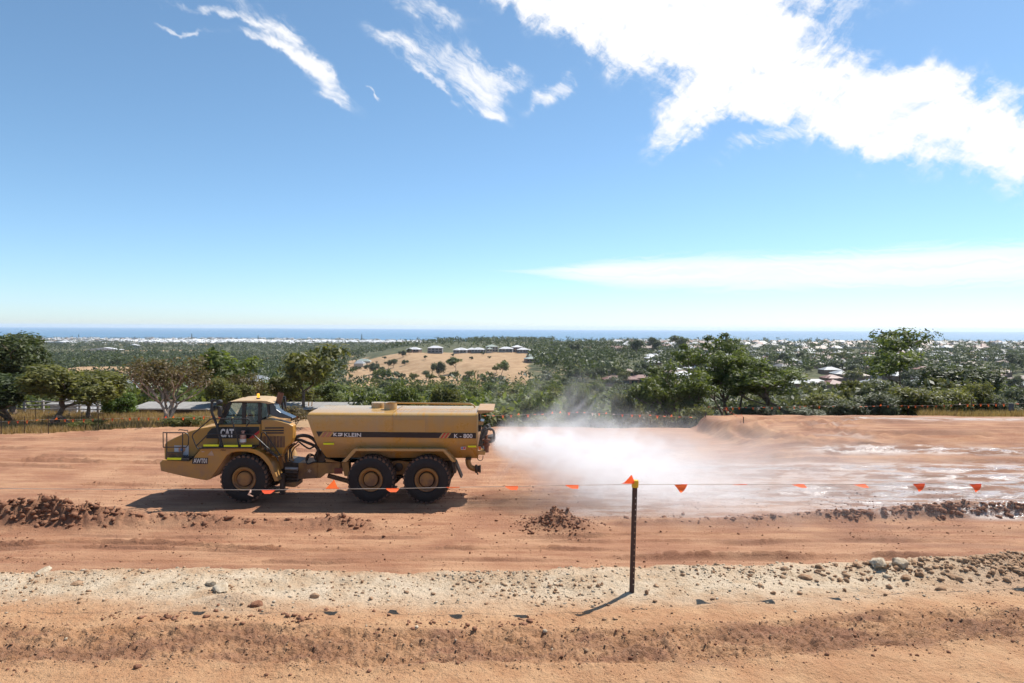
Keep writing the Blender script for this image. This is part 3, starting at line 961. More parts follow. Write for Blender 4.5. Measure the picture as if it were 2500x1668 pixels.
# medium detail, seen from 90 m and more
MID = [TreeKind(30 + i, h, 0.22, cl, n, sz, leaf, bk, st, levels=3, rmin=0.05, sides=4, lift=lf, spread=sp, drop=dr, clump_squash=sq)
       for i, (h, cl, n, sz, leaf, bk, st, lf, sp, dr, sq) in enumerate([
           (9.0, 1.15, 26, 0.36, 'gum', BARK, 1, 0.36, 0.95, 1.4, 0.7), (9.0, 1.2, 26, 0.36, 'olive', BARK, 1, 0.34, 1.0, 1.6, 0.75),
           (9.0, 1.1, 28, 0.34, 'dark', BARK, 2, 0.34, 0.75, 2.0, 0.9), (8.0, 1.1, 24, 0.34, 'gum', BARK, 2, 0.42, 0.9, 0.6, 0.6),
           (8.0, 1.2, 26, 0.36, 'grey', BARK, 1, 0.33, 1.0, 1.8, 0.8), (10.0, 1.0, 26, 0.34, 'gum', BARK_PALE, 1, 0.5, 0.8, 0.5, 0.6),
           (8.0, 1.2, 26, 0.36, 'dark', BARK, 1, 0.3, 0.9, 2.0, 0.9), (8.5, 1.1, 26, 0.34, 'olive', BARK, 2, 0.36, 0.9, 1.2, 0.7)])]


# ---- trees and shrubs one can pick out along the edge of the pad
def edge_trees():
    pa = plant_at
    pa(K_dark, 'tree', 'tall dark green tree at the left edge beside the timber rail fence', 22, 58, 806, 175, 0.4)
    pa(K_dark, 'tree', 'lower dark tree in front of the rail fence with several thin black stems', 40, 52, 905, 150, 2.2)
    pa(K_broad, 'tree', 'broad olive green spreading tree with a forked trunk on the dry grass', 130, 49.5, 884, 250, 1.0)
    pa(K_broad, 'tree', 'olive green tree with drooping foliage hiding part of the rail fence', 218, 55, 898, 165, 2.6)
    pa(K_bright, 'shrub', 'bright green bushy shrub at the end of the rail fence', 302, 60, 955, 80, 0.3, cat='shrub')
    pa(K_sparse, 'tree', 'sparse brown leaved tree with many bare pale stems behind the truck hood', 396, 48.5, 866, 225, 0.7)
    pa(K_shrub2, 'shrub', 'dark rounded bush under the sparse brown tree, beside the truck hood', 447, 47.8, 1012, 78, 0.2, cat='shrub')
    pa(K_shrub2, 'shrub', 'small green bush on the dry grass under the forked tree', 208, 46.8, 1022, 70, 1.2, cat='shrub')
    pa(K_shrub2, 'shrub', 'low leafy bush at the pad edge between forked tree and brown tree', 264, 46.4, 1035, 34, 2.2, cat='shrub')
    pa(K_twig, 'shrub', 'bare twiggy bush behind the gap between cab and tank', 722, 47.2, 985, 110, 0.0, cat='shrub')
    pa(K_broad, 'tree', 'pale olive tree rising behind the truck mirrors', 540, 66, 918, 110, 0.5)
    pa(K_twig, 'tree', 'leafless brown tree above the truck cab roof', 605, 70, 905, 90, 0.9)
    pa(K_broad, 'tree', 'yellow green tree above the truck beacon light', 690, 72, 915, 130, 1.9)
    pa(K_gum2, 'tree', 'olive tree above the exhaust stack of the truck', 770, 78, 930, 120, 2.9)
    pa(K_shrub, 'tree', 'grey green rounded tree above the front half of the tank', 880, 62, 962, 120, 0.1)
    pa(K_gum2, 'tree', 'dense olive tree above the tank manhole', 985, 70, 920, 150, 1.1)
    pa(K_broad, 'tree', 'bushy olive tree above the rear half of the tank', 1080, 74, 938, 130, 2.1)
    pa(K_gum, 'tree', 'bright green tree behind the spray, nearest the tank', 1318, 57, 945, 95, 0.3)
    pa(K_gum2, 'tree', 'bright green gum tree standing over the middle of the spray', 1410, 58, 925, 90, 1.3)
    pa(K_broad, 'tree', 'leafy green tree in the mist behind the spray', 1520, 56, 955, 110, 0.9)
    pa(K_gum2, 'tree', 'green gum tree left of the leaning tree above the cut bank', 1600, 58, 950, 110, 2.4)
    pa(K_gum, 'tree', 'leaning gum tree with dark bare limbs at the cut bank', 1668, 52, 880, 190, 3.6)
    pa(K_tall2, 'tree', 'tall thin gum with a high open crown against the sea', 1768, 66, 808, 160, 1.0)
    pa(K_gum2, 'tree', 'dense green gum tree behind the short run of crowded pennants', 1800, 58, 848, 190, 0.2)
    pa(K_gum, 'tree', 'wide green gum tree leaning out over the raised pad edge', 1935, 56, 868, 210, 5.0)
    pa(K_tall, 'tree', 'tallest gum tree with layered crown standing above the suburb', 2205, 84, 797, 300, 0.8)
    pa(K_shrub, 'tree', 'grey green mound shaped tree below the tallest gum', 2150, 64, 915, 120, 0.6)
    pa(K_dark, 'tree', 'large grey brown domed tree before the suburb houses', 2370, 95, 885, 130, 1.6)
    pa(K_shrub2, 'shrub', 'olive bush with yellowish tips beside the far fence post', 2372, 58, 928, 70, 0.6, cat='shrub')
    for i, (px, d, top, w, k, lab) in enumerate([
            (1690, 50.5, 985, 80, K_shrub2, 'scrubby bush in the dark hollow behind the cut bank'),
            (1560, 49.5, 1000, 100, K_twig, 'tangle of grey twigs behind the pennants in the mist'),
            (1450, 49.5, 1005, 110, K_shrub, 'grey bush half hidden by the blowing mist'),
            (1630, 50, 1010, 70, K_twig, 'bare twiggy bush just before the cut bank'),
            (1330, 49.5, 1008, 90, K_shrub2, 'olive bush behind the dense part of the spray'),
            (1960, 51.5, 990, 90, K_shrub, 'silvery low bush under the wide leaning gum'),
            (2050, 52.5, 968, 90, K_shrub, 'grey green bush by the first far pennant post'),
            (2140, 53, 950, 100, K_shrub, 'tall silvery bush in the drifting mist'),
            (2240, 54, 940, 110, K_shrub2, 'rounded olive bush behind the white pennants'),
            (2310, 55, 945, 90, K_shrub2, 'dark olive bush beyond the far pennant line'),
            (2430, 58, 955, 80, K_shrub, 'soft grey green bush above the small signboard'),
            (2490, 60, 935, 90, K_shrub, 'grey bush at the right edge above the dry grass'),
            (1850, 53, 985, 90, K_shrub, 'pale scrub at the foot of the dense green gum'),
            (2080, 66, 925, 90, K_broad, 'olive tree among the scrub below the suburb'),
            (2010, 62, 955, 90, K_shrub2, 'round dark bush beside the wide leaning gum'),
            (2290, 70, 918, 110, K_broad, 'yellowish olive tree between the tallest gum and the domed tree')]):
        pa(k, 'shrub' if 'bush' in lab or 'twig' in lab or 'scrub' in lab else 'tree', lab, px, d, top, w, i * 1.3, cat='shrub' if 'bush' in lab or 'twig' in lab or 'scrub' in lab else 'tree')

edge_trees()

# ---- the wood in the valley and the garden trees: single trees where one can tell them apart
def zone(n, px0, px1, d0, d1, label, group, kinds, hmin, hmax, seed, reject=None, wf=0.95):
    rng = np.random.default_rng(seed)
    placed = []
    tries = 0
    while len(placed) < n and tries < n * 40:
        tries += 1
        d = math.sqrt(rng.uniform(d0 * d0, d1 * d1)); px = rng.uniform(px0, px1)
        x = (px - CX) / F_PX * d
        if reject is not None and reject(x, d, rng):
            continue
        h = rng.uniform(hmin, hmax)
        if any((x - a) ** 2 + (d - b) ** 2 < (0.33 * (h + c)) ** 2 for a, b, c in placed):
            continue
        placed.append((x, d, h))
        ki = kinds[rng.integers(len(kinds))]
        k = MID[ki]
        look = ['green leafy', 'olive green', 'dark bushy', 'open crowned', 'grey green', 'pale stemmed', 'dark low branched', 'twin stemmed olive'][ki]
        size_ = 'tall ' if h > hmin + 0.66 * (hmax - hmin) else 'small ' if h < hmin + 0.33 * (hmax - hmin) else ''
        depth_ = ', near side' if d < d0 + 0.4 * (d1 - d0) else ', far side'
        k.place('tree', size_ + look + ' ' + label + depth_, 'tree', (x, d, float(terrain_z(x, d))), h, h * wf * rng.uniform(0.85, 1.25), rng.uniform(0, 6.28), group, 0.3)
    return placed

zone(34, 560, 1330, 62, 150, 'tree of the valley wood seen over the tank', 'valley trees above the tank', [0, 1, 1, 7, 3], 6.5, 8.5, 201)
zone(46, 800, 1560, 150, 330, 'tree in the wood between tank and dry hillside', 'wood below the dry hillside', [0, 1, 2, 7, 3], 8, 11, 202)
zone(34, 1330, 1640, 300, 470, 'tree on the slope right of the dry hillside', 'trees beside the dry hillside', [2, 6, 0, 1], 8, 11, 203, lambda x, d, r: dryness(x, d) > 0.75)
zone(40, 480, 820, 95, 330, 'tree of the valley wood above the truck cab', 'valley trees above the cab', [0, 1, 7, 3], 7, 10, 204)
zone(24, -40, 330, 90, 330, 'tree in the valley behind the rail fence', 'valley trees behind the rail fence', [2, 1, 6, 7], 7, 10, 205)
zone(26, 1560, 2560, 75, 190, 'tree of the gully below the suburb', 'gully trees below the suburb', [4, 1, 7, 0], 6, 8, 206)
zone(60, 1640, 2560, 250, 620, 'garden tree among the suburb houses', 'garden trees of the suburb', [2, 6, 0, 2, 1], 7, 12, 207)
for i, (px, d, h, lab) in enumerate([(1075, 520, 13, 'lone dark gum standing on the dry hillside'), (1112, 540, 13, 'lone pale gum standing on the dry hillside next to a dark one'), (945, 430, 13, 'broad pale topped gum at the lower edge of the dry hillside'),
                                     (910, 600, 11, 'round dark tree at the left end of the dry hillside'), (960, 650, 9, 'small dark tree under the left end of the house row'), (1225, 470, 12, 'dark gum at the right end of the dry hillside'),
                                     (1655, 840, 22, 'big round tree on the skyline left of the tall thin gum'), (1555, 700, 20, 'dark cypress like tree behind the red roofs'), (1400, 720, 16, 'round dark tree beside the green field'), (1590, 820, 20, 'dark tree on the skyline near the long low roof')]):
    x = (px - CX) / F_PX * d
    MID[[2, 5, 3, 2, 6, 0, 0, 6, 6, 2][i]].place('tree', lab, 'tree', (x, d, float(terrain_z(x, d))), h, h * 0.95, i * 1.1, None, 0.3)


zone(16, 840, 1260, 425, 500, 'shrub dotted along the foot of the dry hillside', 'shrubs on the dry hillside', [2, 6, 7, 1], 4, 8, 209)
zone(12, 860, 1000, 560, 760, 'shrub at the left end of the dry hillside', 'shrubs on the dry hillside', [2, 6, 1], 4, 8, 211)
zone(7, 900, 1200, 600, 740, 'shrub dotted over the dry hillside', 'shrubs on the dry hillside', [2, 6], 3, 5, 210)

# the rest of the woodland, too far and too many to tell apart: one mass
def woodland(name, label, n, px0, px1, d0, d1, seed, size=(7, 11), leaf='olive', keep=None, faces=26, spray=0.15):
    rng = np.random.default_rng(seed)
    d = np.exp(rng.uniform(math.log(d0), math.log(d1), n * 3)) if d1 / d0 > 3 else np.sqrt(rng.uniform(d0 ** 2, d1 ** 2, n * 3))
    px = rng.uniform(px0, px1, n * 3)
    x = (px - CX) / F_PX * d
    ok = (dryness(x, d) < 0.5) & (d < coast_y(x, d) - 30)
    if keep is not None:
        ok &= keep(x, d)
    x, d = x[ok][:n], d[ok][:n]
    n = len(x)
    z = terrain_z(x, d)
    h = rng.uniform(size[0], size[1], n)
    c = np.stack([x, d, z + h * 0.58], -1)
    k = 3
    cc = np.repeat(c, k, 0) + rng.normal(0, 1, (n * k, 3)) * np.repeat(h, k)[:, None] * np.array([0.20, 0.20, 0.10])
    v, f, t = leaves_mesh(rng, cc, np.repeat(h * 0.36, k), faces // k, 1.0, squash=0.75, solid=0.5)
    # leaf sprays grow with the tree
    hh = np.repeat(np.repeat(h, k), (faces // k) * 4)
    mid = np.repeat(v.reshape(-1, 4, 3).mean(1), 4, 0)
    v = mid + (v - mid) * (hh[:, None] * spray)
    o = mesh_np(name, v, f, LEAF[leaf], False, {'tint': t})
    return tag(o, label, None, None, 'stuff')

woodland('woodland', 'dense olive green wood filling the near valley', 2150, -420, 1620, 90, 420, 301, (6.5, 9.5), 'gum', lambda x, y: plateau_mask(x, y) < 0.6, 66, 0.08)
woodland('woodland', 'dark green wood on the slopes of the middle distance', 3350, -420, 1500, 400, 1000, 302, (8, 13), 'dark', lambda x, y: (plateau_mask(x, y) < 0.35) | (x / y > 0.03), 30, 0.12)
woodland('woodland', 'far belt of green bush on the plain before the town', 5600, -420, 1500, 900, 1950, 303, (8, 14), 'dark', lambda x, y: (plateau_mask(x, y) < 0.4) | (x / y < 0.06), 12)
woodland('woodland', 'far trees among the coastal houses', 2700, -420, 2850, 1900, 3200, 304, (7, 12), 'dark', None, 12)
woodland('woodland', 'trees scattered through the far side of the suburb', 2300, 1330, 2650, 480, 1500, 305, (7, 12), 'dark', lambda x, y: plateau_mask(x, y) > 0.4, 24, 0.13)
woodland('woodland', 'scrub filling the gully behind the raised pad', 760, 1240, 2650, 62, 250, 306, (3.0, 5.5), 'grey', None, 84, 0.068)


# ------------------------------------------------------------------ houses
def roof_mat(name, col):
    return flat(name, col, 0.55, 0.0, 0.18, 0.6, 0.4)
ROOF = {'estate': roof_mat('estate_white_roof', (0.72, 0.72, 0.73)), 'white': roof_mat('white_roof', (0.50, 0.50, 0.51)), 'grey': roof_mat('grey_roof', (0.22, 0.235, 0.25)), 'green': roof_mat('grey_green_roof', (0.25, 0.29, 0.255)), 'pale': roof_mat('pale_roof', (0.42, 0.42, 0.42)),
        'red': roof_mat('red_tile_roof', (0.155, 0.062, 0.045)), 'tan': roof_mat('tan_roof', (0.20, 0.14, 0.105)), 'dark': roof_mat('slate_roof', (0.085, 0.085, 0.092))}
WALL = {'brick': flat('brick_wall', (0.24, 0.15, 0.11), 0.8, 0, 0.2, 1.0), 'cream': flat('cream_wall', (0.45, 0.40, 0.33), 0.8, 0, 0.15, 1.0), 'grey': flat('grey_wall', (0.22, 0.22, 0.23), 0.8, 0, 0.15, 1.0)}
GLASS_DARK = flat('window_dark', (0.03, 0.04, 0.05), 0.12, 0, 0.1, 1.0)
FRAME_W = flat('white_frame', (0.6, 0.6, 0.6), 0.5)


def hip(mb, cx, cy, z, w, l, h, ov=0.5):
    """hipped roof over a w (x) by l (y) plan"""
    b = len(mb.v)
    x0, x1, y0, y1 = cx - w / 2 - ov, cx + w / 2 + ov, cy - l / 2 - ov, cy + l / 2 + ov
    if w >= l:
        r0, r1 = (cx - (w - l) / 2, cy), (cx + (w - l) / 2, cy)
    else:
        r0, r1 = (cx, cy - (l - w) / 2), (cx, cy + (l - w) / 2)
    mb.v += [(x0, y0, z), (x1, y0, z), (x1, y1, z), (x0, y1, z), (x0, y0, z + .18), (x1, y0, z + .18), (x1, y1, z + .18), (x0, y1, z + .18), (r0[0], r0[1], z + h), (r1[0], r1[1], z + h)]
    q = [(0, 1, 5, 4), (1, 2, 6, 5), (2, 3, 7, 6), (3, 0, 4, 7), (3, 2, 1, 0)]
    q += [(4, 5, 9, 8), (5, 6, 9), (6, 7, 8, 9), (7, 4, 8)] if w >= l else [(4, 5, 8), (5, 6, 9, 8), (6, 7, 9), (7, 4, 8, 9)]
    mb.f += [tuple(b + i for i in t) for t in q]


def make_house(name, label, loc, rz, w, l, roof, wall, storeys=1, group=None, wing=True, windows=False, porch=False):
    root = thing(name, label, 'house', loc, group, rz)
    H = 2.6 * storeys
    wb = MB().box((-w / 2, -l / 2, -2.5), (w / 2, l / 2, H))
    rb = MB(); hip(rb, 0, 0, H, w, l, min(w, l) * 0.19 + 0.4)
    if wing:
        ww, wl = w * 0.48, l * 0.55
        wb.box((-w / 2 + 0.6, -l / 2 - wl * 0.5, -2.5), (-w / 2 + 0.6 + ww, -l / 2 + 0.01, 2.6))
        hip(rb, -w / 2 + 0.6 + ww / 2, -l / 2 - wl * 0.1, 2.62 if storeys > 1 else H + 0.03, ww, wl * 1.2, ww * 0.25 + 0.4)
    wb.build('wall', WALL[wall], root, fix=False)
    rb.build('roof', ROOF[roof], root, fix=False)
    if windows:
        for s in range(storeys):
            n = 4
            for i in range(n):
                x = -w / 2 + w * (i + 0.5) / n
                y = -l / 2 - (l * 0.275 if wing and s == 0 and x < -w / 2 + 0.6 + w * 0.48 else 0)
                o = MB().box((x - w / n * 0.33, y - 0.06, s * 2.6 + 0.5), (x + w / n * 0.33, y + 0.05, s * 2.6 + 2.1)).build('window', GLASS_DARK, root, fix=False)
                MB().box((x - w / n * 0.36, y - 0.08, s * 2.6 + 0.40), (x + w / n * 0.36, y - 0.01, s * 2.6 + 0.5)).build('sill', FRAME_W, o, fix=False)
    if porch:
        pb = MB()
        for i in range(7):
            x = -w / 2 + w * i / 6
            pb.box((x - 0.08, -l / 2 - 2.2, -3.0), (x + 0.08, -l / 2 - 2.05, 2.4))
        pb.box((-w / 2, -l / 2 - 2.2, -0.15), (w / 2, -l / 2 - 0.01, 0.0))
        pb.build('deck', WALL['grey'], root, fix=False)
    return root


HILL_ROW = [(1012, 836, 15, 12, 'white', 'brick', 1, 'white roofed house at the left end of the hilltop row'),
            (1063, 800, 17, 12, 'white', 'grey', 2, 'two storey grey house on a high wall near the left end of the hilltop row'),
            (1126, 790, 15, 12, 'white', 'grey', 1, 'hilltop house alone after the gap in the row'),
            (1152, 800, 12, 11, 'white', 'brick', 1, 'low white roof second after the gap in the hilltop row'),
            (1168, 776, 14, 11, 'white', 'grey', 1, 'white pyramid roofed house with dark deck in the hilltop row'),
            (1201, 780, 13, 11, 'green', 'cream', 2, 'two storey house with grey green roof in the hilltop row'),
            (1236, 778, 15, 11, 'white', 'grey', 1, 'white roofed house with pale deck posts in the hilltop row'),
            (1263, 790, 12, 11, 'white', 'brick', 2, 'tallest white two storey house of the hilltop row'),
            (1277, 768, 13, 10, 'white', 'grey', 1, 'low white roofed house before the tallest house of the hilltop row'),
            (1306, 776, 14, 11, 'white', 'grey', 1, 'steep white roofed house next to the right end of the hilltop row'),
            (1343, 776, 16, 12, 'white', 'brick', 1, 'white roofed house at the right end of the hilltop row'),
            (1296, 600, 10, 9, 'green', 'brick', 1, 'pale green roofed house nearest the dry hillside'),
            (1300, 655, 12, 9, 'green', 'brick', 1, 'pale green roofed house below the hilltop row, second up the slope'),
            (1316, 715, 13, 9, 'green', 'brick', 1, 'pale green roofed house just under the hilltop row'),
            (1338, 690, 11, 9, 'red', 'brick', 1, 'brownish red roof below the right end of the hilltop row'),
            (1376, 640, 11, 9, 'tan', 'cream', 1, 'tan roofed house among trees below the hilltop row'),
            (1372, 700, 10, 9, 'green', 'cream', 1, 'small pale roofed house behind the tan roofed one')]
for i, (px, d, w, l, rf, wl, st, lab) in enumerate(HILL_ROW):
    x = (px - CX) / F_PX * d
    make_house('house', lab, (x, d, float(terrain_z(x, d)) + (1.2 if i < 11 else 0.3)), R((i * 37) % 24 - 12), w, l, rf, wl, st, 'houses on the hill' if i < 11 else 'houses below the hilltop row', i % 3 != 1, True, i in (1, 4, 6))
for px, d, w, l, rf, lab in [(1430, 860, 26, 12, 'red', 'long red roofed building on the skyline behind the hilltop row'), (1500, 860, 40, 12, 'red', 'longest low red brown building on the skyline'), (1575, 870, 36, 12, 'tan', 'long tan roofed building on the skyline beside big trees'),
                             (1515, 400, 20, 9, 'red', 'long red tiled house above the dark hedge'), (1568, 410, 12, 8, 'red', 'short red tiled house beside the long red tiled one'), (1600, 405, 12, 8, 'tan', 'orange tiled house next to the red tiled pair'),
                             (1535, 470, 10, 9, 'tan', 'cream gabled house above the red tiled houses'), (1490, 480, 9, 8, 'tan', 'small tan roofed house between trees above the red tiles')]:
    x = (px - CX) / F_PX * d
    make_house('house', lab, (x, d, float(terrain_z(x, d)) + 0.6), 0.06, w, l, rf, 'brick', 1, None, False, True)

# suburb on the right hand slope: one house object each
def suburb():
    rng = np.random.default_rng(401)
    spots = []
    for yy in np.arange(345, 800, 27.0):
        for xx in np.arange(30, 700, 21.0):
            x = xx + rng.normal(0, 3); y = yy + rng.normal(0, 3.5) + 0.12 * xx
            u = x / y
            if u < 0.20 or u > 0.80 or plateau_mask(x, y) < 0.5 or rng.random() < 0.30 or y > 800:
                continue
            spots.append((x, y))
    spots = sorted(spots, key=lambda s: s[1])[:210]
    words_ = {'pale': 'pale grey roofed', 'white': 'white roofed', 'grey': 'grey roofed', 'red': 'red tiled', 'tan': 'tan tiled', 'green': 'grey green roofed', 'dark': 'slate roofed'}
    for i, (x, y) in enumerate(spots):
        rf = ['grey', 'red', 'tan', 'pale', 'dark', 'red', 'tan', 'grey', 'green', 'dark', 'white', 'grey'][rng.integers(12)]
        row = 'near the gully' if y < 480 else 'on the middle of the slope' if y < 620 else 'high on the slope'
        side = 'behind the gum trees' if x / y < 0.42 else 'below the tall gum' if x / y < 0.6 else 'toward the picture edge'
        lab = f'{words_[rf]} suburb house {row}, {side}'
        make_house('house', lab, (x, y, float(terrain_z(x, y)) + 0.4), rng.choice([0, R(90)]) + rng.normal(0.12, 0.12), rng.uniform(10, 15), rng.uniform(8, 11), rf, ['brick', 'cream', 'brick'][rng.integers(3)], 1, f'{words_[rf]} suburb houses {row} {side}', rng.random() < 0.5)

suburb()


def far_houses(name, label, pts, roofs, seed):
    """hundreds of houses too far off to tell apart: hipped roofs on walls, one mass"""
    rng = np.random.default_rng(seed)
    pts = pts[pts[:, 1] < coast_y(pts[:, 0], pts[:, 1]) - 40]
    n = len(pts)
    x, y = pts[:, 0], pts[:, 1]
    z = terrain_z(x, y)
    w = rng.uniform(10, 17, n); l = rng.uniform(9, 13, n); h = rng.uniform(3.0, 5.0, n)
    sw = rng.random(n) < 0.5; w, l = np.where(sw, l, w), np.where(sw, w, l)
    r = 0.55 * np.minimum(w, l) * 0.5
    def V(dx, dy, dz):
        return np.stack([x + dx, y + dy, z + dz], -1)
    vs = [V(-w / 2, -l / 2, -2), V(w / 2, -l / 2, -2), V(w / 2, l / 2, -2), V(-w / 2, l / 2, -2), V(-w / 2, -l / 2, h), V(w / 2, -l / 2, h), V(w / 2, l / 2, h), V(-w / 2, l / 2, h),
          V(-w * .2, 0 * l, h + r), V(w * .2, 0 * l, h + r)]
    v = np.stack(vs, 1).reshape(-1, 3)
    q = np.array([(0, 1, 5, 4), (1, 2, 6, 5), (3, 0, 4, 7), (4, 5, 9, 8), (6, 7, 8, 9), (5, 6, 9, 9), (7, 4, 8, 8)])
    f = (np.arange(n)[:, None, None] * 10 + q[None]).reshape(-1, 4)
    me_f = [tuple(dict.fromkeys(t)) for t in f.tolist()]
    me = bpy.data.meshes.new(name)
    me.from_pydata(v.tolist(), [], me_f)
    keys = list(dict.fromkeys(roofs))
    me.materials.append(WALL['cream'])
    for k in keys:
        me.materials.append(ROOF[k])
    pick = rng.integers(0, len(roofs), n)
    idx = np.zeros(len(me_f), np.int32).reshape(n, 7)
    for i in range(n):
        idx[i, 3:] = 1 + keys.index(roofs[pick[i]])
    me.polygons.foreach_set('material_index', idx.ravel())
    o = bpy.data.objects.new(name, me); COL.objects.link(o)
    return tag(o, label, None, None, 'stuff')

def town_points(n, px0, px1, d0, d1, seed, clusters=None):
    rng = np.random.default_rng(seed)
    if clusters:
        out = []
        for (px, d, rx, ry, k) in clusters:
            xx, yy = np.meshgrid(np.arange(-rx, rx, 17.0), np.arange(-ry, ry, 24.0))
            xx = xx.ravel() + rng.normal(0, 2, xx.size); yy = yy.ravel() + rng.normal(0, 2, yy.size)
            ok = ((xx / rx) ** 2 + (yy / ry) ** 2 < 1) & (rng.random(xx.size) < k)
            out.append(np.stack([(px - CX) / F_PX * d + xx[ok], d + yy[ok]], -1))
        return np.concatenate(out)
    d = np.sqrt(rng.uniform(d0 ** 2, d1 ** 2, n)); px = rng.uniform(px0, px1, n)
    return np.stack([(px - CX) / F_PX * d, d], -1)

far_houses('distant_town', 'bright white roofed new estates on the far coastal plain', town_points(0, 0, 0, 0, 0, 501, [(560, 2250, 260, 150, 0.85), (760, 2350, 330, 130, 0.9), (900, 2400, 220, 110, 0.85), (500, 2450, 300, 120, 0.7), (420, 2200, 160, 90, 0.6), (640, 2000, 180, 70, 0.5)]), ['estate', 'estate', 'estate', 'pale'], 501)
far_houses('distant_town', 'mixed roofs of the older town along the coast', np.concatenate([town_points(900, -120, 1480, 2200, 3200, 502), town_points(360, -100, 480, 1700, 2700, 503)]), ['white', 'grey', 'tan', 'dark', 'pale', 'pale'], 502)
far_houses('distant_town', 'scattered farm and valley houses in the middle distance', town_points(0, 0, 0, 0, 0, 504, [(790, 760, 60, 40, 0.25), (480, 420, 60, 40, 0.5), (540, 440, 30, 20, 0.7), (430, 400, 34, 26, 0.6), (260, 1000, 60, 20, 0.1)]), ['grey', 'white', 'green'], 504)
far_houses('distant_suburb', 'packed roofs on the far side of the suburb', np.concatenate([town_points(300, 1620, 2650, 800, 1380, 505), town_points(40, 1500, 1700, 900, 1300, 506)]), ['grey', 'red', 'tan', 'pale', 'dark', 'grey', 'red', 'tan', 'dark', 'white'], 505)
far_houses('distant_suburb', 'pale roofs along the coast behind the skyline trees', town_points(260, 1380, 2650, 1700, 2300, 507), ['white', 'pale', 'tan', 'grey'], 507)

# big sheds far off on the left
for px, d, w, l, h, lab in [(152, 1780, 60, 40, 7, 'long white roofed warehouse on the far plain'), (118, 1800, 34, 40, 7, 'saw toothed pale factory roof beside the warehouse'), (258, 1180, 56, 14, 5, 'long pale farm shed above the olive tree'), (325, 1500, 34, 14, 5, 'small white shed in a far dry field')]:
    x = (px - CX) / F_PX * d
    z = float(terrain_z(x, d))
    root = thing('warehouse', lab, 'warehouse', (x, d, z))
    MB().box((-w / 2, -l / 2, -3), (w / 2, l / 2, h)).build('wall', WALL['cream'], root, fix=False)
    rb = MB(); n = 5 if 'saw' in lab else 1
    for i in range(n):
        x0 = -w / 2 + w * i / n; x1 = x0 + w / n
        rb.prism([(x0, h), (x1, h), (x1 - 0.05, h + (2.5 if n > 1 else 0.6)), (x0 + 0.05, h + 0.6)] if n > 1 else [(x0 - 1, h), (x1 + 1, h), ((x0 + x1) / 2, h + 4)], -l / 2 - 0.5, l / 2 + 0.5)
    rb.build('roof', ROOF['white'], root)

# Norfolk pines standing up along the shore
def norfolk():
    rng = np.random.default_rng(77)
    mb = MB().tube([(0, 0, -1), (0, 0, 12), (0, 0, 27)], [0.5, 0.35, 0.05], 5)
    tr = bpy.data.meshes.new('trunk'); tr.from_pydata(mb.v, [], mb.f); tr.materials.append(BARK)
    C, Rr = [], []
    for z in np.arange(4, 27, 1.8):
        rr = 5.2 * (1 - z / 28.5)
        for a in np.linspace(0, 6.28, 9)[:-1]:
            for q in (0.45, 0.9):
                C.append((math.cos(a + z) * rr * q, math.sin(a + z) * rr * q, z + q * 0.6)); Rr.append(0.55)
    v, f, t = leaves_mesh(rng, np.array(C), np.array(Rr), 5, 0.9, squash=0.4)
    cr = mesh_np('crown', v, f, LEAF['dark'], False, {'tint': t}, link=False)
    for i, (px, d, k, lab) in enumerate([(883, 2650, 1.05, 'tallest Norfolk pine on the shore above the white estate'), (1205, 2450, 0.95, 'Norfolk pine on the shore above the hilltop houses'), (1020, 2600, 0.7, 'small Norfolk pine on the shore left of the hilltop row'), (192, 2850, 0.8, 'Norfolk pine on the shore at the far left'),
                                         (84, 2850, 0.6, 'stub of a Norfolk pine by the dark tree at the left edge'), (468, 2900, 1.0, 'Norfolk pine on the shore left of the estate'), (630, 2900, 0.75, 'slim Norfolk pine over the white estate'), (176, 2880, 0.6, 'shorter of two Norfolk pines at the far left'), (1995, 2100, 0.9, 'Norfolk pine on the coast right of the wide gum')]):
        x = (px - CX) / F_PX * d
        root = thing('norfolk_pine', lab, 'pine tree', (x, d, float(terrain_z(x, d))), 'pines along the shore')
        root.scale = (k, k, k)
        for nm, me in (('trunk', tr), ('crown', cr)):
            o = bpy.data.objects.new(nm, me); COL.objects.link(o); o.parent = root

norfolk()
# ------------------------------------------------------------------ water truck
TRUCK_D = 26.5
TX0 = float(P(594, 1234, TRUCK_D)[0])
TZ0 = 0.0

def tl(px, py, ly=0.0):
    """local (x, z) on the truck of what shows at a pixel, ly metres in from its near side"""
    p = P(px, py, TRUCK_D + ly)
    return (float(p[0]) - TX0, float(p[2]) - TZ0)

def c1(x, y, ly=0.0):
    return tl(370 + x / 4.9, 940 + y / 4.9, ly)

def c2(x, y, ly=0.0):
    return tl(730 + x / 4.519, 940 + y / 4.519, ly)

def q1(lst, ly=0.0):
    return [c1(a, b, ly) for a, b in lst]

def q2(lst, ly=0.0):
    return [c2(a, b, ly) for a, b in lst]

DUST = (0.33, 0.19, 0.105)
YEL = paint('machine_yellow', (0.47, 0.235, 0.032), (0.29, 0.17, 0.09), 0.40, 2.2, 0.36, 0.0, (0.5, 2.0, 0.75), (0.40, 0.225, 0.06))
TANKY = paint('tank_yellow', (0.45, 0.255, 0.060), (0.38, 0.265, 0.150), 0.55, 1.3, 0.26, 0.0, None, (0.40, 0.265, 0.115), 0.6)
for _n in TANKY.node_tree.nodes:
    if _n.type == 'BSDF_PRINCIPLED':
        _n.inputs['Coat Weight'].default_value = 0.28; _n.inputs['Coat Roughness'].default_value = 0.12
YEL_DK = paint('grimy_shaded_yellow', (0.34, 0.18, 0.045), (0.17, 0.10, 0.06), 0.7, 2.5, 0.6, 0.0, (0.5, 1.4, 0.7))
BLACK = paint('black_steel', (0.018, 0.018, 0.020), (0.13, 0.085, 0.055), 0.25, 3.0, 0.45)
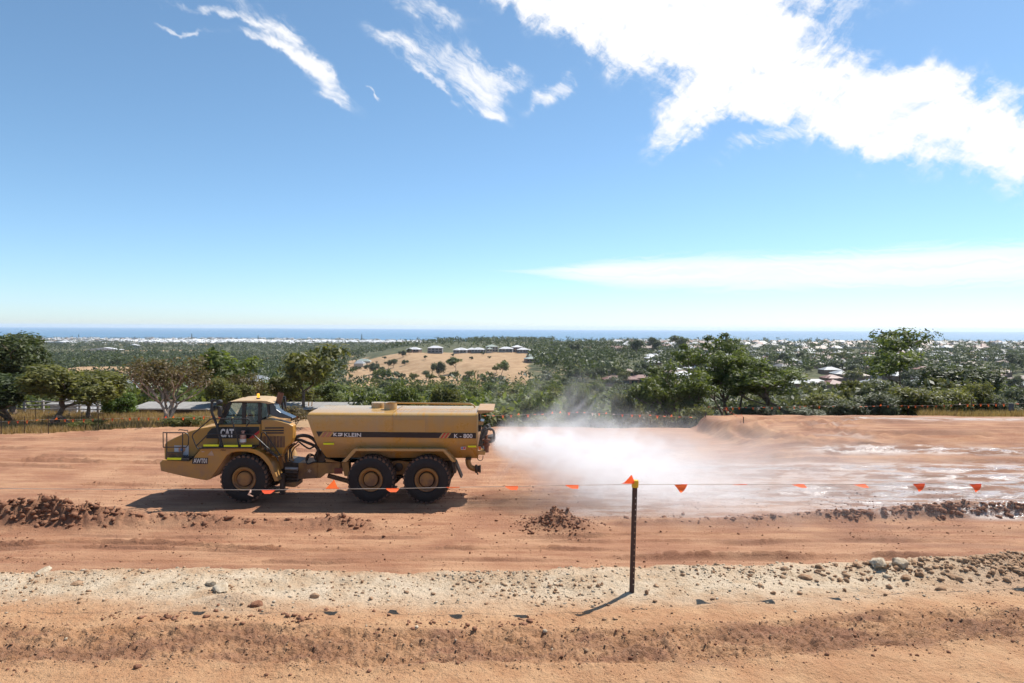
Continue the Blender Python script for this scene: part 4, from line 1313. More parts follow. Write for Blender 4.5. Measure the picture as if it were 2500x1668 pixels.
RUBBER = paint('tyre_rubber', (0.014, 0.014, 0.015), (0.07, 0.045, 0.032), 0.22, 2.0, 0.75)
TREAD = paint('dusty_tread', (0.085, 0.055, 0.042), (0.20, 0.115, 0.072), 0.8, 3.0, 0.9)
GREASE = paint('greasy_steel', (0.035, 0.030, 0.026), (0.16, 0.10, 0.06), 0.5, 4.0, 0.5, 0.3)
STEEL = paint('bare_steel', (0.32, 0.30, 0.28), (0.18, 0.11, 0.07), 0.4, 4.0, 0.4, 0.7)
RUST = paint('rusty_pipe', (0.16, 0.07, 0.045), (0.26, 0.13, 0.07), 0.6, 5.0, 0.8)
DECAL = flat('black_decal', (0.012, 0.013, 0.018), 0.35, 0, 0.2)
WHITE = flat('white_decal', (0.72, 0.71, 0.68), 0.5, 0, 0.08)
REDD = flat('red_decal', (0.45, 0.035, 0.03), 0.5, 0, 0.15)
PALE_RED = flat('faded_red_decal', (0.42, 0.16, 0.11), 0.5, 0, 0.15)
REFL = flat('reflective_yellow', (0.72, 0.80, 0.02), 0.4, 0, 0.05)
DARKHOOD = flat('black_intake_cover', (0.05, 0.065, 0.085), 0.18, 0, 0.2, 1.0, 0.7)
AMBER = None


def glass_material():
    m, t, out = new_mat('cab_glass')
    tr = t.n('ShaderNodeBsdfTransparent'); tr.inputs[0].default_value = (0.80, 0.90, 0.90, 1)
    gl = t.n('ShaderNodeBsdfGlossy'); gl.inputs['Roughness'].default_value = 0.04; gl.inputs[0].default_value = (0.9, 0.95, 1, 1)
    fr = t.n('ShaderNodeFresnel'); fr.inputs[0].default_value = 1.5
    mx = t.n('ShaderNodeMixShader')
    t.link(t.math('ADD', t.math('MULTIPLY', fr.outputs[0], 1.0), 0.05), mx.inputs[0])
    t.link(tr.outputs[0], mx.inputs[1]); t.link(gl.outputs[0], mx.inputs[2])
    t.link(mx.outputs[0], out.inputs[0])
    return m

GLASS = glass_material()

def amber_material():
    m, t, out = new_mat('lit_amber_beacon')
    b = surf(t, out, (0.9, 0.32, 0.02), 0.2)
    b.inputs['Emission Color'].default_value = (1.0, 0.42, 0.04, 1)
    b.inputs['Emission Strength'].default_value = 0.9
    return m

AMBER = amber_material()


def text_mesh(s, size, mat, name, parent, loc, bold=0.0, sx=1.0, shear=0.0):
    """flat lettering facing the camera side of the truck"""
    cu = bpy.data.curves.new(name, 'FONT')
    cu.body = s; cu.size = size; cu.extrude = 0.003; cu.offset = bold; cu.shear = shear
    ob = bpy.data.objects.new(name, cu)
    COL.objects.link(ob)
    dg = bpy.context.evaluated_depsgraph_get()
    me = bpy.data.meshes.new_from_object(ob.evaluated_get(dg))
    bpy.data.objects.remove(ob)
    me.name = name
    me.materials.clear(); me.materials.append(mat)
    o = bpy.data.objects.new(name, me)
    COL.objects.link(o)
    o.parent = parent
    o.location = loc
    o.rotation_euler = (R(90), 0, 0)
    o.scale = (sx, 1, 1)
    return o


def text_fit(s, mat, name, parent, x0, x1, z0, z1, y, bold=0.0, shear=0.0):
    """letters s filling the rectangle"""
    o = text_mesh(s, 1.0, mat, name, parent, (0, 0, 0), bold, 1.0, shear)
    co = np.array([v.co[:] for v in o.data.vertices])
    a, b = co.min(0), co.max(0)
    sx, sy = (x1 - x0) / (b[0] - a[0]), (z1 - z0) / (b[1] - a[1])
    for v in o.data.vertices:
        v.co = ((v.co[0] - a[0]) * sx, (v.co[1] - a[1]) * sy, v.co[2])
    o.location = (x0, y, z0)
    return o


def rear_tank_material(zt):
    """tank paint with ochre run-down stains below the shoulder"""
    m, t, out = new_mat('tank_yellow_rear')
    tc = t.n('ShaderNodeTexCoord').outputs['Object']
    n1 = t.noise(tc, 1.0, 5, 0.6)
    c = t.mix(t.ramp(n1, 0.35, 0.65), (0.45, 0.250, 0.055), (0.385, 0.25, 0.10))
    n2 = t.noise(t.scale(tc, (6.0, 6.0, 0.7)), 1.1, 4, 0.6)
    c = t.mix(t.math('MULTIPLY', t.ramp(n2, 0.5, 0.75), 0.55), c, (0.33, 0.22, 0.11))
    st = t.noise(t.scale(tc, (9.0, 0.3, 0.8)), 1.0, 5, 0.65)
    zz = t.sep(tc)[2]
    run = t.math('MULTIPLY', t.ramp(t.math('ADD', st, t.math('MULTIPLY', t.math('SUBTRACT', zz, zt), 0.55)), 0.50, 0.62), t.ramp(zz, zt - 0.45, zt - 0.10))
    c = t.mix(t.math('MULTIPLY', run, 0.8), c, (0.44, 0.215, 0.02))
    b_ = surf(t, out, c, t.ramp(n1, 0.3, 0.7, 0.24, 0.45))
    b_.inputs['Coat Weight'].default_value = 0.28
    b_.inputs['Coat Roughness'].default_value = 0.12
    return m


def wheel(root, cx, cz, near=True, label=None):
    """big earthmover wheel; near face at ly = 0 (or the mirrored far side)"""
    y0, s = (0.0, 1) if near else (3.25, -1)
    r = cz
    W = 0.72
    w = MB()
    prof = [(0.47, 0.10), (0.52, 0.03), (0.66, 0.0), (0.82, 0.03), (0.893, 0.075), (0.903, 0.12), (0.903, W - 0.12), (0.893, W - 0.075), (0.82, W - 0.03), (0.62, W), (0.47, W - 0.1)]
    w.lathe([(q * r / 0.93, y0 + s * a) for q, a in prof], (cx, 0, cz), 'Y', 56, cap=False)
    wo = w.build('wheel', RUBBER, root, smooth=True)
    tb = MB()
    N = 30
    for k in range(N):
        for half in (0, 1):
            a = 2 * math.pi * (k + 0.5 * half) / N
            da = 0.5 * 2 * math.pi / N
            ya, yb = (0.035, W * 0.47) if half == 0 else (W * 0.53, W - 0.035)
            skew = 0.10 * (1 if half else -1)
            b = len(tb.v)
            for (yy, off) in ((ya, skew if half == 0 else 0), (yb, 0 if half == 0 else skew)):
                for (aa, rr) in ((-da * .62, 0.85), (da * .62, 0.85), (da * 0.55, 0.93), (-da * 0.55, 0.93)):
                    q = a + aa + off
                    R_ = rr * r / 0.93 - (0.012 if (rr > 0.9 and (yy < 0.05 or yy > W - 0.05)) else 0)
                    tb.v.append((cx + R_ * math.cos(q), y0 + s * yy, cz + R_ * math.sin(q)))
            tb.f += [(b, b + 1, b + 2, b + 3), (b + 7, b + 6, b + 5, b + 4), (b, b + 4, b + 5, b + 1), (b + 1, b + 5, b + 6, b + 2), (b + 2, b + 6, b + 7, b + 3), (b + 3, b + 7, b + 4, b)]
    tb.build('tread', TREAD, wo)
    k = r / 0.93
    rim = MB().lathe([(0.475 * k, y0 + s * 0.085), (0.445 * k, y0 + s * 0.055), (0.40 * k, y0 + s * 0.06), (0.385 * k, y0 + s * 0.12), (0.33 * k, y0 + s * 0.15), (0.315 * k, y0 + s * 0.17), (0.30 * k, y0 + s * 0.3)], (cx, 0, cz), 'Y', 40, cap=False)
    rim.build('rim', YEL_DK, wo, smooth=True)
    g = MB().lathe([(0.318 * k, y0 + s * 0.168), (0.28 * k, y0 + s * 0.20), (0.27 * k, y0 + s * 0.24)], (cx, 0, cz), 'Y', 40, cap=False)
    g.build('rim_gap', BLACK, wo, smooth=True)
    hub = MB().lathe([(0.275 * k, y0 + s * 0.24), (0.275 * k, y0 + s * 0.10), (0.262 * k, y0 + s * 0.075), (0.10 * k, y0 + s * 0.062), (0.001, y0 + s * 0.06)], (cx, 0, cz), 'Y', 40, cap=False)
    for j in range(14):
        a = 2 * math.pi * j / 14
        hub.lathe([(0.016, y0 + s * 0.09), (0.016, y0 + s * 0.055), (0.001, y0 + s * 0.052)], (cx + 0.225 * k * math.cos(a), 0, cz + 0.225 * k * math.sin(a)), 'Y', 6, cap=False)
    hub.build('hub', YEL_DK, wo, smooth=True)
    if label:
        wo['label'] = label
    return wo


def rail(root, name, pts, r=0.022, mat=None, sides=8):
    return MB().tube(pts, r, sides).build(name, mat or BLACK, root, smooth=True)


def build_truck():
    root = thing('water_truck', 'yellow articulated water truck with long tank spraying water behind it', 'truck', (TX0, TRUCK_D, TZ0))
    # ---- wheels
    fx, fz = c1(1097, 1182)
    fz = max(fz, 0.9)
    mx_, mz = c2(787, 1068)
    rx_, rz = c2(1404, 1070)
    r = 0.93
    for (x, lab) in ((fx, 'front wheel'), (mx_, 'middle wheel'), (rx_, 'rear wheel')):
        wheel(root, x, r, True)
        wheel(root, x + 0.0, r, False)
    # axles
    for x in (fx, mx_, rx_):
        MB().lathe([(0.20, 0.3), (0.20, 2.95)], (x, 0, r), 'Y', 16).build('axle', YEL_DK, root, smooth=True)

    # ---- tractor lower body: fender panels with the wheel arch cut out of them
    fend = [(95, 930), (130, 897), (300, 905), (452, 912), (505, 868), (590, 762), (800, 752), (1170, 755), (1255, 776), (1340, 822), (1400, 880), (1445, 960), (1478, 1050), (1522, 1150), (1470, 1157),
            (1432, 1060), (1395, 972), (1345, 905), (1290, 856), (1225, 822), (1140, 800), (1040, 797), (950, 812), (900, 845), (862, 900), (820, 965), (770, 1040), (735, 1085), (700, 1130), (650, 1142), (400, 1098), (110, 1030)]
    MB().prism(q1(fend, 0.12), 0.12, 0.80).build('fender', YEL, root, bevel=0.025)
    MB().prism(q1(fend, 0.12), 2.45, 3.13).build('fender', YEL, root, bevel=0.025)
    well = [(500, 800), (1250, 790), (1560, 780), (1570, 1000), (1480, 1040), (1330, 920), (1100, 850), (930, 860), (820, 1000), (760, 1100), (520, 1090)]
    MB().prism(q1(well, 0.85), 0.86, 2.40).build('chassis', YEL_DK, root)  # grimy yellow, darker base puts the wheel well shade into the colour
    bump = [(95, 930), (130, 897), (455, 912), (455, 1100), (400, 1095), (110, 1030)]
    MB().prism(q1(bump, 0.12), 0.803, 2.447).build('bumper', YEL, root)
    MB().prism(q1([(560, 752), (1230, 744), (1230, 757), (560, 764)], 0.02), 0.02, 0.78).build('running_board', BLACK, root)

    # ---- bonnet
    hood = [(148, 750), (152, 712), (175, 680), (260, 637), (345, 600), (450, 555), (600, 515), (745, 490), (800, 488), (800, 505), (800, 760), (590, 765), (505, 870), (455, 905), (150, 893)]
    hb = q1(hood, 0.62)
    MB().prism(hb, 0.62, 2.62).build('bonnet', YEL, root, bevel=0.06)
    # cab lower body and rear engine cowl
    low = [(802, 476), (1290, 470), (1305, 470), (1305, 755), (802, 757)]
    MB().prism(q1(low, 0.56), 0.56, 2.68).build('cab_body', YEL, root, bevel=0.03)
    cowl = [(1309, 420), (1400, 410), (1520, 432), (1640, 465), (1690, 490), (1692, 540), (1690, 640), (1672, 700), (1600, 760), (1560, 860), (1500, 850), (1309, 760)]
    MB().prism(q1(cowl, 0.50), 0.50, 0.95).build('engine_cowl', YEL, root, bevel=0.04)
    back = [(min(x_, 1500), y_) for x_, y_ in cowl]
    MB().prism(q1([(1309, 425), (1420, 425), (1450, 480), (1440, 800), (1309, 760)], 0.50), 0.953, 2.70).build('engine_cowl', YEL_DK, root)
    # louvres
    for (xa, xb, y) in ((1358, 1582, 515), (1325, 1582, 546), (1345, 1580, 575)):
        MB().prism(q1([(xa, y - 8), (xb, y - 10), (xb, y + 8), (xa, y + 8)], 0.49), 0.485, 0.52).build('louvre', BLACK, root)
    MB().prism(q1([(1312, 614), (1592, 612), (1592, 748), (1312, 748)], 0.49), 0.488, 0.52).build('grille', paint('brown_grille', (0.11, 0.06, 0.035), DUST, 0.5, 6.0, 0.7), root)
    for i in range(7):
        x = 1312 + 40 * (i + 0.5)
        MB().prism(q1([(x - 4, 614), (x + 4, 614), (x + 4, 748), (x - 4, 748)], 0.48), 0.474, 0.49).build('grille_bar', YEL_DK, root)

    # ---- cab: roof, pillars, glass
    roof = [(915, 205), (935, 185), (975, 168), (1060, 161), (1300, 161), (1385, 166), (1430, 180), (1470, 218), (1400, 226), (1300, 206), (930, 208)]
    roof = [(x_, y_ + (26 if y_ < 200 else 0)) for x_, y_ in roof]
    rf0 = q1(roof, 0.58)
    rf1 = [(x_ - (0.30 if x_ > rf0[3][0] + 0.6 else 0.0) - 0.12, z_) for x_, z_ in rf0]
    ro = MB().prism((rf0, rf1), 0.52, 2.45).build('cab_roof', paint('faded_roof_paint', (0.44, 0.30, 0.15), DUST, 0.35, 2.0, 0.5), root, bevel=0.03)
    def pillar(poly, y0=0.60, d=0.09):
        for (a, b) in ((y0, y0 + d), (3.28 - y0 - d, 3.28 - y0)):
            MB().prism(q1(poly, y0), a, b).build('cab_pillar', BLACK, root)
    pillar([(915, 205), (960, 206), (858, 440), (842, 488), (780, 488)])
    pillar([(1084, 206), (1126, 206), (1122, 478), (1080, 478)])
    pillar([(1275, 206), (1312, 206), (1312, 470), (1270, 474)])
    pillar([(1370, 224), (1400, 226), (1412, 350), (1385, 385), (1398, 352)])
    pillar([(930, 200), (1400, 200), (1400, 220), (930, 216)])
    pillar([(790, 470), (1305, 462), (1305, 482), (790, 492)])
    def pane(poly, ly, name='window'):
        return MB().prism(q1(poly, ly), ly, ly + 0.012).build(name, GLASS, root)
    for ly in (0.64, 2.62):
        pane([(955, 210), (1088, 210), (1084, 476), (845, 486)], ly)
        pane([(1122, 210), (1279, 210), (1274, 474), (1120, 477)], ly)
        pane([(1308, 212), (1374, 226), (1392, 372), (1310, 402)], ly)
    # windscreen slants across the front of the cab
    a = c1(935, 205, 0.7); b = c1(808, 484, 0.7)
    ws = MB(); ws.v = [(a[0], 0.70, a[1]), (a[0], 2.58, a[1]), (b[0], 2.58, b[1]), (b[0], 0.70, b[1])]; ws.f = [(0, 1, 2, 3)]
    ws.build('windscreen', GLASS, root, fix=False)
    a = c1(1378, 226, 0.7); b = c1(1398, 380, 0.7)
    ws = MB(); ws.v = [(a[0], 0.70, a[1]), (a[0], 2.58, a[1]), (b[0], 2.58, b[1]), (b[0], 0.70, b[1])]; ws.f = [(0, 1, 2, 3)]
    ws.build('rear_window', GLASS, root, fix=False)
    # inside: floor, dash, seats, wheel
    MB().prism(q1([(842, 486), (905, 440), (960, 440), (975, 486)], 0.9), 0.85, 2.45).build('dashboard', BLACK, root)
    fa = q1([(1200, 480), (1215, 330), (1250, 290), (1268, 300), (1262, 480)], 1.1)
    MB().prism(fa, 1.25, 1.85).build('seat', flat('seat_cloth', (0.03, 0.035, 0.05), 0.9), root, bevel=0.03)
    MB().prism([(x + 0.02, z - 0.03) for x, z in fa], 2.05, 2.5).build('seat', MATS['seat_cloth'], root, bevel=0.03)
    sc = c1(1000, 430, 1.5)
    pts = [(sc[0] + 0.20 * math.cos(t) * 0.55, 1.55 + 0.22 * math.sin(t), sc[1] + 0.20 * math.cos(t) * 0.83) for t in np.linspace(0, 2 * math.pi, 19)]
    rail(root, 'steering_wheel', pts, 0.016)
    # intake cover and exhaust
    cov = [(1392, 228), (1440, 225), (1480, 245), (1492, 292), (1545, 330), (1690, 393), (1692, 404), (1630, 402), (1520, 392), (1450, 372), (1408, 350)]
    MB().prism(q1(cov, 0.66), 0.66, 1.12).build('intake_cover', DARKHOOD, root, bevel=0.04)
    e0, e1, e2 = c1(1478, 330, 1.25), c1(1508, 240, 1.25), c1(1550, 92, 1.25)
    ep = MB(); ep.tube([(e0[0], 1.25, e0[1]), (e1[0] - 0.02, 1.25, e1[1] - 0.05), (e1[0], 1.25, e1[1]), (e2[0], 1.25, e2[1])], [0.10, 0.10, 0.11, 0.115], 14, cap=False)
    ep.build('exhaust_stack', RUST, root, smooth=True)
    # beacon
    bx, bz = c1(1277, 165, 1.2)
    bo = MB().lathe([(0.075, bz - 0.05), (0.075, bz + 0.035), (0.06, bz + 0.04)], (bx, 1.2, 0), 'Z', 16).build('beacon', BLACK, root, smooth=True)
    MB().lathe([(0.052, bz + 0.03), (0.055, bz + 0.16), (0.048, bz + 0.20), (0.01, bz + 0.215)], (bx, 1.2, 0), 'Z', 16).build('beacon_lens', AMBER, bo, smooth=True)
    # mirrors
    def L3(x, y, ly):
        p = c1(x, y, ly); return (p[0], ly, p[1])
    rail(root, 'mirror_post', [L3(722, 182, 0.3), L3(722, 330, 0.3), L3(780, 480, 0.25), L3(845, 745, 0.2)], 0.055)
    rail(root, 'mirror_bracket', [L3(716, 184, 0.3), L3(770, 184, 0.3)], 0.03)
    mm = MB().prism(q1([(778, 188), (800, 180), (828, 186), (836, 208), (826, 228), (800, 236), (778, 228)], 0.25), 0.2, 0.42)
    mm.build('mirror', BLACK, root, bevel=0.02)
    MB().prism(q1([(796, 262), (826, 258), (834, 300), (832, 385), (806, 392), (790, 350)], 0.28), 0.24, 0.44).build('mirror', BLACK, root, bevel=0.02)
    # ---- hand rails
    y1_ = 0.10
    rr = lambda n, lst, r_=0.024, ly=y1_: rail(root, n, [L3(a_, b_, ly) for a_, b_ in lst], r_)
    rr('handrail', [(560, 772), (535, 735), (487, 620), (495, 590), (700, 412), (735, 405), (1140, 405), (1165, 415), (1172, 440), (1135, 495)])
    rr('handrail', [(540, 725), (665, 600), (700, 590), (1190, 590), (1215, 592), (1295, 665), (1510, 865), (1512, 910)])
    rr('handrail', [(952, 402), (1018, 595), (1050, 745)], 0.03)
    rr('handrail', [(1290, 740), (1292, 690), (1320, 575), (1350, 568), (1372, 595), (1550, 860)], 0.026, 0.3)
    rr('step_rail', [(1350, 760), (1512, 870)], 0.03)
    rr('step_rail', [(1315, 700), (1500, 860)], 0.022, 0.4)
    for (t_, ly) in ((0.15, 0.12), (0.5, 0.12), (0.85, 0.12)):
        p_ = c1(1330 + 180 * t_, 740 + 130 * t_, ly)
        MB().box((p_[0] - 0.14, 0.10, p_[1] - 0.03), (p_[0] + 0.14, 0.5, p_[1])).build('step', YEL_DK, root, fix=False)
    # front walkway cage
    rr('front_rail', [(140, 740), (138, 570), (400, 572), (432, 590), (445, 625), (440, 710), (415, 745), (140, 745)], 0.022)
    rr('front_rail', [(182, 572), (182, 892)], 0.022)
    rr('front_rail', [(372, 572), (370, 892)], 0.022)
    rr('front_rail', [(182, 805), (370, 812)], 0.018)
    rail(root, 'front_rail', [L3(138, 570, 0.1), L3(138, 570, 0.75)], 0.022)
    rail(root, 'front_rail', [L3(325, 545, 2.6), L3(330, 535, 2.6), L3(430, 545, 2.6), L3(440, 570, 2.6)], 0.022)
    MB().prism(q1([(182, 880), (440, 886), (440, 905), (182, 900)], 0.05), 0.05, 0.6).build('front_step', BLACK, root)
    MB().prism(q1([(182, 815), (360, 820), (360, 866), (182, 862)], 0.35), 0.35, 0.37).build('front_mesh', paint('brown_grille', (0.11, 0.06, 0.035)), root)
    # ---- decals and plates
    def dec(name, poly, ly, mat, t_=0.006):
        return MB().prism(q1(poly, ly), ly - t_, ly + 0.002).build(name, mat, root)
    dec('decal_band', [(650, 640), (672, 570), (720, 520), (800, 503), (1288, 500), (1288, 545), (1160, 640)], 0.555, DECAL)
    dec('red_slash', [(1160, 641), (1212, 641), (1290, 575), (1290, 542)], 0.547, REDD)
    p0 = c1(825, 625, 0.54); p1 = c1(985, 525, 0.54)
    text_fit('CAT', WHITE, 'lettering', root, p0[0], p1[0], p0[1], p1[1], 0.535, 0.045)
    for poly in ([(620, 712), (802, 712), (802, 736), (620, 736)], [(866, 718), (1034, 718), (1034, 741), (866, 741)], [(1072, 718), (1200, 717), (1200, 739), (1072, 740)]):
        dec('reflector', poly, 0.012, REFL, 0.008)
    dec('reflector', [(186, 872), (354, 872), (352, 898), (186, 896)], 0.04, REFL)
    bp = dec('number_plate', [(487, 872), (676, 872), (672, 946), (487, 944)], 0.112, DECAL)
    p0 = c1(502, 936, 0.1); p1 = c1(662, 880, 0.1)
    text_fit('AWT01', WHITE, 'lettering', root, p0[0], p1[0], p0[1], p1[1], 0.10, 0.012)
    # contractor's board on the nose
    bd = dec('name_board', [(272, 724), (445, 726), (443, 888), (360, 882), (360, 800), (275, 798)], 0.605, flat('pale_board', (0.50, 0.53, 0.58), 0.5, 0, 0.1), 0.012)
    dec('emblem', [(325, 745), (360, 728), (400, 745), (405, 780), (380, 810), (345, 812), (322, 785)], 0.590, flat('emblem_orange', (0.55, 0.27, 0.16), 0.5))
    dec('emblem', [(342, 765), (365, 752), (385, 772), (372, 795), (346, 790)], 0.582, flat('emblem_blue', (0.10, 0.22, 0.42), 0.5))
    p0 = c1(332, 862, 0.59); p1 = c1(440, 828, 0.59)
    text_fit('hent', flat('navy_ink', (0.02, 0.03, 0.09), 0.5), 'lettering', root, p0[0], p1[0], p0[1], p1[1], 0.588, 0.02)
    # warning triangle and small stencil on the fender
    dec('sticker', [(668, 842), (720, 784), (748, 846)], 0.115, flat('worn_sticker', (0.45, 0.33, 0.24), 0.7))
    dec('sticker', [(598, 792), (634, 792), (634, 804), (598, 804)], 0.115, MATS['worn_sticker'])
    p0 = c1(828, 790, 0.11); p1 = c1(886, 772, 0.11)
    text_fit('F300', DECAL, 'lettering', root, p0[0], p1[0], p0[1], p1[1], 0.112, 0.0)
    # extinguisher on the rail
    ex = c1(1092, 700, 0.3)
    fo = MB().lathe([(0.05, ex[1]), (0.11, ex[1] + 0.01), (0.115, ex[1] + 0.03), (0.115, ex[1] + 0.33), (0.10, ex[1] + 0.37), (0.05, ex[1] + 0.40), (0.045, ex[1] + 0.45), (0.075, ex[1] + 0.455), (0.07, ex[1] + 0.50)], (ex[0], 0.32, 0), 'Z', 14).build('extinguisher', paint('dusty_red_bottle', (0.36, 0.10, 0.07), (0.50, 0.38, 0.30), 1.0, 7.0), root, smooth=True)
    MB().lathe([(0.123, ex[1] + 0.06), (0.123, ex[1] + 0.18)], (ex[0], 0.32, 0), 'Z', 14, cap=False).build('bottle_label', WHITE, fo, smooth=True)

    # ---- articulation: hitch, cylinders, hoses
    MB().prism(q1([(1500, 900), (1760, 935), (1760, 1040), (1690, 1060), (1700, 1210), (1540, 1215), (1530, 1000)], 1.0), 1.0, 2.2).build('hitch', GREASE, root, bevel=0.02)
    MB().prism(q1([(1590, 1170), (1745, 1165), (1745, 1208), (1710, 1225), (1590, 1215)], 0.8), 0.8, 1.5).build('hitch_block', YEL_DK, root)
    MB().prism(q1([(1538, 1060), (1596, 1055), (1596, 1308), (1538, 1310)], 0.55), 0.5, 0.62).build('mudflap', BLACK, root)
    for i, (y, rad) in enumerate(((1000, 0.07), (1045, 0.09), (1085, 0.075), (1125, 0.09))):
        rail(root, 'steering_cylinder', [L3(1600, y, 0.7 + 0.1 * i), L3(1752, y + 6, 0.75 + 0.1 * i)], rad, STEEL if i == 0 else GREASE)
    fr = [(1755, 935), (2210, 930), (2260, 930), (2260, 1060), (2080, 1062), (2020, 1115), (1760, 1128)]
    MB().prism(q1(fr, 1.0), 1.0, 2.25).build('rear_frame', YEL_DK, root, bevel=0.02)
    MB().prism(q1([(1822, 940), (1834, 940), (1834, 1125), (1822, 1125)], 0.98), 0.97, 1.0).build('frame_rib', YEL_DK, root)
    MB().prism(q1([(1975, 936), (1985, 936), (1985, 1118), (1975, 1118)], 0.98), 0.97, 1.0).build('frame_rib', YEL_DK, root)
    st = c1(1885, 1030, 0.97)
    star = []
    for j in range(10):
        a = j * math.pi / 5; q = 0.10 if j % 2 == 0 else 0.04
        star.append((st[0] + q * math.cos(a), st[1] + q * math.sin(a)))
    MB().prism(star, 0.985, 0.998).build('sticker', MATS['worn_sticker'], root)
    rng = random.Random(5)
    def hose(pts, r_=0.04, mat=None, name='hose'):
        pts = [Vector(p) for p in pts]
        out_ = []
        n = len(pts)
        for i in range(n - 1):
            p0, p1, p2, p3 = pts[max(i - 1, 0)], pts[i], pts[i + 1], pts[min(i + 2, n - 1)]
            for k in range(6):
                t = k / 6
                out_.append(0.5 * ((2 * p1) + (p2 - p0) * t + (2 * p0 - 5 * p1 + 4 * p2 - p3) * t * t + (3 * p1 - p0 - 3 * p2 + p3) * t ** 3))
        out_.append(pts[-1])
        return MB().tube(out_, r_, 8).build(name, mat or BLACK, root, smooth=True)
    hose([L3(1650, 700, 0.9), L3(1700, 640, 0.9), L3(1800, 605, 0.95), L3(1900, 625, 1.0), L3(1970, 690, 1.0), L3(1995, 790, 1.05), L3(2010, 850, 1.1)], 0.07)
    hose([L3(1650, 690, 1.1), L3(1750, 655, 1.1), L3(1860, 690, 1.1), L3(1960, 735, 1.15), L3(2000, 790, 1.2)], 0.06)
    hose([L3(1720, 640, 1.2), L3(1800, 710, 1.15), L3(1880, 760, 1.1), L3(1930, 745, 1.1), L3(1990, 720, 1.2)], 0.035)
    for i in range(7):
        x = 1570 + 18 * i
        hose([L3(x + 90, 690 + rng.uniform(-10, 20), 0.8 + 0.08 * i), L3(x + 20 + rng.uniform(-10, 10), 760, 0.8 + 0.08 * i), L3(x + rng.uniform(-5, 15), 830, 0.75 + 0.08 * i), L3(x + rng.uniform(0, 25), 930, 0.8 + 0.08 * i)], rng.uniform(0.022, 0.034), BLACK if i % 3 else YEL_DK)
    for i in range(3):
        hose([L3(1940 + 10 * i, 920, 0.9 + 0.1 * i), L3(1870 - 8 * i, 945, 0.9 + 0.1 * i), L3(1845 + 14 * i, 880, 0.9 + 0.1 * i), L3(1890, 825 + 16 * i, 0.9 + 0.1 * i), L3(1950 - 6 * i, 850, 0.95 + 0.1 * i), L3(1955, 900, 0.95 + 0.1 * i)], 0.022)
    for i in range(4):
        hose([L3(2000, 760 + 14 * i, 1.0 + 0.1 * i), L3(1985 - 10 * i, 840, 1.0 + 0.1 * i), L3(1975 + 10 * i, 930, 1.05 + 0.1 * i)], 0.025)
    MB().prism(q1([(1960, 800), (2060, 770), (2085, 900), (2060, 935), (1960, 930)], 1.1), 1.1, 2.0).build('valve_block', GREASE, root, bevel=0.02)

    # ---- tank: rounded shoulders, sides that lean in below the stripe
    W0, W1 = 0.22, 3.05
    mid = (W0 + W1) / 2
    def section(xf, x_at=None):
        """outline in (y, z) going round; xf gives the end slope"""
        zt = c2(1000, 238, 2.5)[1]; zs = zt - 0.15; zk = c2(1000, 600, W0)[1]; zb = c2(1000, 808, 0.75)[1]
        pts = []
        for a in np.linspace(0, math.pi / 2, 7):
            pts.append((W0 + 0.20 - 0.20 * math.cos(a), zs + (zt - zs) * math.sin(a)))
        right = [(2 * mid - y, z) for y, z in reversed(pts)]
        up = pts + [(mid, zt + 0.03)] + right
        down = [(W1 - 0.0, zk), (W1 - 0.10, zk - 0.28), (W1 - 0.62, zb), (W0 + 0.62, zb), (W0 + 0.10, zk - 0.28), (W0, zk)]
        return up + down, zt, zb
    sec, zt, zb = section(0)
    xl_top, xl_bot = c2(84, 290, W0)[0], c2(285, 810, 0.6)[0]
    xr = c2(1962, 500, W0)[0]
    xsplit = c2(1033, 400, W0)[0]
    def front_x(z):
        zs = zt - 0.15
        return np.interp(z, [zb, zs, zt], [xl_bot, xl_top, xl_top + 0.06])
    n = len(sec)
    tb = MB()
    for fx_ in (front_x, lambda z: xsplit - 0.012):
        tb.v += [(fx_(z), y, z) for y, z in sec]
    tb.f += [(i, (i + 1) % n, n + (i + 1) % n, n + i) for i in range(n)] + [tuple(range(n))]
    to = tb.build('tank', TANKY, root, smooth=True)
    tb = MB()
    for x_ in (xsplit - 0.012, xsplit + 0.012):
        tb.v += [(x_, mid + (y - mid) * 1.006, z * 1.003) for y, z in sec]
    tb.f += [(i, (i + 1) % n, n + (i + 1) % n, n + i) for i in range(n)]
    tb.build('weld_band', TANKY, to)
    tb = MB()
    for x_ in (xsplit + 0.012, xr):
        tb.v += [(x_, y, z) for y, z in sec]
    tb.f += [(i, (i + 1) % n, n + (i + 1) % n, n + i) for i in range(n)] + [tuple(range(n, 2 * n))]
    tb.build('tank_shell', rear_tank_material(zt), to, smooth=True)
    # end rim
    tb = MB()
    for x_, k in ((xr - 0.03, 1.012), (xr + 0.03, 1.012)):
        tb.v += [(x_, mid + (y - mid) * k, zb + (z - zb) * k) for y, z in sec]
    tb.f += [(i, (i + 1) % n, n + (i + 1) % n, n + i) for i in range(n)] + [tuple(range(n, 2 * n))]
    tb.build('end_rim', TANKY, to)
    def d2(name, poly, ly, mat, par=None, t_=0.006):
        return MB().prism(q2(poly, ly), ly - t_, ly + 0.001).build(name, mat, par or to)
    L_ = W0 - 0.004
    d2('repair_patch', [(1042, 388), (1392, 386), (1388, 520), (1042, 518)], L_ + 0.002, paint('patch_yellow', (0.46, 0.27, 0.075), (0.42, 0.29, 0.16), 0.35, 2.0, 0.4))
    so = d2('stripe', [(190, 514), (1028, 522), (1038, 522), (1965, 530), (1965, 591), (1038, 580), (1028, 580), (218, 574)], L_ - 0.004, DECAL)
